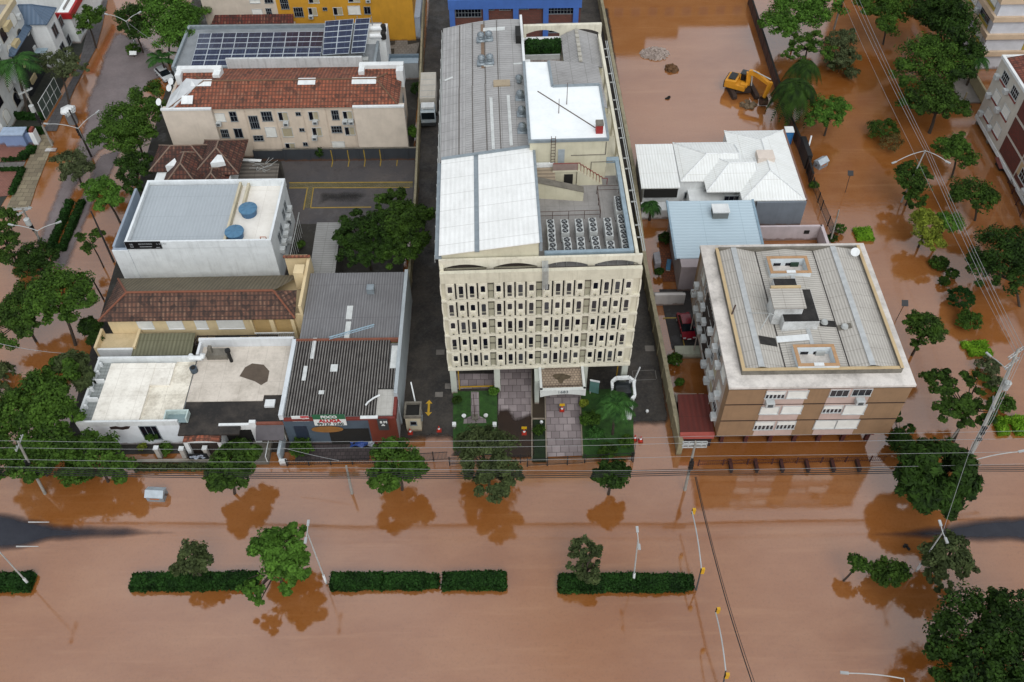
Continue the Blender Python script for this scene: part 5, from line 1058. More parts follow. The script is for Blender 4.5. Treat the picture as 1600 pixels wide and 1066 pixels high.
# ------------------------------------------------------------------ tan apartment block on columns
T2 = thing('apartment_building', 'tan and pink apartment block on red columns with stained white roof slab', 'apartment block', (31, 67, 0))
M_tan = paint('tan striped render', '#8a6e52', '#5d4a38', .35); M_pinkw = paint('pale pink wall', '#b6a097', '#84736a', .25); M_tanw = paint('grey pink side wall', '#a5978d', '#6b6058', .5)
M_slab2 = flatroof('white slab with black mould', '#cfc9c2', '#4a4540', .62, .45, .8); M_och = paint('ochre coping', '#b8a27c', '#8a6a48', .5)
BX0, BX1, BY0, BY1, BZ0, BZ1 = 21.98, 40.6, 56.72, 77.1, 3.3, 11.75
MB().box(BX0, BX1, BY0, BY1, BZ0, BZ1).build('wall', M_tan, T2)
MB().box(21.85, 40.75, 56.55, 77.3, BZ1, 12.05).build('roof_slab', M_slab2, T2)
MB().box(21.88, 40.7, 56.6, 77.2, BZ1 - .16, BZ1 - .001).build('slab_edge', plain('dark brown slab edge', '#3a241a', .8), T2)
z1_ = BZ1 - .15
def tx(px, py): return fy(px, py, BY0 - .03)
def strip(pxa, pya, pxb, pyb): xa = tx(pxa, pya)[0]; xb = tx(pxb, pyb)[0]; MB().box(xa, xb, BY0 - .04, BY0 + .02, BZ0 - .0, z1_).build('pink_strip', M_pinkw, T2)
ZR = lambda x, y: (1020 + x / 3.472, 560 + y / 3.472)
strip(*ZR(620, 180), *ZR(842, 170)); strip(*ZR(965, 170), *ZR(1195, 165))
for z_ in (6.1, 8.95): MB().box(BX0 - .02, BX1 + .02, BY0 - .06, BY0 + .02, z_ - .05, z_ + .05).build('floor_joint', plain('dark floor joint', '#2f1c15', .9), T2)
for q, st in (((618, 178, 712, 215), 'low'), ((735, 176, 835, 214), 'shutter'), ((968, 170, 1057, 204), 'dark'), ((1088, 166, 1180, 200), 'dark'), ((588, 262, 678, 300), 'shutter'), ((705, 258, 802, 297), 'shutter'), ((930, 256, 1020, 292), 'low'), ((1045, 252, 1142, 300), 'shutter'), ((557, 343, 650, 384), 'low'), ((677, 341, 765, 380), 'low'), ((885, 336, 985, 378), 'shutter'), ((1003, 333, 1105, 376), 'shutter')):
    a_ = ZR(q[0], q[1]); b_ = ZR(q[2], q[3]); winpx(T2, BY0 - .04, a_[0], a_[1], b_[0], b_[1], st, 3, frame=M_frame)
for q in ((632, 252), (1120, 240)): a_ = ZR(*q); x_, zq = fy(a_[0], a_[1], BY0 - .3); acbox(T2, x_, BY0 - .32, zq - .1, .6)
# side wall: windows, air conditioners, dark frames
M_sidef = plain('dark side frame', '#2c211d', .8)
MB().box(BX0 - .03, BX0 + .02, BY0 + 1.2, BY1 - 1.0, BZ0, z1_).build('side_panel', M_tanw, T2)
for f in range(3):
    zc = 4.1 + 2.85 * f
    for k, (yc, w, st) in enumerate(((59.4, .9, 'shutter'), (62.0, .8, 'beige'), (64.2, .7, 'shutter'), (66.6, .9, 'dark'), (68.8, .8, 'shutter'), (71.3, .7, 'dark'), (73.6, .9, 'shutter'))):
        win(T2, 'x', BX0 - .03, yc - w, yc + w, zc + .3, zc + 1.7, st if (k + f) % 3 else 'dark', -1, 3, frame=M_frame)
MB().box(BX0 - .12, BX0 - .02, 66.2, 70.6, 4.6, 11.2).build('stair_glazing', M_sidef, T2)
for y_, z_ in ((58.3, 4.4), (59.0, 7.3), (60.3, 5.2), (62.3, 6.6), (63.2, 10.1), (64.9, 7.2), (66.0, 9.6), (67.6, 6.5), (68.9, 7.9), (69.8, 5.5), (71.2, 6.1), (72.4, 8.4), (73.0, 5.4), (74.6, 7.8), (75.2, 5.9), (63.3, 4.3), (65.6, 4.4), (70.4, 8.7), (61.0, 9.9)):
    MB().box(BX0 - .62, BX0 - .03, y_ - .42, y_ + .42, z_, z_ + .62).build('air_conditioner', M_acu, T2, bevel=.02)
m = MB()
for y_ in (61.2, 70.9, 74.0): m.tube((BX0 - .12, y_, .4), (BX0 - .12, y_, 11.5), .06, n=5)
m.path([(BX0 - .7, 73.4, 8.6), (BX0 - .9, 73.9, 7.9), (BX0 - .6, 74.4, 7.2)], .05, 5); m.build('drain_pipe', M_tanw, T2)
# parapet ring, two fibre cement gables, light wells, tank house
ix0, ix1, iy0, iy1 = 23.35, 39.65, 58.15, 76.05
m = MB(); m.box(ix0, ix0 + .28, iy0, iy1, 12.05, 12.75).box(ix1 - .28, ix1, iy0, iy1, 12.05, 12.9).box(ix0 + .28, ix1 - .28, iy0, iy0 + .28, 12.05, 12.75).box(ix0 + .28, ix1 - .28, iy1 - .28, iy1, 12.05, 12.9); m.build('parapet', M_conc, T2)
m = MB(); m.box(ix0 - .03, ix0 + .32, iy0 - .03, iy1, 12.75, 12.82).box(ix0 + .32, ix1 - .3, iy0 - .03, iy0 + .32, 12.75, 12.82).box(ix1 - .3, ix1 + .03, iy0 - .03, iy1, 12.9, 12.96); m.build('coping', M_och, T2)
TR = lambda px, py, z=12.7: at(px, py, z)
xs_ = [ix0 + .28, TR(1168, 480, 13.05)[0], TR(1202, 480, 12.3)[0], TR(1297, 480, 12.3)[0], TR(1333, 480, 13.05)[0], ix1 - .28]; zs_ = [12.5, 13.05, 12.35, 12.35, 13.05, 12.5]
xc_ = (xs_[2] + xs_[3]) / 2; M_fib2 = corrugated('pale grey fibre cement', '#b9b5ad', '#706a63', pitch=.32, sheet=(1, 1.9), dirt=.4, axis=1, ridge=.42)
def well_box(px0, py0, px1, py1): a_ = at(px0, py0, 13.2); b_ = at(px1, py1, 13.2); return (min(a_[0], b_[0]), max(a_[0], b_[0]), min(a_[1], b_[1]), max(a_[1], b_[1]))
w1 = list(well_box(1199, 401, 1262, 426)); w2 = list(well_box(1239, 539, 1311, 571))
w1[0], w1[1] = at(1204, 424, 13.2)[0], at(1267, 422, 13.2)[0]; w2[0], w2[1] = at(1247, 568, 13.2)[0], at(1311, 566, 13.2)[0]
m = MB(); yA, yB = iy0 + .28, iy1 - .28
def slope(xa, za_, xb, zb_, ya, yb): m.quad((xa, ya, za_), (xb, ya, zb_), (xb, yb, zb_), (xa, yb, za_))
slope(xs_[0], zs_[0], xs_[1], zs_[1], yA, yB); slope(xs_[1], zs_[1], xs_[2], zs_[2], yA, yB); slope(xs_[3], zs_[3], xs_[4], zs_[4], yA, yB); slope(xs_[4], zs_[4], xs_[5], zs_[5], yA, yB)
for (a, b, wl) in ((yA, w2[2], None), (w2[2], w2[3], w2), (w2[3], w1[2], None), (w1[2], w1[3], w1), (w1[3], yB, None)):
    if wl is None: slope(xs_[2], 12.35, xc_, 12.75, a, b); slope(xc_, 12.75, xs_[3], 12.35, a, b)
    else:
        zz_ = lambda x: 12.35 + .4 * (1 - abs(x - xc_) / (xc_ - xs_[2])); slope(xs_[2], 12.35, max(xs_[2] + .02, wl[0]), zz_(max(xs_[2] + .02, wl[0])), a, b); slope(min(wl[1], xs_[3] - .02), zz_(min(wl[1], xs_[3] - .02)), xs_[3], 12.35, a, b)
m.build('fibre_cement_roof', M_fib2, T2, fix=False)
m = MB()
for x_, z_ in ((xs_[1], 13.05), (xs_[4], 13.05)): m.box(x_ - .3, x_ + .3, yA, yB, z_ - .02, z_ + .05)
m.box(xc_ - .22, xc_ + .22, w2[3], w1[2], 12.73, 12.8); m.build('ridge_flashing', plain('pale grey flashing', '#aeb1b1', .6), T2)
m = MB(); m.box(xs_[2] - .06, xs_[2] + .06, yA, yB, 12.3, 12.4).box(xs_[3] - .06, xs_[3] + .06, yA, yB, 12.3, 12.4); m.build('valley_gutter', plain('dark valley gutter', '#3c3835', .9), T2)
for wl in (w1, w2):
    x0_, x1_, y0_, y1_ = wl; t_ = .32; m = MB()
    m.box(x0_, x0_ + t_, y0_, y1_, 12.06, 13.15).box(x1_ - t_, x1_, y0_, y1_, 12.06, 13.15).box(x0_ + t_, x1_ - t_, y0_, y0_ + t_, 12.06, 13.15).box(x0_ + t_, x1_ - t_, y1_ - t_, y1_, 12.06, 13.15); wo = m.build('light_well', paint('white light well wall', '#ccd3d6', '#8d9294', .3), T2)
    m = MB(); m.box(x0_ - .03, x0_ + t_, y0_ - .03, y1_ + .03, 13.15, 13.22).box(x1_ - t_, x1_ + .03, y0_ - .03, y1_ + .03, 13.15, 13.22).box(x0_ + t_, x1_ - t_, y0_ - .03, y0_ + t_, 13.15, 13.22).box(x0_ + t_, x1_ - t_, y1_ - t_, y1_ + .03, 13.15, 13.22); m.build('well_coping', plain('orange ochre coping', '#ad8863', .8), wo)
    m = MB()
    for k in range(2): u = x0_ + .9 + k * 1.35; m.box(u, u + .8, y1_ - t_ - .05, y1_ - t_, 12.07, 12.45)
    m.build('well_window', M_glass, wo); MB().box(x1_ - t_ - 1.4, x1_ - t_ - .5, y1_ - t_ - .25, y1_ - t_ - .06, 12.07, 12.62).build('well_tarp', plain('dark green tarp', '#1f3d2c', .6) if wl is w1 else M_steel, wo)
    MB().box((x0_ + x1_) / 2 - .5, (x0_ + x1_) / 2 + .5, y0_ - .05, y0_ + t_ + .02, 13.22, 13.28).build('white_patch', M_white, wo)
def boxpx(px0, py0, px1, py1, zt, zb_, name, mat, parent):
    a_ = at(px0, py1, zt); b_ = at(px1, py0, zt); return MB().box(a_[0], b_[0], a_[1], b_[1], zb_, zt).build(name, mat, parent)
M_bit = flatroof('black tank house roof', '#110f0d', '#4a4643', .5, .7)
M_flake = flatroof('flaking white wall', '#c3c5c4', '#6a6763', .7, 1.0, .8)
hx = [at(1226, 504, 14.0)[0], at(1281, 500, 14.0)[0]]; hy = [at(1250, 502, 14.0)[1], at(1250, 452, 14.0)[1]]
MB().box(hx[0], hx[1], hy[0], hy[1], 12.1, 13.9).build('tank_house', M_flake, T2); MB().box(hx[0] + .05, hx[1] - .05, hy[0] + .05, hy[1], 13.9, 13.97).build('tank_house_roof', M_bit, T2)
a_ = at(1212, 451, 14.0); b_ = at(1243, 434, 14.0); MB().box(a_[0], b_[0], hy[1] - .6, b_[1], 12.1, 13.85).build('tank_house', M_flake, T2); MB().box(a_[0] + .05, b_[0] - .05, hy[1] - .5, b_[1] - .05, 13.85, 13.92).build('tank_house_roof', M_bit, T2)
a_ = at(1213, 478, 15.3); b_ = at(1250, 452, 15.3); MB().box(a_[0], b_[0], a_[1], b_[1], 12.2, 15.0).build('stair_head', M_flake, T2); MB().prism([(a_[0] - .25, a_[1] - .2), (b_[0] + .2, a_[1] - .2), (b_[0] + .2, b_[1] + .1), (a_[0] - .25, b_[1] + .1)], 15.0, [15.15, 15.15, 15.35, 15.35]).build('stair_head_roof', M_fib2, T2)
MB().box(a_[0] - .1, b_[0] + .1, b_[1] + .1, b_[1] + .4, 15.0, 15.5).build('stair_head_coping', M_och, T2)
for px0, py0, px1, py1, mat in ((1188, 525, 1213, 538, M_bit), (1283, 497, 1305, 507, M_bit), (1312, 504, 1329, 512, M_conc), (1216, 521, 1263, 531, M_white), (1202, 472, 1212, 484, M_duct)):
    a_ = at(px0, py1, 12.9); b_ = at(px1, py0, 12.9); f_ = lambda x: np.interp(x, xs_[:3] + [xc_] + xs_[3:], zs_[:3] + [12.75] + zs_[3:]) + .03
    MB().prism([(a_[0], a_[1]), (b_[0], a_[1]), (b_[0], b_[1]), (a_[0], b_[1])], [f_(a_[0]), f_(b_[0]), f_(b_[0]), f_(a_[0])], [f_(a_[0]) + .05, f_(b_[0]) + .05, f_(b_[0]) + .05, f_(a_[0]) + .05]).build('roof_patch', mat, T2)
for px, py in ((1289, 501), (1321, 508)): a_ = at(px, py, 13); MB().cyl(a_[0], a_[1], 12.7, 12.95, .4, .3, 16).build('roof_dome', M_steel, T2)
a_ = at(1336, 394, 13.2); d = MB(); d.cyl(a_[0], a_[1], 12.05, 13.2, .06, .06, 6); d.tube((a_[0], a_[1], 13.2), (a_[0] - .1, a_[1] - .25, 13.45), .1, .5, 18); d.build('satellite_dish', M_white, T2)
a_ = at(1143, 492, 12.8); MB().tube((a_[0], a_[1], 12.6), (a_[0] + .3, a_[1] + .4, 13.9), .09).build('vent_pipe', M_pipe, T2)
a_ = at(1200, 515, 13); b_ = at(1222, 490, 14); m = MB(); m.path([(a_[0] - .9, a_[1], 12.6), (a_[0] + .2, a_[1] + 1.2, 14.2), (a_[0] + 1.0, a_[1] + .6, 14.2)], .06, 5); m.tube((a_[0] + .2, a_[1] + 1.2, 14.2), (a_[0] - 1.8, a_[1] + 2.4, 13.0), .04, n=5); m.build('guy_frame', M_steel, T2)
# pilotis: dark red columns, back wall, beams
m = MB(); M_rcol = plain('dark red column', '#4a1c17', .8)
for k in range(7):
    for y_ in (58.2, 66.5, 74.5): x_ = 23.2 + k * 2.7; m.box(x_ - .2, x_ + .2, y_ - .2, y_ + .2, -1, BZ0)
m.build('column', M_rcol, T2)
m = MB()
for k in range(6): x_ = 25.5 + k * 2.72; m.box(x_ - .16, x_ + .16, 56.95, 57.4, 2.75, BZ0)
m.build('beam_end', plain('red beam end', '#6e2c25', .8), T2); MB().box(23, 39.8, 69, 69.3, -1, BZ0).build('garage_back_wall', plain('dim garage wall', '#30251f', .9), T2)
# red roofed garage beside it
Gr = thing('garage', 'garage with long rust red corrugated roof and salmon front beam', 'garage', (20.4, 60.5, 0)); gz = 3.0
g0 = at(1061, 676, gz); g1 = at(1118, 676, gz); g2 = at(1056, 617, gz)
MB().prism([(g0[0] + .15, g0[1]), (21.9, g0[1]), (21.9, g2[1]), (18.55, g2[1])], gz - .25, [gz, gz, gz + .1, gz + .1]).build('roof', corrugated('rust red corrugated roof', '#5c2118', '#34130e', pitch=.6, sheet=(1, 3.5), dirt=.5, axis=0, ridge=.25), Gr)
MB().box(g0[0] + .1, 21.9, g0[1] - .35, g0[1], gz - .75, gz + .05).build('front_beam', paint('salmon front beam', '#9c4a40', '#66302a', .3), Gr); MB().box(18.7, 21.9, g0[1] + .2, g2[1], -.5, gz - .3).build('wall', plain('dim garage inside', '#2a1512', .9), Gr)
Fw = thing('low_wall', 'low pale concrete yard wall beside the tan apartment block', 'wall', (20, 64.5, 0))
w = at(1060, 612, 1.6); MB().box(18.6, 21.1, g2[1] + .05, g2[1] + 1.3, -.5, 1.5).box(21.3, 21.9, g2[1] + .1, g2[1] + 1.2, -.5, 1.6).build('slab', paint('dirty white low wall', '#a39b8f', '#5d544a', .5), Fw)
Fx = thing('low_wall', 'low white yard wall with two vent holes near the red car', 'wall', (20.5, 68, 0)); a_ = at(1060, 554, .8); b_ = at(1092, 543, .8); MB().box(a_[0] - .3, b_[0] + .4, a_[1], b_[1] + .3, -.5, .8).build('slab', paint('greenish white wall', '#9b9d8d', '#55594a', .5), Fx)
# garden front of the tan block: low divider walls standing in the flood and railing
for k in range(6):
    x_, y_ = at(1143 + k * 40, 735, .3); t = thing('fence_pier', 'dark brick pier of the flooded front fence, %s of six from the west' % ['first', 'second', 'third', 'fourth', 'fifth', 'sixth'][k], 'pier', (x_, y_, 0), group='piers of the flooded front fence')
    MB().box(x_ - .14, x_ + .14, y_ - .1, y_ + 1.3, -.8, .55).build('pier', plain('dark wet brick', '#2a1812', .9), t); MB().box(x_ - .17, x_ + .17, y_ - .13, y_ + 1.33, .55, .62).build('cap', plain('dark red cap', '#3f1d17', .9), t)
def fence(name, label, pts, h, post=2.2, bars=.16, mat=None, z0=0.0, cat='fence', r=.022):
    mat = mat or plain('black fence steel', '#17191b', .6); t = thing(name, label, cat, (pts[0][0], pts[0][1], 0)); b = MB(); pm = MB()
    for (xa, ya), (xb, yb) in zip(pts[:-1], pts[1:]):
        L = math.hypot(xb - xa, yb - ya); P_ = lambda u: (xa + (xb - xa) * u / L, ya + (yb - ya) * u / L)
        for zz_ in (z0 + .25, z0 + h - .1): b.tube((xa, ya, zz_), (xb, yb, zz_), .03, n=4)
        for i in range(int(L / bars) + 1): x_, y_ = P_(min(L, i * bars)); b.tube((x_, y_, z0 + .1), (x_, y_, z0 + h), r, n=3, caps=False)
        for i in range(int(L / post) + 1): x_, y_ = P_(min(L, i * post)); pm.box(x_ - .06, x_ + .06, y_ - .06, y_ + .06, z0 - .6, z0 + h + .1)
    b.build('bars', mat, t); pm.build('post', mat, t); return t
fence('metal_fence', 'thin red brown railing in the flood before the tan apartment block', [at(1092, 723, .6), at(1385, 716, .6)], 1.0, 2.7, .22, plain('rusty red fence steel', '#46201a', .7))
# ------------------------------------------------------------------ white roofed house and blue roofed house
M_wt = corrugated('white painted sheet roof', '#e4e7e6', '#aba99f', pitch=.4, sheet=(1, 4), dirt=.32, axis=0, ridge=.16); M_whip = plain('white ridge cover', '#e0e3e3', .5)
Wh = thing('white_roofed_house', 'flooded house under broad white hipped roof with brown eaves', 'house', (31, 101, 0))
Z = 4.3
wx0, wx1, wx2, wx3 = 17.9, 23.3, 31.7, 39.4
MB().box(18.3, 23.2, 97.4, 106.0, 0, 3.9).box(23.2, 31.8, 98.3, 106.2, 0, 4.0).box(31.0, 39.2, 94.3, 108.6, 0, 4.0).build('wall', M_white, Wh)
MB().prism([(wx0, 97.0), (23.2, 97.0), (23.2, 106.2), (wx0, 106.2)], [3.9, 3.9, 4.2, 4.2], [4.05, 4.05, 4.35, 4.35]).build('roof', M_wt, Wh)
hip_roof(Wh, M_wt, 23.3, 31.9, 98.0, 106.5, Z, 5.6, 'x', 4.0, 0.1, fascia=M_whip); hip_roof(Wh, M_wt, 26.5, 33.8, 95.6, 104.6, Z + .1, 5.7, 'x', 3.6, 0.1, fascia=M_whip); hip_roof(Wh, M_wt, 31.0, 39.5, 93.8, 109.0, Z + .05, 6.0, 'y', 4.2, 4.2, fascia=M_whip)
MB().box(39.5, 39.75, 93.8, 109.0, Z - .2, Z + .1).build('eave', plain('dull brown eave', '#7a5a4c', .8), Wh)
a_ = at(1195, 245, 5.9); MB().box(a_[0] - 1.1, a_[0] + 1.2, a_[1] - .9, a_[1] + 1.0, 4.6, 6.3).build('chimney', paint('pinkish white chimney', '#cfc3b8', '#94877b', .3), Wh)
MB().box(18.35, 22.9, 96.9, 97.2, 2.4, 3.8).build('dark_opening', M_dark, Wh); MB().box(18.0, 24.0, 95.2, 96.9, 0, 1.6).build('front_ledge', M_white, Wh)
MB().box(33.0, 39.6, 93.55, 93.85, 0, 4.15).build('grey_gable_wall', paint('blue grey gable wall', '#6f7780', '#484e55', .3), Wh)
a_ = at(1150, 313, 2.6); win(Wh, 'y', 95.5, 29.0, 31.0, 1.8, 3.8, 'dark', -1, 3); win(Wh, 'y', 98.2, 24.2, 25.2, 1.2, 2.2, 'dark', -1, 2)
MB().box(24.5, 31.0, 95.6, 98.3, 0, 2.6).build('porch', M_white, Wh); acbox(Wh, 27, 98.0, 2.7, .5); acbox(Wh, 28.6, 98.0, 2.7, .5)
c_ = at(1248, 262, 2); MB().box(39.75, 41.0, c_[1] - 1.6, c_[1] + 1.2, 0, 1.6).build('side_bin', plain('brown side box', '#5b3a2d', .8), Wh); MB().box(39.85, 40.9, c_[1] - 1.5, c_[1] + 1.1, 1.6, 1.66).build('side_bin_lid', M_black, Wh)
Bh = thing('blue_roofed_house', 'house under single light blue metal roof with grey chimney box', 'house', (26, 88.5, 0))
MB().box(21.3, 31.4, 81.5, 92.6, 0, 4.3).build('wall', paint('lilac grey wall', '#9d9294', '#6c6264', .3), Bh)
MB().prism([(20.8, 83.0), (32.0, 83.0), (32.0, 92.9), (20.8, 92.9)], [4.3, 4.3, 5.1, 5.1], [4.42, 4.42, 5.22, 5.22]).build('roof', corrugated('light blue metal roof', '#afc1cb', '#8599a5', pitch=.5, sheet=(1, 5), dirt=.15, rough=.45, axis=1, ridge=.25), Bh)
m = MB(); m.prism([(31.9, 82.9), (32.2, 82.9), (32.2, 93), (31.9, 93)], [4.2, 4.2, 5.0, 5.0], [4.5, 4.5, 5.3, 5.3]); m.prism([(20.6, 82.9), (20.85, 82.9), (20.85, 93), (20.6, 93)], [4.2, 4.2, 5.0, 5.0], [4.5, 4.5, 5.3, 5.3]); m.build('eave_gutter', plain('blue grey gutter', '#8299a8', .5), Bh)
a_ = at(1126, 327, 6); MB().box(a_[0] - 1.0, a_[0] + 1.0, a_[1] - .7, a_[1] + .8, 4.8, 6.0).build('chimney', paint('grey chimney box', '#6f7372', '#4a4d4c', .4), Bh); MB().box(a_[0] - 1.1, a_[0] + 1.1, a_[1] - .8, a_[1] + .9, 6.0, 6.15).build('chimney_cap', M_white, Bh)
Lw = thing('garden_wall', 'lilac white garden wall with small dark opening right of the blue roof', 'wall', (37, 92, 0)); a_ = at(1180, 346, 2.3); MB().box(32.3, 41.4, 90.6, 90.9, 0, 2.5).build('wall', paint('lilac white wall', '#b9aeb0', '#7d7274', .25), Lw); MB().box(41.2, 41.6, 86, 90.9, 0, 2.5).build('return_wall', paint('lilac white wall', '#b9aeb0', '#7d7274', .25), Lw); MB().box(39.2, 39.9, 90.54, 90.6, 1.2, 1.8).build('opening', M_dark, Lw); MB().box(32.3, 41.2, 86.0, 86.3, 0, 1.6).build('front_coping', paint('pale coping', '#a9b0b6', '#70777c', .3), Lw)
Pw = thing('patio_wall', 'white patio wall between the alley wall and the tan block', 'wall', (20, 79.6, 0)); a_ = at(1035, 444, 1.8); MB().box(18.0, 21.8, 79.0, 79.4, 0, 1.9).build('wall', paint('white patio wall', '#b3aeab', '#75706c', .3), Pw); MB().box(18.0, 21.8, 79.4, 80.5, .1, .9).build('bench_ledge', plain('pale ledge', '#8f8a86', .8), Pw)
x_, y_ = at(1045, 412, .6); t = thing('deck_lounger', 'blue sun lounger lying on the orange brick patio', 'lounger', (x_, y_, 0), R(-12), local=True); MB().box(-.3, .3, -1.0, 1.0, .35, .5).build('pad', plain('dusty blue pad', '#3f6f8f', .7), t, bevel=.08); MB().box(-.25, .25, -.9, .9, .1, .34).build('frame', M_steel, t)
x_, y_ = at(1023, 405, .8); t = thing('covered_grill', 'pale grey covered grill by the alley wall on the patio', 'grill', (x_ + .3, y_, 0), local=True); MB().prism([(-.4, -1.1), (.4, -1.1), (.45, 1.1), (-.4, 1.1)], .05, [1.0, 1.3, 1.2, .9]).build('cover', plain('pale grey cover', '#8b8a8f', .8), t, bevel=.1)
# ------------------------------------------------------------------ apartment blocks on the far right
M_band = paint('peach floor band', '#c3ac92', '#8a765d', .25); M_pw = paint('pale grey white wall', '#c3c5cb', '#8a8c92', .2); M_yp = plain('mustard panel', '#a8923c', .7)
Fr = thing('apartment_building', 'white apartment tower with peach floor bands and mustard window panels', 'apartment block', (70, 112, 0))
px_, py_ = 61.2, 104.0
x0_, y0_ = at(1533, 83, 3.0); yT = y0_; 
MB().box(x0_, x0_ + 26, yT, yT + 26, 0, 24).build('wall', M_pw, Fr)
m = MB()
for f in range(7): z_ = 3.0 + 3.0 * f; m.box(x0_ - .5, x0_ + 26, yT - .5, yT + 26, z_ - .35, z_ + .45)
m.build('floor_band', M_band, Fr)
for f in range(6):
    z_ = 4.0 + 3.0 * f
    for k in range(4):
        yy = yT + 3.2 + k * 5.6
        MB().box(x0_ - .06, x0_ + .02, yy - 1.9, yy + 1.9, z_ - .5, z_ + .15).build('mustard_panel', M_yp, Fr); win(Fr, 'x', x0_ - .02, yy - 1.8, yy + 1.8, z_ + .2, z_ + 1.6, 'bars' if (k + f) % 2 else 'shutter', -1, 4)
        if (k + f) % 2: MB().box(x0_ - .7, x0_ - .03, yy + 2.1, yy + 2.9, z_ - .1, z_ + .6).build('air_conditioner', M_acu, Fr, bevel=.03)
    MB().box(x0_ + 6.2, x0_ + 9, yT - .06, yT + .02, z_ - .5, z_ + 1.7).build('mustard_panel', M_yp, Fr)
Rb = thing('apartment_building', 'cream apartment block with red brick panels and clay roof at the right edge', 'apartment block', (70, 106, 0))
rx0, ry1 = 62.9, 114.6
rc = [at(1566, 90, 12.0), at(1530, 172, 0)]
RX, RY = at(1566, 90, 12)[0] + .2, at(1566, 90, 12)[1]
c1 = at(1566, 90, 11.0); RX = c1[0]; RY = c1[1]
MB().box(RX, RX + 22, 78, RY, 1.2, 11.0).build('wall', paint('cream grey wall', '#bdb8ae', '#847f75', .3), Rb)
m = MB(); m.box(RX - .15, RX + .25, 78, RY + .1, 11.0, 11.4).box(RX + .25, RX + 22, RY - .25, RY + .1, 11.0, 11.4).box(RX - .12, RX + 20, 77.9, RY + .05, .7, 1.25); m.build('white_edge', M_white, Rb)
MB().prism([(RX + .3, 78), (RX + 9, 78), (RX + 9, RY - .3), (RX + .3, RY - .3)], 10.9, [11.1, 12.8, 12.8, 11.1]).build('tile_roof', tiles('pale red clay tiles', '#8f4f3c', '#6f3a2c', '#3d2019', moss=.4), Rb)
M_bp = pavers('red brick panel', '#6d2b22', '#5a231c', '#43302a', (.5, .2))
for f in range(3):
    zb_ = 1.6 + 3.15 * f
    for (ya, yb) in ((RY - 14.8, RY - 9.3), (RY - 30, RY - 24.5)): MB().box(RX - .07, RX + .02, ya, yb, zb_, zb_ + 2.7).build('brick_panel', M_bp, Rb)
    for (ya, yb) in ((RY - 24, RY - 15.2), ): MB().box(RX - .09, RX + .02, ya, yb, zb_, zb_ + .8).build('brick_sill_panel', M_bp, Rb); MB().box(RX - .05, RX + .02, ya, yb, zb_ + .8, zb_ + 2.7).build('tan_panel', paint('tan panel', '#b39a78', '#7d6746', .3), Rb)
    for yc in (RY - 3.0, RY - 6.6): win(Rb, 'x', RX, yc - 1.1, yc + 1.1, zb_ + 1.0, zb_ + 2.4, 'bars' if f == 2 else 'shutter', -1, 4, frame=M_frame); MB().box(RX - .1, RX + .02, yc - 1.2, yc + 1.2, zb_ + .6, zb_ + .92).build('red_sill', plain('brick red sill', '#7d332b', .8), Rb); MB().box(RX - .65, RX, yc + 1.3, yc + 2.1, zb_ + .4, zb_ + 1.1).build('air_conditioner', M_acu, Rb, bevel=.03)
    for yc in (RY - 17.3, RY - 21.6): win(Rb, 'x', RX - .05, yc - 1.3, yc + 1.3, zb_ + .9, zb_ + 2.4, 'bars', -1, 4, frame=M_frame); MB().box(RX - .7, RX - .05, yc - 2.2, yc - 1.4, zb_ + .3, zb_ + 1.0).build('air_conditioner', M_acu, Rb, bevel=.03)
m = MB()
for k in range(8): m.box(RX + .1, RX + .6, RY - 1 - k * 4.6, RY - .4 - k * 4.6, -1, 1.2)
m.build('stilt', M_conc, Rb)
Yw = thing('boundary_wall', 'cream yellow boundary wall near the dark conifers at the right', 'wall', (58, 112, 0)); a_ = at(1502, 163, 0); b_ = at(1540, 160, 0); MB().box(a_[0], RX - .4, a_[1] - .3, a_[1], -.5, 2.2).box(a_[0] + 3, a_[0] + 3.3, a_[1], a_[1] + 9, -.5, 2.2).build('wall', paint('cream yellow wall', '#a89c7c', '#6d6247', .4), Yw)
MB().box(a_[0] + 3.3, RX - .5, a_[1] + .2, a_[1] + 9, -.4, .25).build('court_slab', plain('pale wet slab', '#8b8580', .6), Yw)
x_, y_ = at(1570, 258, .5); t = thing('small_roof', 'small faded red roof panel over the flooded side path', 'roof', (x_, y_, 0)); MB().prism([(x_ - 1.2, y_ - 1.0), (x_ + 1.0, y_ - 1.0), (x_ + 1.0, y_ + 1.2), (x_ - 1.2, y_ + 1.2)], [.6, .6, .9, .9], [.7, .7, 1.0, 1.0]).build('panel', plain('faded red sheet', '#6d3a33', .8), t); MB().box(x_ - .9, x_ + .7, y_ - .7, y_ + .9, -.6, .6).build('box', M_dark, t)
fence('metal_fence', 'dark red railing along the flooded path before the brick panelled block', [at(1545, 215, .8), at(1572, 262, .8), at(1598, 335, .8)], 1.1, 2.4, .25, plain('rusty red fence steel', '#46201a', .7))
# ------------------------------------------------------------------ far left buildings
Ap = thing('apartment_building', 'weathered white apartment block with arched windows at the top left corner', 'apartment block', (-82, 125, 0))
ax1, ay0 = at(66, 138, 4.0); ax1 = at(60, 75, 6)[0]
c = at(28, 0, 14.5); d_ = at(-40, 150, 4)
AX, AY0, AY1 = -76.6, 116.0, 134.3
M_wapt = paint('weathered white apartment paint', '#c9cbc9', '#77776d', .5)
MB().box(AX - 16, AX, AY0, AY1, 0, 11.6).build('wall', M_wapt, Ap); m = MB(); m.box(AX - .5, AX + .08, AY0, AY1, 11.6, 12.4).box(AX - 16, AX - .5, AY0, AY0 + .5, 11.6, 12.4).box(AX - 16, AX - .5, AY1 - .5, AY1, 11.6, 12.4); m.build('parapet', paint('cream parapet', '#b8a98a', '#7d6e50', .4), Ap); MB().box(AX - 15.5, AX - .5, AY0 + .5, AY1 - .5, 11.6, 11.68).build('roof', M_terr, Ap)
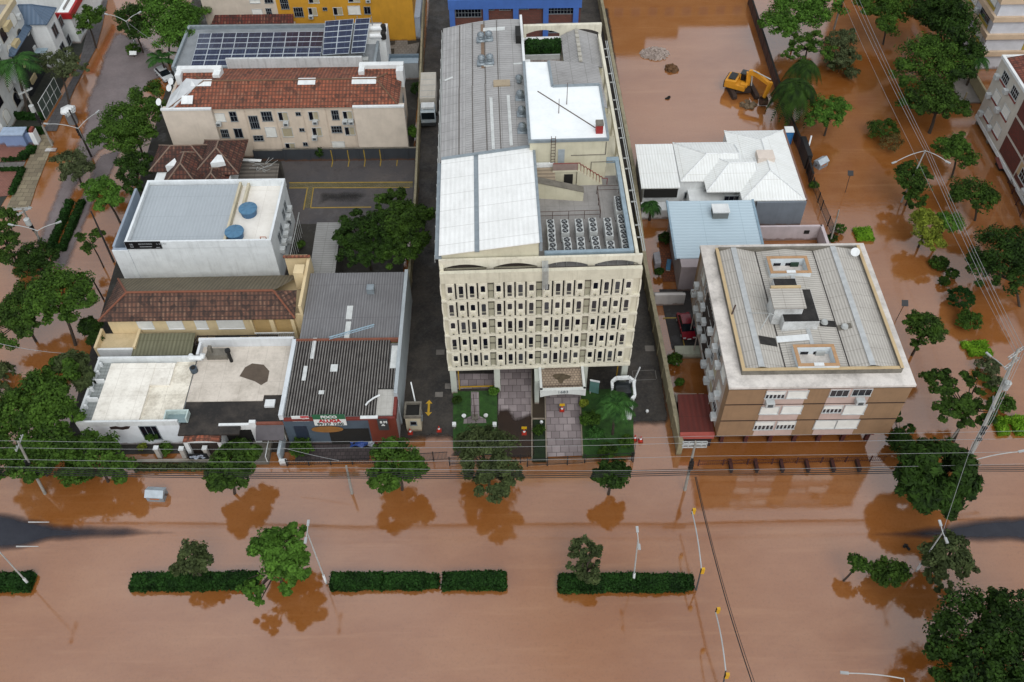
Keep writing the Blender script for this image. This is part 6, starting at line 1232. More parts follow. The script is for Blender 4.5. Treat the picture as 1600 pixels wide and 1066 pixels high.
for f in range(4):
    for k in range(4):
        yc = AY0 + 2.2 + k * 4.4; z_ = 1.2 + 2.8 * f; g = MB(); n = 10
        pr = [(yc - .8, z_), (yc + .8, z_)] + [(yc + .8 * math.cos(a), z_ + 1.2 + .75 * math.sin(a)) for a in [i * math.pi / n for i in range(n + 1)]]
        w_ = MB().extrude([(yc + (u - yc) * 1.2, z_ - .1 + (v - z_) * 1.08) for u, v in pr], 'x', AX, AX + .06).build('arched_window', paint('stained window surround', '#a09a8c', '#5f5a4c', .5), Ap); MB().extrude(pr, 'x', AX + .05, AX + .09).build('pane', M_glass if (f + k) % 2 else M_shut, w_)
        if k % 2: MB().box(AX, AX + .65, yc + 1.0, yc + 1.9, z_ + .2, z_ + .95).build('air_conditioner', M_acu, Ap, bevel=.03)
    MB().box(AX - .02, AX + .05, AY0 + 7, AY0 + 7.6, 1.2 + 3.1 * f, 3.6 + 3.1 * f).build('dark_stair_slit', M_dark, Ap); MB().box(AX, AX + .7, AY0 + 11.6, AY0 + 13.6, 1.3 + 3.1 * f, 2.2 + 3.1 * f).build('balcony', paint('cream balcony', '#b5a57f', '#776a48', .4), Ap)
    for k in range(3): win(Ap, 'y', AY0, AX - 13 + k * 4.5, AX - 11 + k * 4.5, 1.8 + 3.1 * f, 3.2 + 3.1 * f, 'shutter', -1, 2)
Sl = thing('slate_roofed_house', 'white house under slate blue metal hip roof', 'house', (-72, 139, 0))
e_ = [at(35, 10, 8.5), at(87, 10, 8.5), at(55, 48, 8.5)]
M_slate = corrugated('slate blue metal roof', '#4d6075', '#38485a', pitch=.7, sheet=(1, 9), dirt=.2, rough=.5, axis=0, ridge=.35)
hx0s, hx1s = e_[0][0] - 1.5, e_[1][0]; hy0s, hy1s = at(75, 38, 8.2)[1], e_[1][1]
MB().box(hx0s + .5, hx1s - .4, hy0s + .4, hy1s - .4, 0, 8.0).build('wall', M_white, Sl); hip_roof(Sl, M_slate, hx0s, hx1s, hy0s, hy1s, 8.2, 10.2, 'x', fascia=M_slate)
hip_roof(Sl, M_slate, hx0s, hx0s + 4.2, hy0s - 8, hy0s + 3, 7.6, 9.2, 'y', fascia=M_slate); MB().box(hx0s + .5, hx0s + 3.8, hy0s - 7.5, hy0s, 0, 7.4).build('wing_wall', plain('charcoal wall', '#1d1f23', .7), Sl)
for z_ in (1.4, 4.8): win(Sl, 'x', hx1s - .4, hy0s + 1.5, hy0s + 3.2, z_, z_ + 1.9, 'dark', 1, 2); win(Sl, 'x', hx1s - .4, hy0s + 4.6, hy0s + 6.0, z_, z_ + 1.6, 'dark', 1, 2)
MB().box(hx0s + 4.6, hx0s + 6.4, hy0s - 3, hy0s - 1.6, 4.9, 5.0).build('terrace_skylight', M_duct, Sl)
Rd = thing('red_banded_shop', 'white shop with red band round its flat roof', 'shop', (-71, 152, 0))
r0 = at(86, 22, 5.5); r1 = at(117, 6, 5.5); MB().box(r0[0], r1[0], r0[1], r0[1] + 14, 0, 5.0).build('wall', M_white, Rd); m = MB(); m.box(r0[0] - .3, r1[0] + .3, r0[1] - .3, r0[1] + .1, 4.7, 5.7).box(r1[0] - .1, r1[0] + .3, r0[1] + .1, r0[1] + 14, 4.7, 5.7); m.build('red_band', plain('bright red band', '#a0181e', .5), Rd)
MB().box(r0[0], r1[0], r0[1] + .1, r0[1] + 14, 5.0, 5.3).build('roof', M_wmem, Rd); MB().box(r0[0] + 1, r1[0] - 1.5, r0[1] + 1.5, r0[1] + 6, 5.3, 5.7).build('roof_unit', M_terr, Rd); win(Rd, 'x', r1[0], r0[1] + 2, r0[1] + 4, 1.0, 3.0, 'dark', 1, 2)
Ww = thing('white_house', 'tall white house behind the slate roof at the top edge', 'house', (-80, 156, 0)); MB().box(-86, -74, 150, 162, 0, 11).build('wall', M_white, Ww); MB().box(-86.3, -73.7, 149.7, 162.3, 11, 11.4).build('roof', M_terr, Ww); win(Ww, 'y', 150, -78, -76.4, 6, 7.8, 'dark', -1, 2); win(Ww, 'y', 150, -82, -80.4, 6, 7.8, 'dark', -1, 2)
Bw = thing('blue_garden_wall', 'powder blue garden wall with raised gatehouse at the left edge', 'wall', (-72, 103, 0)); a_ = at(0, 225, .2); b_ = at(58, 222, .2)
MB().box(a_[0] - 8, b_[0] - .2, a_[1], a_[1] + .35, 0, 1.9).build('wall', paint('powder blue wall', '#7486a8', '#4f5c76', .25), Bw); g_ = at(27, 228, .2); MB().box(g_[0] - 1.5, g_[0] + 1.6, a_[1] - .7, a_[1] + .9, 0, 2.3).build('gatehouse', paint('powder blue wall', '#7486a8', '#4f5c76', .25), Bw); MB().box(g_[0] - 1.7, g_[0] + 1.8, a_[1] - .9, a_[1] + 1.1, 2.3, 2.45).build('gatehouse_roof', plain('pale blue slab', '#98a8bd', .6), Bw)
MB().box(b_[0] - .2, b_[0] + .5, a_[1] - .4, a_[1] + .8, 0, 2.4).build('white_pillar', M_white, Bw); MB().box(b_[0] - .1, b_[0] + .45, a_[1] - .3, a_[1] + .7, 2.4, 2.8).build('pillar_cap', tiles('red pillar cap', '#8c3c2c', '#7c3426', '#4b1f17'), Bw)
Sf = thing('sports_fence', 'tall green mesh fence panel with white posts near the leaning tree', 'fence', (*at(85, 180, 1), 0)); p0 = at(72, 188, 0); p1 = at(96, 148, 0); m = MB(); g = MB(); d0 = Vector((p0[0], p0[1], 0)); d1 = Vector((p1[0], p1[1], 0))
for k in range(5): p = d0.lerp(d1, k / 4); m.tube(p, p + Vector((0, 0, 3.2)), .05)
for z_ in (.1, 1.6, 3.2): m.tube(d0 + Vector((0, 0, z_)), d1 + Vector((0, 0, z_)), .045)
m.build('frame', M_white, Sf); dn = Vector((.02, .01, 0)); g.add([d0 - dn, d1 - dn, d1 - dn + Vector((0, 0, 3.2)), d0 - dn + Vector((0, 0, 3.2)), d0 + dn, d1 + dn, d1 + dn + Vector((0, 0, 3.2)), d0 + dn + Vector((0, 0, 3.2))], [[0, 1, 2, 3], [4, 5, 6, 7], [0, 1, 5, 4], [3, 2, 6, 7], [0, 3, 7, 4], [1, 2, 6, 5]]); g.build('mesh_panel', plain('grey green mesh', '#3d4a43', .8), Sf)
# ------------------------------------------------------------------ long walls of the alleys
def wallrun(name, label, pts, h, th, mat, cat='wall', capm=None):
    t = thing(name, label, cat, (pts[0][0], pts[0][1], 0)); m = MB(); c = MB()
    for (xa, ya), (xb, yb) in zip(pts[:-1], pts[1:]):
        d = Vector((xb - xa, yb - ya)).normalized(); n = Vector((-d.y, d.x)) * th / 2
        m.prism([(xa - n.x, ya - n.y), (xb - n.x, yb - n.y), (xb + n.x, yb + n.y), (xa + n.x, ya + n.y)], -.5, h); n *= 1.25
        c.prism([(xa - n.x, ya - n.y), (xb - n.x, yb - n.y), (xb + n.x, yb + n.y), (xa + n.x, ya + n.y)], h, h + .1)
        L = math.hypot(xb - xa, yb - ya)
        for i in range(int(L / 3.6) + 1):
            u = min(L, i * 3.6); x_, y_ = xa + d.x * u, ya + d.y * u; m.box(x_ - th * .75, x_ + th * .75, y_ - .18, y_ + .18, -.5, h + .02)
    m.build('wall', mat, t); c.build('coping', capm or M_conc, t); return t
M_mossw = paint('mossy cream wall', '#8d8468', '#3d3a28', .75); M_mcap = flatroof('mossy coping', '#8b836b', '#47432f', .7, 1.0)
wallrun('boundary_wall', 'long mossy cream wall between the office alley and the right hand houses', [(18.25, 56.6), (17.25, 84.2), (17.55, 103.6), (16.2, 158)], 2.5, .38, M_mossw, capm=M_mcap)
wallrun('boundary_wall', 'long stained cream wall along the left alley beside the parked truck', [(-13.0, 80.2), (-13.1, 98.7), (-14.9, 158)], 2.5, .25, M_mossw, capm=M_mcap)
t = wallrun('parking_wall', 'dark painted wall with yellow bay stripes behind the parking court', [(at(448, 250)[0], 109.0), (-13.4, 108.9)], 2.2, .2, paint('dark slate wall paint', '#33373c', '#1e2023', .3))
for k, px in enumerate((520.5, 546, 571, 595.5, 621)): x_ = at(px, 250)[0]; m = MB(); m.box(x_ - .07, x_ + .07, 108.82, 108.86, .05, 2.0); m.box(x_ - .07, x_ + .07, 107.4, 108.8, .085, .11); m.build('bay_stripe', M_yel, t)
wallrun('low_wall', 'dark court wall joining the cream block to the scrap shed', [(at(402, 247)[0], 109.2), (at(447, 247)[0], 109.1)], 1.9, .2, paint('dark slate wall paint', '#33373c', '#1e2023', .3))
# ------------------------------------------------------------------ blocks just beyond the top of the view; the flood mirrors them
Nb = thing('apartment_building', 'stepped ochre apartment block just beyond the vacant lot', 'apartment block', (30, 164, 0)); m = MB(); m.box(15, 46, 160, 174, 0, 9.5).box(15, 33, 161, 174, 9.5, 12.5).box(15, 27, 162, 174, 12.5, 17); m.build('wall', paint('dull ochre wall', '#9a7b55', '#6a5236', .3), Nb)
for k in range(9): win(Nb, 'y', 160, 17 + k * 3.2, 18.6 + k * 3.2, 5.4, 7.0, 'dark', -1, 2)
Nt = thing('apartment_building', 'tall brown apartment tower beyond the far end of the right street', 'apartment block', (90, 178, 0)); MB().box(72, 118, 168, 188, 0, 62).build('wall', paint('brown tower wall', '#7d6852', '#54432f', .3), Nt); MB().box(71.7, 118.3, 167.7, 188.3, 62, 63).build('roof_edge', M_conc, Nt)
for f in range(9):
    for k in range(5): win(Nt, 'y', 168, 75 + k * 8.4, 79 + k * 8.4, 6 + f * 6.2, 9 + f * 6.2, 'dark', -1, 3)
# ------------------------------------------------------------------ vegetation
LM_ = {k: leafmat('leaves ' + k, a, b, t) for k, a, b, t in (
    ('dark', '#101f07', '#44601f', .2), ('deep', '#0c1a07', '#355018', .2), ('mid', '#162a09', '#507026', .25), ('bright', '#1c350b', '#5f8832', .3), ('olive', '#1e2713', '#56633a', .25),
    ('yellow', '#39440f', '#93a03a', .3), ('grey', '#242c16', '#626c48', .25), ('hedge', '#0b1e07', '#294c19', .15), ('lime', '#3f680f', '#86b02f', .25), ('palm', '#112a10', '#426c30', .25), ('dry', '#3a3218', '#6f6238', .25))}
M_bark = mk('bark', lambda N: (N.col(N.mix(N.ramp(N.noise(N.map(N.pos(), (4, 4, .8)), 3, 5), .3, .7), rgb('#1d1712'), rgb('#463a2f'))), N.rough(.9), N.bump(N.noise(N.map(N.pos(), (6, 6, 1)), 3, 4), .5, .05)))
def leaf_mesh(name, C, NRM, size, mat, parent, off, asp=1.7, core=None, coremat=None):
    n = len(C); rv = RNG.normal(size=(n, 3)); t = np.cross(NRM, rv); t /= np.linalg.norm(t, axis=1)[:, None] + 1e-9; b = np.cross(NRM, t)
    s = size * RNG.uniform(.6, 1.3, n)[:, None]; t = t * s * .5 * asp; b = b * s * .5; bend = NRM * s * .18
    V = np.stack([C - t, C - b + bend * .5, C + t, C + b + bend * .5], 1).reshape(-1, 3) - np.array(off)
    me = bpy.data.meshes.new(name); nf = n; cv = cf = None
    F = np.arange(n * 4)
    if core is not None:
        cv, cf = core; V = np.concatenate([V, np.array(cv) - np.array(off)]); F = np.concatenate([F, np.array(cf).ravel() + n * 4]); nf += len(cf)
    me.vertices.add(len(V)); me.vertices.foreach_set('co', V.astype(np.float32).ravel()); me.loops.add(nf * 4); me.loops.foreach_set('vertex_index', F.astype(np.int32))
    me.polygons.add(nf); me.polygons.foreach_set('loop_start', np.arange(nf, dtype=np.int32) * 4); me.polygons.foreach_set('loop_total', np.full(nf, 4, np.int32))
    me.materials.append(mat)
    if core is not None: me.materials.append(coremat); mi = np.zeros(nf, np.int32); mi[n:] = 1; me.polygons.foreach_set('material_index', mi)
    me.update(calc_edges=True); o = bpy.data.objects.new(name, me); COL.objects.link(o)
    if parent is not None: o.parent = parent
    return o
def cloud(blobs, n, flat=.8, clump=.34, kk=26, hollow=.55, droop=0.0):
    vol = [b[3] * b[4] + b[3] * b[5] for b in blobs]; tot = sum(vol); Cs, Ns = [], []
    for b, v in zip(blobs, vol):
        c = np.array(b[:3]); r = np.array(b[3:6]); k = max(8, int(kk * (v / tot) * len(blobs) ** .5)); m = max(12, int(n * v / tot / k))
        d = RNG.normal(size=(k, 3)); d[:, 2] = np.abs(d[:, 2]) * .9 - .25 * (RNG.random(k) < .45); d /= np.linalg.norm(d, axis=1)[:, None]
        cc = d * RNG.uniform(hollow, .98, (k, 1)) * RNG.uniform(.8, 1.12, (k, 1)); cr = clump * RNG.uniform(.6, 1.25, k)
        for i in range(k):
            g = RNG.normal(size=(m, 3)); g /= np.linalg.norm(g, axis=1)[:, None] + 1e-9; g *= (RNG.random((m, 1)) ** .45) * cr[i]; g[:, 2] *= flat
            p = cc[i] + g; nn = g / (np.linalg.norm(g, axis=1)[:, None] + 1e-6) * .7 + d[i] * .25 + np.array([0, 0, .55]) + RNG.normal(size=(m, 3)) * .42
            nn /= np.linalg.norm(nn, axis=1)[:, None]; q = c + p * r; q[:, 2] -= droop * np.linalg.norm(p[:, :2], axis=1) ** 2 * r[2]
            Cs.append(q); Ns.append(nn)
    return np.concatenate(Cs), np.concatenate(Ns)
def tree(label, crowns, kind, n=2600, size=.34, zc=4.6, base=None, cat='tree', name='tree', group=None, squash=.72, trunk=.17, clump=.34, kk=26, hollow=.55, asp=1.7, limbs=True, droop=0, z0=-.3):
    """crowns: sighted crown lobes (px, py, half width px[, half height factor[, dz]])"""
    bl = []
    for c in crowns:
        px, py, rp = c[:3]; sq = c[3] if len(c) > 3 else squash; dz = c[4] if len(c) > 4 else 0
        z = zc + dz; x, y = at(px, py, z); D = math.sqrt(x * x + y * y + (CAMH - z) ** 2); rm = rp * D / FPX * .93; bl.append((x, y, z, rm, rm, rm * sq))
    wsum = sum(b[3] for b in bl); bx, by = (sum(b[0] * b[3] for b in bl) / wsum, sum(b[1] * b[3] for b in bl) / wsum) if base is None else at(base[0], base[1], 0)
    t = thing(name, label, cat, (bx, by, 0), group=group)
    n = int(n * 2.5); size *= .64; kk = int(kk * 1.6); clump *= .95
    C, Nn = cloud(bl, n, clump=clump, kk=kk, hollow=hollow, droop=droop); C[:, 2] = np.maximum(C[:, 2], .05)
    leaf_mesh('crown', C, Nn, size, LM_[kind], t, (bx, by, 0), asp)
    if trunk:
        m = MB(); zt = min(b[2] - b[5] * .6 for b in bl); zt = max(.5, zt); cx, cy = sum(b[0] for b in bl) / len(bl), sum(b[1] for b in bl) / len(bl)
        top = Vector((bx + (cx - bx) * .5, by + (cy - by) * .5, zt)); m.path([(bx, by, z0), ((bx + top.x) / 2 + .08, (by + top.y) / 2, zt * .5), tuple(top)], [trunk, trunk * .85, trunk * .7], 8)
        for b in bl:
            for k in range(4 if limbs else 2):
                a = random.uniform(0, 6.28); e = Vector((b[0] + b[3] * .6 * math.cos(a), b[1] + b[4] * .6 * math.sin(a), b[2] + b[5] * random.uniform(-.1, .5))); mid = top.lerp(e, .5) + Vector((0, 0, .15 * b[5])); m.path([tuple(top), tuple(mid), tuple(e)], [trunk * .55, trunk * .38, trunk * .12], 6)
        m.build('trunk', M_bark, t, uv=False)
    return t
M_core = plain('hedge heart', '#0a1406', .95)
def hedge(label, boxes, kind='hedge', n=260, size=.22, cat='hedge', name='hedge', group=None, rnd=.26, loc=None):
    """boxes: (x0,x1,y0,y1,z0,z1); a clipped leafy skin over a dark heart"""
    Cs, Ns, V, F = [], [], [], []
    for (x0, x1, y0, y1, z0, z1) in boxes:
        A = [((x1 - x0) * (y1 - y0), 'z'), ((x1 - x0) * (z1 - z0), 'y0'), ((x1 - x0) * (z1 - z0), 'y1'), ((y1 - y0) * (z1 - z0), 'x0'), ((y1 - y0) * (z1 - z0), 'x1')]
        for a, f in A:
            k = max(4, int(a * n)); u = RNG.random((k, 3)); p = np.array([x0, y0, z0]) + u * np.array([x1 - x0, y1 - y0, z1 - z0]); nn = np.zeros((k, 3))
            if f == 'z': p[:, 2] = z1; nn[:, 2] = 1
            else: ax = 0 if f[0] == 'x' else 1; p[:, ax] = (x0, x1)[int(f[1])] if ax == 0 else (y0, y1)[int(f[1])]; nn[:, ax] = -1 if f[1] == '0' else 1
            e = np.minimum(np.minimum(u[:, 0], 1 - u[:, 0]) * (x1 - x0), np.minimum(u[:, 1], 1 - u[:, 1]) * (y1 - y0)); lump = np.sin(p[:, 0] * 2.1 + 1) * np.cos(p[:, 1] * 2.7) * .06 + np.sin(p[:, 0] * .83 + p[:, 1]) * .05 + np.sin(p[:, 0] * 5.3) * np.sin(p[:, 2] * 4 + p[:, 1] * 3) * .04
            if f == 'z': p[:, 2] -= np.clip(rnd - e, 0, rnd) * .9
            p += RNG.normal(size=(k, 3)) * .075 + nn * lump[:, None]; nn = nn + RNG.normal(size=(k, 3)) * .5; nn /= np.linalg.norm(nn, axis=1)[:, None]; Cs.append(p); Ns.append(nn)
        i = len(V); s = .2; b = MB(); b.box(x0 + s, x1 - s, y0 + s, y1 - s, z0, z1 - s); V += b.v; F += [[i + q for q in f] for f in b.f]
    C = np.concatenate(Cs); lx, ly = (boxes[0][0] + boxes[-1][1]) / 2, (boxes[0][2] + boxes[0][3]) / 2
    o = leaf_mesh(name, C, np.concatenate(Ns), size, LM_[kind], None, (lx, ly, 0), 1.3, (V, F), M_core); o.location = (lx, ly, 0)
    return tag(o, label, cat, group)
def bush(label, px, py, rp, kind='dark', n=700, zc=.8, sq=.75, size=.25, cat='bush', name='bush', group=None, lobes=None, ball=False):
    if ball: return tree(label, [(px, py, rp * .93, .8)], kind, n * 2, .2, zc, cat=cat, name=name, group=group, trunk=.06, clump=.13, kk=90, hollow=.9, limbs=False)
    cr = [(px, py, rp, sq)] + [(px + a, py + b, r, sq) for a, b, r in (lobes or [])]
    return tree(label, cr, kind, n, size, zc, cat=cat, name=name, group=group, trunk=.06, clump=.32, kk=30, hollow=.78, limbs=False)
def palm(label, px, py, zc, rpx, base=None, n=12, lean=.0, kind='palm', droop=.75, name='palm_tree', trunk=.16, up=.5, dense=15):
    x, y = at(px, py, zc); D = math.sqrt(x * x + y * y + (CAMH - zc) ** 2); L = rpx * D / FPX; bx, by = at(*base, 0) if base else (x, y); t = thing(name, label, 'palm', (bx, by, 0))
    m = MB(); m.path([(bx, by, -.3), ((bx + x) / 2, (by + y) / 2, zc * .5), (x, y, zc)], [trunk * 1.25, trunk, trunk * .85], 8); m.build('trunk', M_bark, t, uv=False)
    for k in range(n):
        a = k * 6.283 / n + random.uniform(-.25, .25); f = MB(); u = random.uniform(.35, 1.0) * up; pts = []
        LL = L * random.uniform(.85, 1.1); seg = 9
        for i in range(seg + 1): s = i / seg; h = u * s * 1.6 - droop * 1.5 * s * s; pts.append(Vector((x + LL * s * math.cos(a) * (1 - .12 * s), y + LL * s * math.sin(a) * (1 - .12 * s), zc + LL * h)))
        f.path([tuple(p) for p in pts], [.035 * (1 - i / (seg + 2)) for i in range(seg + 1)], 3); side = Vector((-math.sin(a), math.cos(a), 0))
        for i in range(dense):
            s = .12 + .86 * i / dense; j = min(seg - 1, int(s * seg)); p = pts[j].lerp(pts[j + 1], s * seg - j); d = (pts[j + 1] - pts[j]).normalized(); w = LL * .3 * math.sin(math.pi * min(1, s * .9 + .12)) + .1
            for sg in (-1, 1):
                e = p + side * sg * w * .85 + d * w * .5 - Vector((0, 0, w * .35)); q = .06 + .02 * LL; f.quad(tuple(p - d * q), tuple(p + d * q), tuple(e))
        f.build('frond', LM_[kind], t, uv=False, fix=False)
    return t
# --- street trees before the buildings
tree('broad bright green tree filling the flooded street corner at the lower left', [(58, 632, 54, .7), (24, 652, 42, .7), (92, 604, 38, .7, .4), (92, 655, 34, .7, -.6), (92, 578, 28, .7, .3)], 'mid', 9000, .36, 5.0, kk=30)
tree('leafy tree wrapped round the wired pole at the left end of the avenue kerb', [(40, 720, 42), (85, 705, 45), (15, 700, 38)], 'mid', 6000, .34, 4.4, kk=26)
tree('low spreading green tree above the kerb left of the paired fence pillars', [(145, 712, 42), (188, 735, 30, .7, -.8), (125, 735, 30, .7, -1)], 'mid', 4500, .33, 4.0, kk=26)
tree('drooping tree fern with pale fronds beside the white corner shop', [(112, 570, 26), (128, 590, 20)], 'olive', 1500, .4, 4.6, asp=3.0)
tree('round dark green street tree by the terrace house gate', [(362, 728, 38, .85), (380, 705, 24, .8), (348, 752, 26, .8)], 'dark', 4200, .42, 4.2, base=(366, 772), asp=2.2)
tree('dark green street tree left of the driveway gate with black bars', [(622, 722, 42, .8), (600, 745, 30, .8), (648, 735, 26, .8)], 'mid', 4200, .36, 4.2)
tree('feathery light green tree overhanging the lawn before the office block', [(757, 712, 52, .85), (735, 700, 30, .8), (790, 745, 32, .8), (768, 755, 34, .8, -.5)], 'olive', 6500, .26, 4.6, asp=2.6, kk=40, clump=.26)
tree('small dense dark street tree right of the office walkway', [(955, 742, 30, .85), (940, 748, 20), (968, 738, 20)], 'deep', 2600, .34, 3.8)
tree('dome shaped glossy dark tree beside the leaning pole at the avenue corner', [(1460, 742, 58, .8), (1425, 755, 34, .75), (1495, 750, 34, .75), (1462, 770, 40, .6, -.5)], 'deep', 7500, .46, 4.6, asp=2.8, kk=44, clump=.26, hollow=.75)
# --- central reservation
for lab, boxes in (('short clipped hedge cut by the left edge of the photo', [(-56, -48.55, 41.35, 43.1, -.5, .75)]), ('long clipped hedge under the bright green median tree', [(-38.4, -25.9, 41.2, 42.85, -.5, .75)]), ('clipped hedge with ragged right end in the middle of the flooded avenue', [(-18.4, -13.3, 41.0, 42.6, -.5, .75), (-13.2, -9.0, 40.98, 42.5, -.5, .72), (-9.0, -7.7, 41.1, 42.4, -.5, .6)]), ('short sharp edged hedge block left of the wide median gap', [(-7.25, -1.0, 40.85, 42.5, -.5, .75)]), ('clipped hedge between the olive tree and the yellow traffic lights', [(4.4, 12.0, 40.4, 42.1, -.5, .75), (12.0, 16.9, 40.36, 42.0, -.5, .72), (16.9, 17.7, 40.5, 41.9, -.5, .66)])):
    hedge(lab, boxes, n=230, size=.18, group='clipped hedges on the flooded median')
tree('sparse olive green tree growing out of the long median hedge', [(300, 872, 30, .8), (285, 885, 18), (318, 880, 18), (305, 893, 16, .7, -.8)], 'olive', 2000, .28, 3.4, kk=22, clump=.3)
tree('spreading bright green tree over the median hedge beside the leaning lamp', [(438, 868, 48, .65), (462, 832, 22, .7, .5), (410, 858, 26), (470, 885, 26), (452, 908, 24, .7, -.6), (392, 918, 22, .7, -1.0), (400, 938, 13, .7, -1.2), (425, 845, 24, .7, .4)], 'bright', 7000, .34, 4.6, base=(440, 912), kk=36, clump=.27, hollow=.5)
tree('upright sparse olive tree rising from the right median hedge', [(912, 858, 22, 1.0, .8), (898, 878, 16), (932, 868, 15, .9, .4), (918, 895, 24, .8, -1.2)], 'olive', 2100, .28, 3.6, base=(915, 914), kk=22, clump=.3)
tree('slim leaning tree with a bare stem at the left of the right median group', [(1338, 880, 15), (1352, 886, 11)], 'mid', 700, .28, 2.8, base=(1317, 908), trunk=.12)
tree('low dark round tree between the leaning stem and the sparse median tree', [(1392, 898, 26, .8), (1372, 892, 16), (1408, 892, 16)], 'dark', 2000, .28, 1.9)
tree('open bronze green tree behind the lamp pole on the right median', [(1478, 868, 36, .75, .4), (1505, 885, 24), (1455, 880, 18), (1465, 905, 22, .7, -.8), (1500, 855, 18)], 'olive', 3600, .3, 3.8, kk=30, clump=.28)
tree('huge dark tree cut by the bottom right corner of the photo', [(1555, 1010, 84, .55, .6), (1505, 1010, 52, .6), (1600, 985, 62, .6), (1500, 1050, 52, .6, -.6), (1560, 1080, 80, .6), (1640, 1040, 80, .6), (1535, 965, 36, .6), (1585, 1015, 56, .6, .8), (1560, 1045, 50, .6, .6)], 'deep', 15000, .34, 5.5, kk=70, clump=.2, hollow=.82)
# --- right hand street
tree('round umbrella tree just right of the tan block roof', [(1445, 512, 30, .6), (1425, 505, 18), (1462, 522, 18), (1432, 540, 11, .6, -1)], 'dark', 2600, .3, 5.2, base=(1425, 555), kk=24)
tree('wide sparse layered tree right of the tan block corner', [(1465, 600, 32, .5), (1500, 628, 32, .5), (1530, 600, 26, .5), (1540, 640, 26, .5), (1478, 640, 28, .5), (1515, 660, 24, .5, -.4)], 'dark', 5200, .32, 5.6, base=(1490, 690), kk=30, clump=.24, hollow=.4)
tree('dark shrubs at the foot of the tan block corner', [(1405, 690, 20), (1400, 650, 12), (1420, 672, 10)], 'deep', 1500, .28, 1.4, cat='shrub', name='shrub', trunk=.06)
tree('tree growing round the twin armed lamp pole on the right street', [(1425, 282, 26, .9), (1418, 265, 18), (1440, 275, 16), (1432, 308, 18, .9, -1.2), (1428, 322, 14, .8, -1.6)], 'dark', 3000, .3, 4.2)
tree('yellow green tree with dull patch on the right street median', [(1448, 352, 26, .8), (1455, 378, 20, .8, -1), (1440, 340, 18)], 'yellow', 2800, .28, 3.8)
tree('paler yellow green tree touching the dull patched one', [(1483, 350, 20, .8), (1472, 342, 12)], 'bright', 1200, .28, 3.8)
tree('light green tree with visible thin stem by the brick panelled block', [(1490, 235, 28, .7), (1475, 228, 18), (1508, 248, 20), (1498, 222, 16)], 'mid', 2600, .3, 4.4, base=(1487, 278))
tree('rounded dark tree below the light stemmed one by the brick panelled block', [(1520, 305, 32, .7), (1500, 300, 20), (1540, 312, 20)], 'dark', 2600, .3, 4.0, base=(1524, 345))
tree('large dark tree at the right edge under the power lines', [(1562, 400, 46, .75), (1540, 425, 30), (1590, 385, 40), (1590, 440, 34), (1530, 410, 20)], 'deep', 6000, .32, 4.8, base=(1595, 480), kk=34)
tree('tall mid green tree at the upper right behind the power lines', [(1450, 95, 44, .8), (1425, 118, 32), (1478, 105, 34), (1455, 75, 28)], 'mid', 6000, .34, 6.0, kk=34)
tree('dark green tree with thick trunk below the tall upper right tree', [(1450, 155, 40, .75), (1485, 168, 28), (1425, 165, 22), (1465, 140, 26), (1505, 172, 18)], 'dark', 5200, .34, 5.2, base=(1452, 208), trunk=.28, kk=30)
tree('deep green conifer group beside the peach banded tower', [(1490, 45, 34, 1.1, 1.5), (1470, 20, 30, 1.1, 1), (1510, 85, 26, 1.0), (1450, 30, 26, 1), (1502, 115, 22)], 'deep', 6500, .36, 6.5, kk=36, asp=2.5)
tree('fresh green tree at the top edge left of the conifers', [(1382, 22, 32, .8), (1362, 8, 26), (1405, 10, 28), (1385, 40, 22)], 'mid', 4600, .34, 5.2, base=(1380, 70))
palm('drooping palm in front of the peach banded tower base', 1528, 92, 5.0, 24, n=12)
bush('dark rounded bush alone on the right street median', 1381, 203, 22, 'dark', 1300, 1.3)
bush('thin brownish shrub below the dark rounded bush', 1392, 225, 18, 'dry', 350, .9)
tree('broad bright tree leaning over the brick lot fence at the top', [(1238, 20, 42, .65), (1210, 38, 30), (1268, 22, 32), (1290, 12, 28), (1228, 45, 26, .6, -.6)], 'bright', 6500, .34, 5.6, base=(1240, 65), kk=34)
tree('small open bright tree above the feathery palm by the lot fence', [(1252, 70, 24, .7), (1285, 82, 20), (1238, 85, 18), (1272, 62, 18)], 'mid', 2400, .3, 4.6, base=(1255, 100), clump=.26)
tree('dark shrubby tree mottled grey below the upper power pole', [(1310, 72, 26, .9), (1325, 55, 16), (1305, 95, 20), (1330, 90, 16)], 'grey', 2600, .3, 2.8)
bush('low bluish agave like bush below the mottled tree', 1332, 115, 11, 'grey', 400, .9)
bush('olive bush between the mottled tree and the flooded pavement', 1312, 105, 18, 'olive', 800, 1.0)
palm('shaggy dark palm hanging over the lot fence', 1246, 132, 7.0, 46, base=(1232, 195), n=26, droop=1.1, up=.5, kind='deep', dense=24)
palm('smaller dark palm crown just above the shaggy palm', 1258, 100, 6.4, 34, n=18, droop=1.0, kind='deep', dense=20)
tree('compact yellow green tree over the flooded pavement beside the white house', [(1292, 172, 28, .7), (1275, 188, 20), (1310, 168, 20), (1300, 190, 18)], 'bright', 2800, .3, 4.0, base=(1288, 212))
bush('small round clipped bush in the white house forecourt', 1272, 290, 7, 'dark', 260, .6)
bush('small round bush beside the gate post behind the tan block', 1312, 358, 9, 'dark', 300, .7)
bush('dark shrub by the gate behind the tan block', 1300, 372, 8, 'deep', 200, .6)
def hb(px0, py0, px1, py1, z): a = at(px0, py1, z); b = at(px1, py0, z); return (a[0], b[0], a[1], b[1], -.5, z)
hedge('vivid lime square hedge alone in the flooded right street', [hb(1341, 355, 1360, 373, .5)], 'lime', 200, .16)
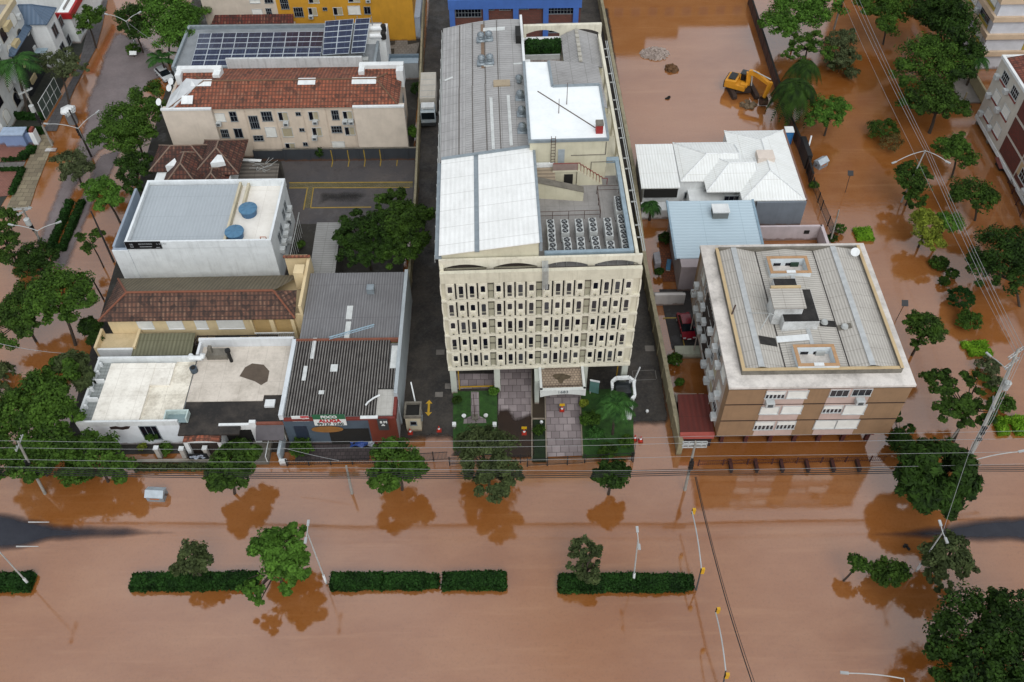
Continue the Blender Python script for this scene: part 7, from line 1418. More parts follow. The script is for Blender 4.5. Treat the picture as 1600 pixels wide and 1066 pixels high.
for lab, px, py, r, k, zc in (('large dark clipped round bush on the right street median', 1500, 468, 22, 'hedge', 1.0), ('mid green round bush below the dark clipped one', 1514, 501, 18, 'mid', .9), ('small dark round bush below the yellow green tree', 1475, 440, 9, 'dark', .5), ('flat dark bush strip below the yellow green tree', 1466, 411, 14, 'dark', .4), ('dark low bush right of the flat bush strip', 1488, 428, 10, 'dark', .6), ('grey green trailing shrub below the two small hedges', 1545, 572, 16, 'grey', 1.0), ('grey green shrub beneath the trailing one', 1556, 600, 13, 'grey', .9), ('leafy green bush behind the thick power pole', 1568, 630, 16, 'mid', 1.2)):
    bush(lab, px, py, r, k, int(60 * r), zc, ball=k in ('hedge', 'lime') or r < 13, lobes=[(-r * .5, 2, r * .6), (r * .5, -1, r * .6)])
hedge('upper of two small lime hedges in the right street', [hb(1507, 532, 1541, 541, .5)], 'lime', 200, .16); hedge('lower of two small lime hedges in the right street', [hb(1517, 544, 1548, 553, .5)], 'lime', 200, .16)
hedge('lime hedge ring round a little planted square at the right edge', [hb(1563, 650, 1598, 658, .6), hb(1563, 659, 1572, 676, .6), hb(1590, 659, 1600, 676, .6)], 'lime', 200, .16)
# --- left street
tree('large bright green tree at the top left of the solar hall', [(268, 28, 40, .8), (245, 12, 30), (298, 20, 30), (262, 58, 32, .8, -.8), (285, 50, 26)], 'bright', 7500, .34, 6.2, base=(262, 100), kk=40)
tree('dark dense tree behind the twin armed lamp in the far street', [(205, 30, 26, .9), (222, 50, 22), (198, 48, 16)], 'deep', 3200, .32, 5.0)
tree('slender street tree with pale green crown beside the far pavement', [(138, 30, 20, .9), (148, 20, 16), (130, 45, 14)], 'mid', 1800, .3, 5.2, base=(150, 75))
tree('bare branched grey green tree beside the weathered apartment block', [(92, 105, 30, .8), (118, 108, 22), (75, 98, 18), (105, 88, 18)], 'grey', 2600, .28, 5.0, base=(108, 165), clump=.25)
palm('tall palm before the weathered apartment block', 24, 98, 9.0, 42, base=(45, 180), n=12, droop=.7, trunk=.2)
bush('garden shrubs at the foot of the slate roofed house', 75, 70, 22, 'deep', 1500, 1.6, lobes=[(-18, 6, 14), (14, 4, 14)])
palm('spiky palm on the round island beside the white car', 252, 92, 3.2, 26, n=12, droop=.5, up=.7)
tree('large dark green tree between street and cream apartment block', [(195, 195, 44, .75), (170, 212, 30), (225, 180, 34), (190, 225, 32, .7, -.5), (232, 150, 28, .8, .5), (218, 212, 26)], 'mid', 9000, .33, 6.0, kk=38)
tree('bushy dark tree under the large one beside the villa', [(205, 268, 26, .85), (220, 252, 20), (208, 292, 18)], 'deep', 3000, .32, 4.2)
tree('yellowish green street tree left of the white commercial building', [(160, 300, 26, .8), (148, 292, 18), (175, 312, 18), (162, 322, 15, .8, -.6)], 'bright', 3200, .32, 4.8, base=(188, 348))
tree('tangled grey green tree on the planted street median', [(115, 255, 24, .8), (100, 250, 18), (130, 262, 18), (112, 275, 18)], 'grey', 2600, .28, 3.2)
tree('small tree with three leafy tufts and a bare stem in the flood', [(128, 370, 10), (152, 368, 12), (138, 388, 12)], 'dark', 1000, .28, 4.2, base=(162, 418), trunk=.11, hollow=.3)
tree('wide green tree over the flooded street left of the yellow house', [(95, 455, 42, .65), (125, 468, 28), (65, 470, 32), (95, 495, 26, .6, -.8), (118, 445, 24)], 'mid', 6500, .34, 6.0, base=(118, 540), trunk=.22, kk=34)
tree('dark tree mass on the street median left of the wide green tree', [(28, 485, 36, .75), (50, 460, 26), (10, 520, 30), (40, 510, 24)], 'dark', 5200, .33, 4.8)
tree('blue green shrubby tree round the wired pole of the left street', [(50, 400, 26, .8), (72, 405, 20), (45, 418, 22), (65, 420, 18)], 'deep', 3200, .3, 2.4)
tree('green tree at the left edge above the flooded far lane', [(6, 345, 24, .9), (10, 380, 22, .8), (0, 405, 20)], 'dark', 3000, .32, 4.2)
tree('spiky dark shrub between yellow house and flooded street', [(140, 510, 14, 1.0), (146, 530, 10)], 'deep', 1000, .4, 2.4, cat='shrub', name='shrub', asp=3.5)
tree('scrubby green bank at the left edge of the flooded lane', [(8, 580, 16, .6), (2, 610, 14, .6)], 'olive', 900, .3, .9, cat='shrub', name='shrub', trunk=.05)
a_ = at(104, 330, .8)
def hq(pts, z, th):
    out = []
    for (p, q) in zip(pts[:-1], pts[1:]):
        a = at(*p, z); b = at(*q, z); k = max(1, int(math.hypot(b[0] - a[0], b[1] - a[1]) / 1.0))
        for i in range(k): x0, y0 = a[0] + (b[0] - a[0]) * i / k, a[1] + (b[1] - a[1]) * i / k; x1, y1 = a[0] + (b[0] - a[0]) * (i + 1) / k, a[1] + (b[1] - a[1]) * (i + 1) / k; out.append((min(x0, x1) - th, max(x0, x1) + th, min(y0, y1), max(y0, y1) + .15, .05, z))
    return out
hedge('U shaped clipped hedge on the planted street median', hq([(108, 312), (77, 384), (95, 386), (126, 312)], .8, .38), 'hedge', 120, .2)
hedge('low clipped hedge bordering the upper pink driveway', hq([(5, 248), (30, 246), (52, 228)], .6, .3), 'hedge', 120, .2); hedge('low clipped hedge bordering the lower pink driveway', hq([(2, 263), (34, 262), (16, 300)], .6, .3), 'hedge', 120, .2)
hedge('long dark hedge in the garden under the tall palm', hq([(-20, 175), (60, 178)], 1.2, .5), 'hedge', 90, .26); hedge('second dark garden hedge behind the powder blue wall', hq([(-20, 200), (60, 200)], 1.2, .5), 'hedge', 90, .26)
bush('round planted island with a pale plaque in the far street', 208, 76, 10, 'mid', 500, .6, lobes=[(-4, 5, 7), (5, 3, 7)])
# --- yard trees
tree('large dark fine leaved tree in the yard behind the grey corrugated roofs', [(565, 365, 40, .8), (540, 378, 26), (590, 350, 30), (560, 400, 30, .8, -.6), (548, 340, 20), (602, 372, 28, .8, -.3), (585, 395, 26, .8, -.6)], 'deep', 9500, .3, 6.0, kk=44, clump=.25)
tree('large green broad leaved tree against the alley wall', [(632, 350, 42, .8), (605, 325, 26), (655, 340, 26), (640, 385, 32, .8, -.4), (620, 405, 24, .8, -.8), (615, 308, 20)], 'dark', 7500, .36, 6.2, kk=40)
bush('columnar dark bush against the parking court wall', 500, 240, 7, 'deep', 500, 1.4, 1.6)
bush('green bush between the cream block and the alley wall', 645, 208, 10, 'bright', 500, 1.2, 1.2); bush('dark climbing bush beside the low grey annex', 652, 140, 10, 'deep', 500, 1.4, 1.2)
for k, (px, py) in enumerate(((470, 382), (466, 405))): bush('small yard shrub %s the white commercial building side grille' % ('behind' if k == 0 else 'before'), px, py, 8, 'dark', 250, .7)
# --- office garden and front gardens
palm('tall palm on the office lawn right of the walkway', 962, 630, 5.4, 42, base=(957, 680), n=11, droop=.55, trunk=.13)
for lab, px, py, r, k, zc in (('broad leaved shrubs at the left of the palm on the office lawn', 922, 655, 15, 'mid', 1.2), ('pale leaved shrub under the palm nearest the walkway', 930, 680, 14, 'palm', 1.1), ('dark shrub at the street end of the office lawn', 950, 705, 14, 'dark', 1.0), ('low green plants along the lawn edge beside the right alley', 978, 690, 11, 'mid', .7), ('yellow green plant under the canopy end of the office lawn', 912, 630, 7, 'yellow', .9), ('bright cycad by the second office column', 772, 611, 8, 'bright', .7), ('dark shrub at the left edge of the office lawn', 714, 625, 7, 'dark', .6), ('dark shrub in the strip between driveway and walkway', 842, 672, 9, 'dark', .7), ('leafy shrubs beside the blue grey shop door', 470, 700, 18, 'mid', 1.1), ('yellow plant in the white shop front garden', 222, 698, 6, 'yellow', .6), ('small tree like plant before the white shop window', 238, 680, 10, 'mid', 1.6), ('green plants before the brown porch of the white shop', 257, 702, 11, 'mid', .7), ('ivy bank in the terrace house front garden', 372, 698, 16, 'mid', .9), ('green weeds beside the court wall of the tan block', 1054, 562, 12, 'dark', .9), ('bright weed by the low concrete wall of the tan block', 1062, 597, 7, 'mid', .6), ('potted green shrub in the patio by the blue roofed house', 1030, 425, 7, 'deep', .8), ('dark plants in the bed behind the patio', 1042, 372, 12, 'deep', .6)):
    bush(lab, px, py, r, k, int(45 * r), zc, lobes=[(-r * .5, 2, r * .6), (r * .5, -2, r * .6)])
palm('small green palm in the court behind the blue roofed house', 1018, 320, 2.8, 20, n=12, droop=.7)
xg0, yg0 = LM(820, 79, 19.8); xg1, yg1 = LM(877, 67, 19.8); p0 = LW(xg0, 40.0); p1 = LW(xg1, 42.6)
hedge('dark planter hedge on the roof garden behind the office machine hall', [(p0[0] + .2, p1[0] - .2, p0[1] + .2, p0[1] + 2.3, 18.95, 20.2)], 'hedge', 110, .24)
hedge('low planted kerb strip along the shop frontages on the avenue', [(-41.5, -32.5, 55.4, 56.0, -.3, .55)], 'olive', 130, .2)
# ------------------------------------------------------------------ poles, lamps, wires, signals, vehicles and small things
M_pole = flatroof('weathered concrete pole', '#8d8a83', '#4c4943', .6, 1.5); M_dpole = plain('dark timber pole', '#2a2421', .9); M_ins = plain('pale insulator', '#a3a6a6', .4); M_blk = plain('black cable', '#0d0d0e', .6); M_wire = plain('grey aluminium wire', '#8f9191', .5)
def utility_pole(label, base, top, h, arms=(), mat=None, r=.17, telecom=True, trafo=False):
    x, y = at(base[0], base[1], 0); tx_, ty_ = at(top[0], top[1], h); t = thing('utility_pole', label, 'utility pole', (x, y, 0)); m = MB(); m.path([(x, y, -.5), ((x + tx_) / 2, (y + ty_) / 2, h / 2), (tx_, ty_, h)], [r, r * .85, r * .65], 10); m.build('shaft', mat or M_pole, t)
    P_ = lambda z: (x + (tx_ - x) * z / h, y + (ty_ - y) * z / h)
    for z, w, ang in arms:
        cx, cy = P_(z); c, s = math.cos(ang), math.sin(ang); a = MB(); a.beam((cx - w * c, cy - w * s, z), (cx + w * c, cy + w * s, z), .1, .12); a.beam((cx - w * c, cy - w * s + .25, z), (cx + w * c, cy + w * s + .25, z), .08, .1); ao = a.build('crossarm', M_steel, t); i_ = MB()
        for k in (-1, -.55, .55, 1): i_.cyl(cx + w * k * c * .95, cy + w * k * s * .95, z + .06, z + .32, .07, .05, 8)
        i_.build('insulator', M_ins, ao)
    if telecom:
        k = MB()
        for z in (4.6, 5.1, 5.5): cx, cy = P_(z); k.box(cx - .22, cx + .25, cy - .35, cy - .1, z - .15, z + .15)
        cx, cy = P_(5.0); k.tube((cx, cy - .2, 4.0), (cx, cy - .2, 6.2), .14, n=7); k.build('cable_bracket', M_blk, t)
    if trafo: cx, cy = P_(trafo); k = MB(); k.cyl(cx + .1, cy - .5, trafo - .6, trafo + .4, .36, .36, 14); k.cyl(cx + .1, cy - .5, trafo + .4, trafo + .5, .38, .2, 14); k.build('transformer', M_steel, t, smooth=False)
    return t
def lamp_arm(t, p, q, r=.05, head=True, mat=None):
    m = MB(); p = Vector(p); q = Vector(q); mid = p.lerp(q, .5) + Vector((0, 0, .25 * (q - p).length * .5)); pts = [(1 - k / 8) ** 2 * p + 2 * (k / 8) * (1 - k / 8) * mid + (k / 8) ** 2 * q for k in range(9)]; m.path([tuple(a) for a in pts], r, 6); m.build('lamp_arm', mat or M_steel, t)
    if head: d = (q - p).normalized(); k = MB(); k.beam(tuple(q - d * .05), tuple(q + d * .65), .23, .14); k.build('lamp_head', M_ins, t)
utility_pole('leaning concrete utility pole in the leafy tree at the left avenue corner', (70, 772), (28, 690), 9.0, ((8.6, .9, math.pi / 2), ))
utility_pole('slim concrete pole with pale box top before the letting signs shop', (550, 772), (541, 728), 4.6, (), r=.16, telecom=False)
x_, y_ = at(541, 733, 4.6); 
utility_pole('concrete utility pole with twin crossarms before the salmon garage beam', (1070, 766), (1087, 690), 9.0, ((8.6, 1.25, 0), (8.0, 1.25, 0)))
utility_pole('thick concrete pole laden with cables leaning at the right avenue corner', (1488, 775), (1592, 545), 11.5, ((11.1, 1.3, .6), (10.3, 1.2, .6), (7.2, .9, 1.2)), r=.24, trafo=9.0)
utility_pole('concrete pole standing in the flooded right street near the top', (1303, 45), (1321, -18), 9.0, ((8.6, 1.3, .3),))
utility_pole('tall grey pole with cylinder transformer beside the buff pavement', (82, 228), (38, 140), 10.0, ((9.6, 1.0, .8),), trafo=7.2)
utility_pole('dark timber pole leaning over the planted median of the left street', (143, 245), (108, 172), 9.0, ((8.7, 1.0, 1.2), (8.3, .8, 1.2)), mat=M_dpole)
utility_pole('concrete pole with crossed arms in the blue green shrub', (68, 385), (34, 325), 8.5, ((8.2, 1.1, .1), (7.7, .9, .9)), trafo=6.2)
utility_pole('dark timber pole rising from the flood below the yellowish tree', (178, 410), (142, 330), 8.0, (), mat=M_dpole, r=.15, telecom=False)
utility_pole('short dark post before the yellow house corner', (162, 468), (143, 434), 4.0, (), mat=M_dpole, r=.12, telecom=False)
utility_pole('grey metal gate post with camera behind the tan block', (1297, 380), (1311, 328), 6.0, (), r=.12, telecom=False)
utility_pole('slanting pale pole inside the wide sparse layered tree', (1483, 690), (1517, 645), 5.0, (), r=.14, telecom=False)
# street lamps
def street_lamp(label, base, top, h, heads, r=.085, box=False):
    x, y = at(base[0], base[1], 0); tx_, ty_ = at(top[0], top[1], h); t = thing('street_lamp', label, 'street lamp', (x, y, 0)); m = MB(); m.path([(x, y, -.6), (tx_, ty_, h)], [r, r * .6], 8); m.build('post', M_steel, t)
    for hx_, hy_, hz_ in heads: q = at(hx_, hy_, hz_); lamp_arm(t, (tx_, ty_, h - .1), (q[0], q[1], hz_))
    if box: m = MB(); m.cyl(x + (tx_ - x) * .18, y + (ty_ - y) * .18, .8, 1.6, .2, .2, 10); m.build('sleeve', M_white, t)
    return t
def median_lamp(label, base, top, h):
    x, y = at(base[0], base[1], 0); tx_, ty_ = at(top[0], top[1], h); t = thing('street_lamp', label, 'street lamp', (x, y, 0)); m = MB(); m.path([(x, y, -.6), (tx_, ty_, h)], [.09, .055], 8); m.build('post', M_steel, t); MB().tube((x + (tx_ - x) * .06, y + (ty_ - y) * .06, .4), (x + (tx_ - x) * .2, y + (ty_ - y) * .2, 1.7), .13, n=8).build('sleeve', M_white, t)
    for s in (-1, 1):
        k = MB(); k.beam((tx_, ty_, h), (tx_, ty_ + s * .7, h + .12), .07, .07); k.build('lamp_arm', M_steel, t); k = MB(); k.beam((tx_, ty_ + s * .6, h + .12), (tx_, ty_ + s * 1.2, h + .16), .24, .13); k.build('lamp_head', M_ins, t)
    return t
median_lamp('white double headed lamp leaning right of the bright median tree', (510, 912), (480, 832), 10.0)
median_lamp('white double headed lamp rising from the right median hedge', (990, 908), (997, 842), 9.0)
median_lamp('white double headed lamp beside the open bronze green median tree', (1432, 892), (1473, 832), 9.0)
x_, y_ = at(46, 913, 0)
median_lamp('white double headed lamp whose slanting post crosses the left hedge end', (46, 914), (-12, 850), 10.0)
street_lamp('twin armed lamp pole in the tree on the right street', (1408, 316), (1446, 235), 9.0, ((1400, 253, 8.6), (1478, 252, 8.6)), .13)
street_lamp('twin armed lamp pole before the dark dense tree in the far street', (212, 68), (197, 33), 9.0, ((168, 23, 8.8), (216, 21, 8.8)), .12, True)
street_lamp('curved lamp reaching over the orange puddle from the dark leaning pole', (139, 236), (122, 200), 6.5, ((75, 194, 6.7), (150, 177, 6.9)), .07)
street_lamp('curved lamp arm on the cabled pole at the right edge', (1500, 750), (1578, 582), 9.6, ((1548, 557, 9.4),), .09)
street_lamp('long armed lamp reaching right from the laden corner pole', (1489, 770), (1510, 722), 5.5, ((1592, 706, 6.2),), .06)
street_lamp('lamp arm entering at the bottom edge before the huge dark tree', (1425, 1110), (1412, 1060), 8.0, ((1325, 1052, 8.0),), .08)
street_lamp('twin armed lamp in the left street beside the shrubby tree', (62, 395), (58, 360), 6.0, ((20, 352, 6.2), (88, 349, 6.2)), .07)
# solar marker signs on thin posts
def road_sign(label, base, top, h): x, y = at(*base, 0); u, v = at(*top, h); t = thing('road_sign', label, 'sign', (x, y, 0)); MB().tube((x, y, -.5), (u, v, h), .045).build('post', M_pipe, t); MB().prism([(u - .42, v - .3), (u + .35, v - .36), (u + .42, v + .3), (u - .35, v + .36)], [h - .18, h - .18, h + .18, h + .18], [h - .13, h - .13, h + .23, h + .23]).build('plate', plain('black sign back', '#17171a', .5), t)
road_sign('dark sign plate on a thin post in the flooded street by the white roofed house', (1321, 300), (1329, 271), 4.0); road_sign('dark sign plate on a thin post beside the tan block roof', (1400, 500), (1414, 474), 4.0)
# traffic signals
M_sy = plain('yellow signal housing', '#c99a16', .5)
def signal(label, base, bend, end, h, heads):
    x, y = at(*base, 0); b = at(*bend, h); e = at(*end, h + .2); t = thing('traffic_light', label, 'traffic light', (x, y, 0)); m = MB(); m.path([(x, y, -.6), (x + (b[0] - x) * .5, y + (b[1] - y) * .5, h * .5), (b[0], b[1], h)], [.1, .085, .07], 8); m.build('post', plain('dark grey post', '#4b4b4b', .6), t)
    a = MB(); p, q = Vector((b[0], b[1], h)), Vector((e[0], e[1], h + .3)); a.path([tuple(p.lerp(q, k / 6) + Vector((0, 0, .5 * math.sin(k / 6 * math.pi)))) for k in range(7)], [.065] * 7, 6); a.build('mast_arm', M_ins, t)
    for (px, py, hz) in heads:
        c = at(px, py, hz); k = MB(); k.box(c[0] - .16, c[0] + .16, c[1] - .12, c[1] + .12, hz - .45, hz + .45); ho = k.build('signal_head', M_sy, t); k = MB()
        for j in (-.32, 0, .32): k.tube((c[0] - .16, c[1], hz + j), (c[0] - .2, c[1], hz + j), .11, n=10)
        k.build('lens', M_black, ho)
signal('yellow traffic light pair on a mast arm at the end of the right median hedge', (1088, 922), (1096, 888), (1081, 800), 4.6, ((1098, 892, 4.2), (1084, 799, 4.8)))
signal('yellow traffic light pair on a mast arm in the near lanes', (1128, 1080), (1134, 1048), (1118, 958), 4.6, ((1136, 1056, 4.2), (1122, 954, 4.8)))
# wires
def cable(label, pts, r=.022, sag=.35, mat=None, group='overhead wires', cat='cable', name='overhead_cable'):
    m = MB(); P_ = []
    for a, b in zip(pts[:-1], pts[1:]):
        a = Vector(a); b = Vector(b); n = 12
        for k in range(n + (1 if b == Vector(pts[-1]) else 0)): t = k / n; P_.append(tuple(a.lerp(b, t) - Vector((0, 0, sag * 4 * t * (1 - t)))))
    m.path(P_, r, 5); o = m.build(name, mat or M_wire, uv=False); return tag(o, label, cat, group)
def V3(px, py, z): x, y = at(px, py, z); return (x, y, z)
for k, (yl, ym, yr, z, lab) in enumerate(((686, 690, 672, 9.0, 'rearmost'), (697, 700, 686, 8.8, 'second'), (715, 721, 706, 8.4, 'third'), (727, 731, 722, 7.2, 'fourth'))):
    cable('thin pale power line along the avenue frontage, the %s of four' % lab, [V3(-500, yl - 8, z), V3(30 + k * 2, yl + 3, z), V3(545, ym, z), V3(1085, ym - 8 if k < 3 else ym + 4, z), V3(2150, yr - 12, z)], .016, .25)
for k, (yy, z, r) in enumerate(((738, 5.6, .035), (741, 5.3, .05), (744, 5.0, .04), (735, 6.0, .03))):
    cable('black telephone cable bundle strand %s along the avenue kerb' % ['hanging highest but one', 'thickest of the bundle', 'hanging lowest', 'hanging highest'][k], [V3(-500, yy + 4 + k, z), V3(48, yy - 3, z), V3(547, yy + 3, z), V3(1078, yy - 2, z), V3(1496, yy - 8, z), V3(2150, yy - 14, z)], r, .3, M_blk, 'telephone cables over the avenue')
for k, dx_ in enumerate((0, 7, 13)):
    cable('pale double power line down the right street, %s strand' % ['left', 'middle', 'right'][k], [V3(1322 + dx_, -18, 9), V3(1446 + dx_ * .6, 238, 9.0), V3(1588 + dx_, 548, 11.2)], .026 if k != 1 else .02, .3)
for k in range(4): cable('pale cable running down the laden corner pole to the avenue, strand %s' % ['one nearest the trunk', 'two', 'three', 'four outermost'][k], [V3(1586 + k * 5, 552 - k, 11), V3(1540 + k * 4, 655, 8.0), V3(1494 + k * 2, 745, 5.5)], .022, .05)
cable('faint thin wire left of the double line down the right street', [V3(1312, -10, 7), V3(1420, 222, 7), V3(1590, 560, 7.5)], .02, .3)
cable('dark twin cable crossing the flooded avenue towards the viewer', [V3(1086, 745, 6.0), V3(1132, 930, 6.0), V3(1190, 1110, 6.2)], .05, .3, M_blk); cable('second dark cable crossing the flooded avenue beside the twin cable', [V3(1088, 745, 6.2), V3(1135, 930, 6.1), V3(1195, 1110, 6.3)], .03, .35, M_blk)
cable('wire from the laden corner pole down to the right median lamp', [V3(1520, 690, 8), V3(1473, 832, 9)], .02, .1); cable('pale drop wire over the flooded street left of the corner shop', [V3(-20, 532, 6), V3(60, 548, 5), V3(125, 552, 3.5)], .03, .2)
cable('pale service wire slanting before the corrugated shop', [V3(443, 700, 5), V3(530, 720, 4.5)], .022, .1)
cable('fine wire from the far lamp to the solar hall', [V3(198, 34, 8), V3(300, 105, 7.2)], .02, .3)
# dumpsters
def dumpster(label, px, py, rz, w=1.9):
    x, y = at(px, py, .6); t = thing('dumpster', label, 'dumpster', (x, y, 0), rz, 'grey lidded street dumpsters', local=True); M = plain('dented galvanised dumpster', '#8d969c', .5, .15, .2); h = w / 2
    MB().prism([(-h, -.6), (h, -.6), (h, .6), (-h, .6)], -.3, .85).build('bin', M, t, bevel=.03); m = MB(); m.prism([(-h - .05, -.68), (h + .05, -.68), (h + .05, 0), (-h - .05, 0)], [.85, .85, 1.3, 1.3], [.9, .9, 1.36, 1.36]); m.prism([(-h - .05, 0), (h + .05, 0), (h + .05, .68), (-h - .05, .68)], [1.3, 1.3, .85, .85], [1.36, 1.36, .9, .9]); m.extrude([(-.6, .85), (.6, .85), (0, 1.3)], 'x', -h, -h + .03); m.extrude([(-.6, .85), (.6, .85), (0, 1.3)], 'x', h - .03, h); m.build('lid', plain('pale dumpster lid', '#a9b3ba', .5), t)
    MB().box(-.5, .5, -.63, -.6, .45, .6).build('stripe', plain('faded orange stripe', '#b5662f', .6), t); m = MB(); m.box(h, h + .25, -.1, .1, .5, .6).box(-h - .25, -h, -.1, .1, .5, .6); m.build('lifting_lug', M_pipe, t)
dumpster('grey dumpster with orange stripe standing in the flood by the left avenue kerb', 244, 772, R(-4)); dumpster('grey dumpster tilted in the flood beside the white roofed house', 1283, 254, R(35), 1.8)
# rubble and mud mounds
def rubble(label, px, py, rm, n, mat, name='rubble_pile', smin=.12, smax=.3, h=.5):
    x, y = at(px, py, .2); m = MB()
    for k in range(n):
        r = rm * math.sqrt(random.random()); a = random.uniform(0, 6.28); s = random.uniform(smin, smax); cx, cy = x + r * math.cos(a), y + r * .8 * math.sin(a); z = max(0, h * (1 - r / rm)) * random.uniform(.5, 1) - .05
        E_ = Euler((random.uniform(0, 3), random.uniform(0, 3), random.uniform(0, 3))).to_matrix(); b = MB(); b.box(-s, s, -s * .7, s * .7, -s * .5, s * .5); m.add([tuple(E_ @ Vector(v) + Vector((cx, cy, z + s * .2))) for v in b.v], b.f)
    o = m.build(name, mat); return tag(o, label, 'rubble')
rubble('pale heap of broken brick rubble in the flooded vacant lot', 1023, 83, 2.4, 420, flatroof('broken pale rubble', '#a3958c', '#584c45', .8, 1.2), smin=.1, smax=.26, h=.9)
rubble('small muddy earth mound right of the rubble heap', 1049, 107, 1.0, 60, flatroof('muddy earth', '#5d4023', '#38260f', .6, 1.0), 'mud_mound', .2, .45, .5)
rubble('floating tangle of planks below the excavator', 1168, 163, 1.3, 26, flatroof('bleached planks', '#6d5c46', '#2a2017', .8, 1.0), 'driftwood', .12, .45, .1)
rubble('dark scrap of debris alone in the flooded vacant lot', 1044, 152, .4, 8, M_dark, 'debris', .1, .25, .15); rubble('dark drifting debris under the right avenue asphalt', 1419, 854, .35, 8, M_dark, 'debris', .1, .25, .2)
# lot fence (dark brick, half flooded) between vacant lot and right street
t = wallrun('lot_fence', 'dark plank and brick fence between the vacant lot and the right street', [at(1172, -6, 1.5), at(1208, 105, 1.5), at(1236, 188, 1.5), at(1262, 245, 1.5), at(1270, 275, 1.5)], 1.9, .22, corrugated('dark reddish boards', '#4a2f26', '#1c110d', pitch=.9, sheet=(1, 9), dirt=.5), capm=M_dark)
fence('metal_fence', 'black bar fence with tall posts along the white roofed house frontage', [at(1262, 262, 1), at(1285, 320, 1), at(1306, 368, 1)], 1.7, 3.2, .18)
gp = thing('gate_rail', 'dark gate panel with slanting white pole beside the compact tree', 'gate', (*at(1262, 235, 0), 0)); a_ = V3(1258, 252, .2); b_ = V3(1268, 212, 3.2); m = MB(); m.tube(a_, b_, .12); m.build('pole', M_white, gp); m = MB(); m.box(a_[0] - .4, a_[0] + .3, a_[1] - 1.5, a_[1] + 3.0, -.5, 2.4); m.build('panel', M_blk, gp)
x_, y_ = at(1231, 212, 1.2); t = thing('portable_toilet', 'blue portable toilet with white roof behind the white roofed house', 'toilet', (x_, y_, 0), local=True); MB().box(-.6, .6, -.6, .6, 0, 2.2).build('cabin', plain('blue plastic cabin', '#1f5f97', .5), t, bevel=.04); MB().prism([(-.64, -.64), (.64, -.64), (.64, .64), (-.64, .64)], 2.2, [2.3, 2.3, 2.4, 2.4]).build('roof', M_white, t); MB().box(-.35, .35, -.63, -.6, .1, 1.95).build('door', plain('blue plastic door', '#2b6ea6', .5), t)
# frontage fences and gates on the avenue
fence('driveway_gate', 'black sliding gate across the flooded left alley mouth', [at(634, 716, .9), at(700, 712, .9)], 1.7, 3.0, .15); fence('metal_fence', 'black bar fence before the office lawn behind the feathery tree', [at(702, 720, .9), at(822, 716, .9)], 1.5, 2.6, .15); fence('metal_fence', 'black bar fence across the office driveway and walkway', [at(824, 722, .9), at(912, 718, .9)], 1.5, 2.2, .13); fence('metal_fence', 'black bar fence before the palm lawn of the office', [at(914, 716, .9), at(992, 712, .9)], 1.5, 2.6, .15)
fence('driveway_gate', 'dark open gate leaf at the right alley mouth', [at(990, 715, .9), at(994, 690, .9)], 1.7, 2.4, .15)
for k, (px, py, lab) in enumerate(((252, 716, 'leftmost'), (291, 717, 'second'), (327, 716, 'third'))): x_, y_ = at(px, py, 0); t = thing('gate_pillar', 'pale leaning garden pillar before the white shop, the %s of three' % lab, 'pillar', (x_, y_, 0), group='pale pillars before the white shop'); MB().box(x_ - .22, x_ + .22, y_ - .22, y_ + .22, -.3, 2.0).build('shaft', paint('grey white pillar', '#a7a29a', '#5f5a52', .5), t); MB().box(x_ - .27, x_ + .27, y_ - .27, y_ + .27, 2.0, 2.1).build('cap', M_white, t)
a_ = at(180, 724, 0); b_ = at(420, 724, 0); t = thing('low_wall', 'low pale kerb wall under the garden pillars along the avenue', 'wall', (a_[0], a_[1], 0)); MB().box(a_[0], b_[0], a_[1] - .1, a_[1] + .15, -.4, .5).build('wall', paint('pale kerb wall', '#8d877c', '#4e4a42', .5), t)
x_, y_ = at(310, 715, .8); t = thing('mural_panel', 'black and white painted panel between the garden pillars', 'panel', (x_, y_, 0)); MB().box(x_ - 1.1, x_ + 1.1, y_ - .04, y_ + .04, .3, 1.5).build('panel', plain('black panel', '#14161a', .6), t)
m = MB()
for k in range(9): cx_, cz_ = x_ + random.uniform(-.85, .85), random.uniform(.5, 1.3); m.extrude([(cx_ + random.uniform(.12, .3) * math.cos(a), cz_ + random.uniform(.1, .22) * math.sin(a)) for a in [i * math.pi / 5 for i in range(10)]], 'y', y_ - .055, y_ - .04)
m.build('paint_blot', plain('white mural paint', '#aeb6c4', .6), t)
a_ = at(440, 724, 0); t = thing('pale_gate_wall', 'narrow white wall with meter box left of the corrugated shop yard', 'wall', (a_[0], a_[1], 0)); b_ = at(441, 690, 0); MB().box(a_[0] - .15, a_[0] + .15, a_[1], b_[1], -.3, 1.9).build('wall', paint('bluish white wall', '#a7b2b8', '#5f686d', .4), t); MB().box(a_[0] - .1, a_[0] + .7, a_[1] - .3, a_[1], -.2, .9).build('meter_box', M_white, t)
a_ = at(415, 722, .5); t = thing('front_steps', 'concrete ramp and railing beside the terrace house entrance', 'steps', (a_[0], a_[1], 0)); b_ = at(398, 690, .3); MB().box(a_[0] - 1.8, a_[0] + .3, a_[1], a_[1] + 3.0, -.2, .6).build('ramp', M_conc, t); m = MB(); m.path([(a_[0] + .2, a_[1], .6), (a_[0] + .2, a_[1], 1.6), (a_[0] + .2, a_[1] + 3, 1.6), (a_[0] + .2, a_[1] + 3, .6)], .05, 6); m.build('handrail', M_white, t)
sheet('forecourt', [(-24.2, 56.3), (-16.0, 56.3), (-16.0, 58.5), (-24.2, 58.5)], .09, pavers('dim shop forecourt', '#4c4342', '#3d3536', '#231e1d', (.5, .5))) 
x_, y_ = at(566, 687, .8); t = thing('tarpaulin', 'crumpled blue and white tarpaulin sheet in the shop yard', 'tarpaulin', (x_, y_, 0)); n = 9; V_ = []; F_ = []
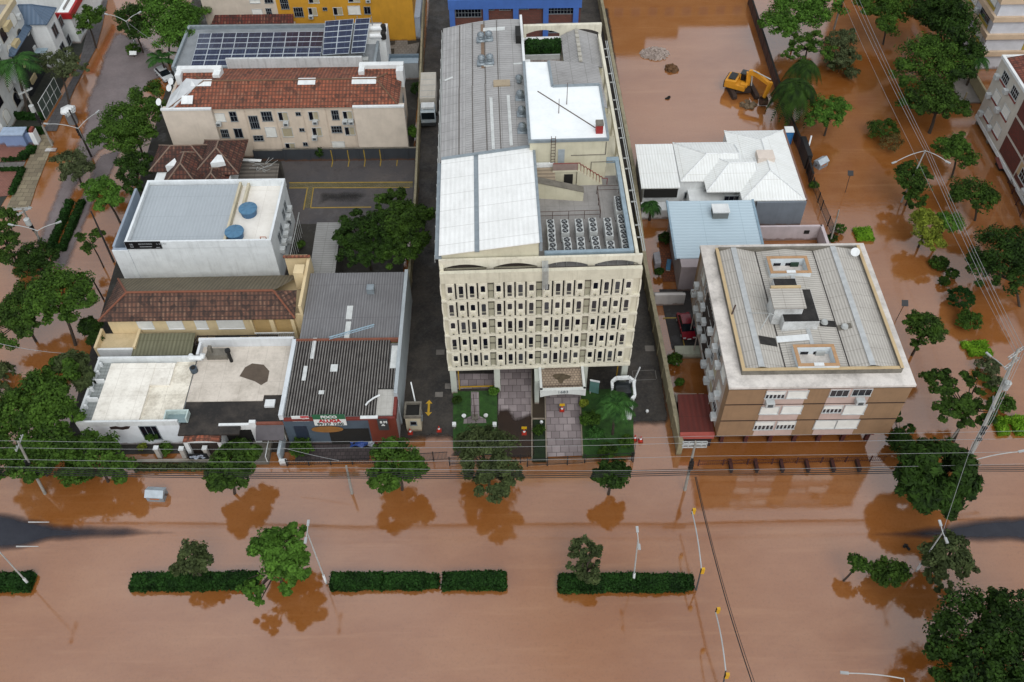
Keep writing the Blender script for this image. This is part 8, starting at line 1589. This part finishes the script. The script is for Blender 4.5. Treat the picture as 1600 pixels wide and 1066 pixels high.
for j in range(n):
    for i in range(n): V_.append((x_ - 1.3 + 2.6 * i / (n - 1) + random.uniform(-.08, .08), y_ - .8 + 1.6 * j / (n - 1) + random.uniform(-.08, .08), .55 + .18 * math.sin(i * 1.3) * math.cos(j * 1.1) + random.uniform(-.08, .08)))
F_ = [[j * n + i, j * n + i + 1, (j + 1) * n + i + 1, (j + 1) * n + i] for j in range(n - 1) for i in range(n - 1)]; m = MB()
for f in F_: m.cur = 1 if (f[0] % n) > 5 else 0; m.f.append(f); m.mi.append(m.cur)
m.v = V_; m.build('sheet', [plain('blue tarpaulin', '#2a4585', .5), plain('grey white tarpaulin', '#9a9fa8', .5)], t, fix=False); MB().box(x_ - 1.2, x_ + 1.2, y_ - .7, y_ + .7, .05, .42).build('heap', M_dark, t)
a_ = at(548, 712, .5); fence('metal_fence', 'dark low bar fence along the corrugated shop yard', [at(447, 722, .8), at(630, 718, .8)], 1.2, 2.4, .2)
# guard booth, barriers, gatehouse ring
x_, y_ = at(648, 672, 0); t = thing('guard_booth', 'cream guard booth with open roof tank at the left alley mouth', 'booth', (x_, y_, 0)); m = MB(); m.box(x_ - .85, x_ + .85, y_ - .2, y_ + 1.7, 0, 2.6); m.build('cabin', paint('cream booth wall', '#b3aa93', '#6e6650', .4), t); m = MB(); m.box(x_ - .95, x_ + .95, y_ - .3, y_ - .1, 2.6, 3.0).box(x_ - .95, x_ + .95, y_ + 1.6, y_ + 1.8, 2.6, 3.0).box(x_ - .95, x_ - .75, y_ - .1, y_ + 1.6, 2.6, 3.0).box(x_ + .75, x_ + .95, y_ - .1, y_ + 1.6, 2.6, 3.0); m.build('roof_kerb', M_conc, t); MB().box(x_ - .75, x_ + .75, y_ - .1, y_ + 1.6, 2.6, 2.64).build('roof', M_black, t); win(t, 'y', y_ - .2, x_ - .35, x_ + .4, 1.3, 2.0, 'dark', -1, 1); win(t, 'x', x_ + .85, y_ + .4, y_ + 1.2, 1.2, 2.0, 'dark', 1, 2)
def barrier(label, base, tip, h0, h1): a = at(*base, h0); b = at(*tip, h1); t = thing('barrier_arm', label, 'barrier', (a[0], a[1], 0)); MB().box(a[0] - .2, a[0] + .2, a[1] - .2, a[1] + .2, 0, h0 + .1).build('housing', M_white, t); MB().beam((a[0], a[1], h0), (b[0], b[1], h1), .14, .1).build('arm', M_white, t)
barrier('raised white barrier arm beside the cream guard booth', (652, 643), (642, 597), 1.1, 3.6); barrier('raised white barrier arm by the white octagonal portal', (991, 594), (1000, 574), 1.2, 3.4)
t = thing('entrance_portal', 'white octagonal hoop portal beside the palm at the right alley', 'portal', (*at(972, 625, 0), 0)); z = 3.0; pts = [(957, 605), (956, 597), (963, 591), (983, 590), (990, 596), (992, 619), (987, 624)]; m = MB()
for p, q in zip(pts[:-1], pts[1:]): m.beam(V3(p[0], p[1], z), V3(q[0], q[1], z), .3, .4)
m.build('hoop', M_white, t); m = MB()
for p in ((957, 605), (990, 622), (985, 592)): a = at(*p, z); m.cyl(a[0], a[1], 0, z, .12, .12, 8)
m.build('post', M_white, t); a = at(980, 645, 1.0); MB().box(a[0] - .4, a[0] + .5, a[1] - .4, a[1] + .4, .1, 1.6).build('ticket_box', M_white, t); a = at(972, 622, 1.0); MB().box(a[0] - .8, a[0] + 1.0, a[1] - .3, a[1] + 1.4, 0, 2.3).build('booth', plain('dim booth glass', '#23272a', .2), t)
x_, y_ = at(929, 605, 1.4); t = thing('notice_board', 'tilted pale green notice board beside the entrance canopy', 'notice board', (x_, y_, 0)); MB().prism([(x_ - .55, y_ + .15), (x_ + .5, y_ - .15), (x_ + .5, y_ - .05), (x_ - .55, y_ + .25)], .3, 2.4).build('board', plain('pale green board', '#5f8580', .5), t); MB().prism([(x_ - .58, y_ + .12), (x_ + .53, y_ - .18), (x_ + .53, y_ - .02), (x_ - .58, y_ + .28)], 2.4, 2.55).build('frame', M_white, t); MB().box(x_ - .5, x_ - .4, y_, y_ + .2, 0, .4).build('leg', M_white, t)
# cones, sign stands, flag stand, garden bowls
def cone(label, px, py, top=False):
    x, y = at(px, py, .3); t = thing('traffic_cone', label, 'traffic cone', (x, y, .12 if 700 < px < 920 else .05), local=True); MB().box(-.28, .28, -.28, .28, 0, .06).build('base', plain('dark red cone base', '#8b1f17', .6), t); MB().cyl(0, 0, .06, .38, .22, .15, 14).cyl(0, 0, .58, .85, .1, .05, 14).build('cone', plain('orange red cone', '#b8321a', .5), t); MB().cyl(0, 0, .38, .58, .152, .102, 14).build('white_collar', M_white, t)
    if top: MB().box(-.3, .3, -.02, .02, .85, 1.3).build('placard', plain('yellow placard', '#c9a014', .5), t)
cone('orange cone with yellow placard in the middle of the office walkway', 878, 640, True); cone('orange cone with yellow placard on the muddy office driveway', 819, 676, True); cone('orange cone at the flood line of the left alley', 686, 671); cone('orange cone beside the flooded booth corner', 641, 675); cone('orange cone standing in flood water at the right alley mouth', 1001, 687); cone('dull red cone left of the flooded right alley cone', 992, 685)
for px, py, lab in ((710, 667, 'left edge'), (773, 667, 'right edge')): x_, y_ = at(px, py, .4); t = thing('garden_lamp', 'white box garden lamp at the %s of the office lawn' % lab, 'lamp', (x_, y_, .12), local=True); MB().box(-.09, .09, -.09, .09, 0, .55).build('post', M_conc, t); MB().box(-.22, .22, -.22, .22, .55, .95).build('lantern', M_white, t, bevel=.03)
x_, y_ = at(742, 652, .3); t = thing('flagpole_plinth', 'small stone plinth with dark pole and two bowls on the lawn path', 'plinth', (x_, y_, .13), local=True); MB().box(-.35, .35, -.35, .35, 0, .3).build('plinth', M_conc, t); MB().tube((0, 0, .3), (0, 0, 4.5), .05, .035).build('pole', M_pipe, t)
for s in (-1, 1): MB().cyl(s * 1.25, .15, .0, .32, .16, .26, 12).build('bowl', M_white, t)
for k, (px, py) in enumerate(((980, 655), (1011, 644), (846, 661))): x_, y_ = at(px, py, .4); t = thing('globe_lamp', 'small white globe lamp %s' % ['beside the portal ticket box', 'on the right alley asphalt', 'in the strip between driveway and walkway'][k], 'lamp', (x_, y_, .05), local=True); MB().cyl(0, 0, 0, .4, .05, .05, 8).build('stem', M_conc, t); b = MB(); b.tube((0, 0, .38), (0, 0, .5), .1, .2, 12).tube((0, 0, .5), (0, 0, .64), .2, .2, 12).tube((0, 0, .64), (0, 0, .76), .2, .08, 12); b.build('globe', M_white, t, smooth=True)
x_, y_ = at(79, 233, .3); t = thing('white_board', 'small white board lying by the grey pole on the buff pavement', 'board', (x_, y_, .1), local=True); MB().box(-.8, .8, -.35, .35, 0, .12).build('board', M_white, t)
x_, y_ = at(208, 84, .6); t = thing('plaque', 'small white plaque on the round planted island', 'sign', (x_, y_, 0), local=True); MB().prism([(-.6, -.25), (.6, -.25), (.6, .25), (-.6, .25)], [.5, .5, .9, .9], [.56, .56, .96, .96]).build('plate', M_white, t); MB().box(-.06, .06, -.1, .1, 0, .6).build('stem', M_pipe, t)
x_, y_ = at(112, 185, .8); t = thing('kiosk_roof', 'white hexagonal kiosk roof behind the dark leaning pole', 'kiosk', (x_, y_, 0), local=True); m = MB(); m.cyl(0, 0, 2.2, 2.5, 1.25, 1.2, 6); m.cyl(0, 0, 2.5, 2.9, 1.2, .1, 6); m.build('roof', M_white, t); MB().cyl(0, 0, 0, 2.2, .8, .8, 6).build('body', plain('grey kiosk body', '#6d7072', .6), t)
# ------------------------------------------------------------------ vehicles
M_tyre = plain('tyre rubber', '#121212', .9); M_wsh = glass('vehicle glass', '#0d1216', .06); M_chr = plain('pale headlamp', '#b5b9bb', .2)
def wheel(p, x, y, r, w): o = MB().tube((x - w / 2, y, r), (x + w / 2, y, r), r, n=18).build('wheel', M_tyre, p); s = 1 if x > 0 else -1; MB().tube((x + s * w / 2, y, r), (x + s * (w / 2 + .01), y, r), r * .6, n=14).build('rim', M_steel, o); return o
def car(label, px, py, rz, colr):
    x, y = at(px, py, .7); t = thing('parked_car', label, 'car', (x, y, .06), rz, local=True); M = plain('car paint ' + colr, colr, .22, .04, 0, .6)
    prof = [(-2.05, .35), (-2.0, .72), (-1.2, .86), (-.55, .92), (1.45, .95), (1.95, .88), (2.05, .6), (2.0, .32)]; b = MB()
    sec = lambda w0, w1: None
    n = len(prof)
    for s0, s1, k0, k1 in ((-1, 1, .84, .84),):
        b.extrude([(u, z) for u, z in prof], 'x', -.84, .84)
    b.build('body', M, t, bevel=.08)
    c = MB(); lo = [(-1.15, .9), (1.55, .93)]; 
    pts = [(-.76, -1.15, .88), (.76, -1.15, .88), (.76, 1.6, .93), (-.76, 1.6, .93), (-.6, -.35, 1.45), (.6, -.35, 1.45), (.6, 1.15, 1.42), (-.6, 1.15, 1.42)]
    c.add(pts, [[0, 1, 5, 4], [1, 2, 6, 5], [2, 3, 7, 6], [3, 0, 4, 7]]); c.build('glazing', M_wsh, t); MB().prism([(-.62, -.38), (.62, -.38), (.62, 1.18), (-.62, 1.18)], 1.43, 1.49).build('roof', M, t, bevel=.03)
    for xx in (-.76, .76):
        for yy in (-1.3, 1.3): wheel(t, xx, yy, .32, .2)
    for xx in (-.6, .6): MB().box(xx - .17, xx + .17, -2.07, -1.98, .6, .74).build('headlight', M_chr, t); MB().box(xx - .17, xx + .17, 2.0, 2.08, .65, .8).build('tail_light', M_red, t)
    m = MB(); m.box(-.95, -.8, -.75, -.6, .95, 1.08).box(.8, .95, -.75, -.6, .95, 1.08); m.build('mirror', M, t); MB().box(-.22, .22, -2.08, -2.04, .42, .54).build('number_plate', M_white, t); return t
car('dark red car parked under the air conditioners of the tan block', 1072, 509, R(4), '#6d0f1d'); car('white car parked beside the solar hall near the spiky palm', 256, 115, R(38), '#c3c7c9')
# truck
x_, y_ = at(670, 160, 1.5); t = thing('box_truck', 'white box truck parked in the left alley beside the office', 'truck', (x_, y_, .05), R(1.5), local=True); M_tw2 = paint('dirty white truck box', '#b9b3a8', '#7d766a', .4)
MB().box(-1.2, 1.2, -2.0, 4.9, 1.0, 3.6).build('cargo_box', M_tw2, t, bevel=.03); m = MB()
for k in range(5): m.box(-1.15, 1.15, -1.6 + k * 1.5, -1.52 + k * 1.5, 3.6, 3.63)
m.build('roof_rib', M_steel, t); c = MB(); c.extrude([(-2.15, .6), (-4.35, .6), (-4.4, 1.5), (-4.1, 2.45), (-3.9, 2.6), (-2.15, 2.65)], 'x', -1.12, 1.12); c.build('cab', plain('pale grey truck cab', '#a9b4ba', .4), t, bevel=.06)
MB().prism([(-1.0, -4.43), (1.0, -4.43), (1.0, -4.13), (-1.0, -4.13)], [1.5, 1.5, 2.4, 2.4], [1.56, 1.56, 2.46, 2.46]).quad((-1.0, -4.45, 1.5), (1.0, -4.45, 1.5), (.95, -4.15, 2.42), (-.95, -4.15, 2.42)).build('windscreen', M_wsh, t, fix=False); m = MB(); m.box(-1.13, -1.11, -3.7, -2.6, 1.6, 2.4).box(1.11, 1.13, -3.7, -2.6, 1.6, 2.4); m.build('side_window', M_wsh, t); MB().box(-1.15, 1.15, -4.6, -4.38, .4, .85).build('bumper', plain('dark bumper', '#2d3032', .6), t); MB().box(-1.0, 1.0, -2.2, 4.8, .6, 1.0).build('chassis', M_blk, t); MB().box(-1.0, 1.0, -3.6, -2.3, 2.66, 3.1).build('wind_deflector', M_white, t, bevel=.08)
for xx in (-1.0, 1.0):
    for yy in (-3.3, 1.9, 3.4): wheel(t, xx, yy, .5, .3)
    MB().box(xx * .75 - .18, xx * .75 + .18, -4.44, -4.38, .9, 1.15).build('headlight', M_chr, t)
m = MB()
for s in (-1, 1): m.box(s * 1.2, s * 1.45, -4.0, -3.9, 1.7, 2.3) if s > 0 else m.box(-1.45, -1.2, -4.0, -3.9, 1.7, 2.3)
m.build('mirror', M_blk, t)
# excavator: tracks under water, cab facing the lower right, boom reaching right
x_, y_ = at(1160, 138, .8); t = thing('excavator', 'yellow excavator with arched boom and bucket in the flooded vacant lot', 'excavator', (x_, y_, 0), R(0), local=True); M_exy = paint('yellow machine paint', '#c98a1f', '#6f4b14', .35, .5); M_trk = plain('muddy track', '#33241c', .9)
ax = Vector((-.35, 1, 0)).normalized()
for s, nm in ((-1, 'track'), (1, 'track')):
    o = Vector((s * 1.75, -.2, 0)); m = MB(); n = 14; pr = [(-1.75 + (.45 if False else 0), .1)]
    q = [(-1.5 + .45 * math.cos(a), .45 + .45 * math.sin(a)) for a in [math.pi / 2 + i * math.pi / 7 for i in range(8)]] + [(1.5 + .45 * math.cos(a), .45 + .45 * math.sin(a)) for a in [-math.pi / 2 + i * math.pi / 7 for i in range(8)]]
    V_ = []
    for w in (-.32, .32):
        for u, z in q: p = Vector((o.x, o.y, 0)) + Vector((-.25 * u / 1 * .6, u, 0)) + Vector((w, w * .15, 0)); V_.append((p.x, p.y, z))
    k = len(q); m.add(V_, [[i, (i + 1) % k, k + (i + 1) % k, k + i] for i in range(k)] + [list(range(k))[::-1], [k + i for i in range(k)]]); m.build('track', M_trk, t)
MB().box(-1.2, 1.2, -.9, .9, .5, 1.05).build('undercarriage', M_trk, t)
A30 = R(-28)
def rot(px, py, z): c, s = math.cos(A30), math.sin(A30); return (c * px - s * py, s * px + c * py, z)
def rbox(x0, x1, y0, y1, z0, z1): m = MB(); return m.prism([rot(a, b, 0)[:2] for a, b in ((x0, y0), (x1, y0), (x1, y1), (x0, y1))], z0, z1)
m = rbox(-2.7, .6, -1.35, 1.35, 1.1, 1.95); m.prism([rot(a, b, 0)[:2] for a, b in ((-2.7, -1.35), (-.9, -1.35), (-.9, 1.35), (-2.7, 1.35))], 1.95, [2.25, 2.5, 2.5, 2.25]); m.build('superstructure', M_exy, t, bevel=.06)
rbox(-2.85, -2.5, -1.3, 1.3, .95, 2.15).build('counterweight', plain('dark counterweight', '#2f2a26', .7), t, bevel=.06)
rbox(-.75, .95, .25, 1.4, 1.95, 3.05).build('cab', M_wsh, t, bevel=.05); rbox(-.8, 1.0, .2, 1.45, 3.05, 3.18).build('cab_roof', plain('dark cab roof', '#23282c', .4), t); cf = MB()
for a, b in ((-.75, .25), (.95, .25), (.95, 1.4), (-.75, 1.4)): p = rot(a, b, 0); cf.box(p[0] - .06, p[0] + .06, p[1] - .06, p[1] + .06, 1.95, 3.05)
cf.build('cab_frame', M_exy, t); rbox(-2.3, -1.2, -.9, .9, 2.4, 2.6).build('engine_grille', plain('dark engine grille', '#26292b', .7), t); rbox(-.2, .9, -1.3, -.5, 1.95, 2.25).build('tool_box', M_exy, t)
def beam2(pts, w, hs, name, mat, par=t):
    m = MB()
    for (p, q), (h0, h1) in zip(zip(pts[:-1], pts[1:]), zip(hs[:-1], hs[1:])):
        p = Vector(p); q = Vector(q); d = (q - p).normalized(); a = d.cross(Vector((0, 0, 1))).normalized(); b = a.cross(d); m.add([tuple(o + a * (w / 2 * i) + b * (h / 2 * j)) for o, h in ((p, h0), (q, h1)) for i, j in ((-1, -1), (1, -1), (1, 1), (-1, 1))], [[0, 1, 5, 4], [1, 2, 6, 5], [2, 3, 7, 6], [3, 0, 4, 7], [3, 2, 1, 0], [4, 5, 6, 7]])
    return m.build(name, mat, par)
B0 = Vector(rot(.7, -.15, 1.7)); L3 = lambda px, py, z: Vector((at(px, py, z)[0] - x_, at(px, py, z)[1] - y_, z)); B1 = L3(1171, 113, 4.0); B2 = L3(1181, 115, 4.1); B3 = L3(1203, 132, 3.4); S1 = L3(1204, 131, 3.6); ex, ey = at(1193, 155, 1.0); S2 = Vector((ex - x_, ey - y_, 1.3))
beam2([B0, B1, B2, B3], .5, [.5, .8, .75, .45], 'boom', M_exy); beam2([S1 + Vector((0, 0, .3)), S1.lerp(S2, .35), S2], .4, [.55, .6, .35], 'stick', M_exy)
m = MB(); m.tube(B2 + Vector((-.5, 0, .55)), S1 + Vector((-.1, 0, .75)), .09); m.tube(B0 + Vector((.5, -.45, .2)), B1 + Vector((.4, -.35, -.2)), .1); m.build('hydraulic_ram', M_steel, t)
bk = MB(); c = S2 + Vector((.0, -.25, -.55)); pr = [(-.55, .55), (.5, .6), (.6, .0), (.25, -.5), (-.3, -.55), (-.6, -.1)]
bk.add([(c.x + s * .6, c.y + u, c.z + z) for s in (-1, 1) for u, z in pr], [[i, (i + 1) % 6, 6 + (i + 1) % 6, 6 + i] for i in range(1, 6)] + [[5, 4, 3, 2, 1, 0], [6, 7, 8, 9, 10, 11]]); bk.build('bucket', plain('rusty bucket', '#4a3428', .8), t)
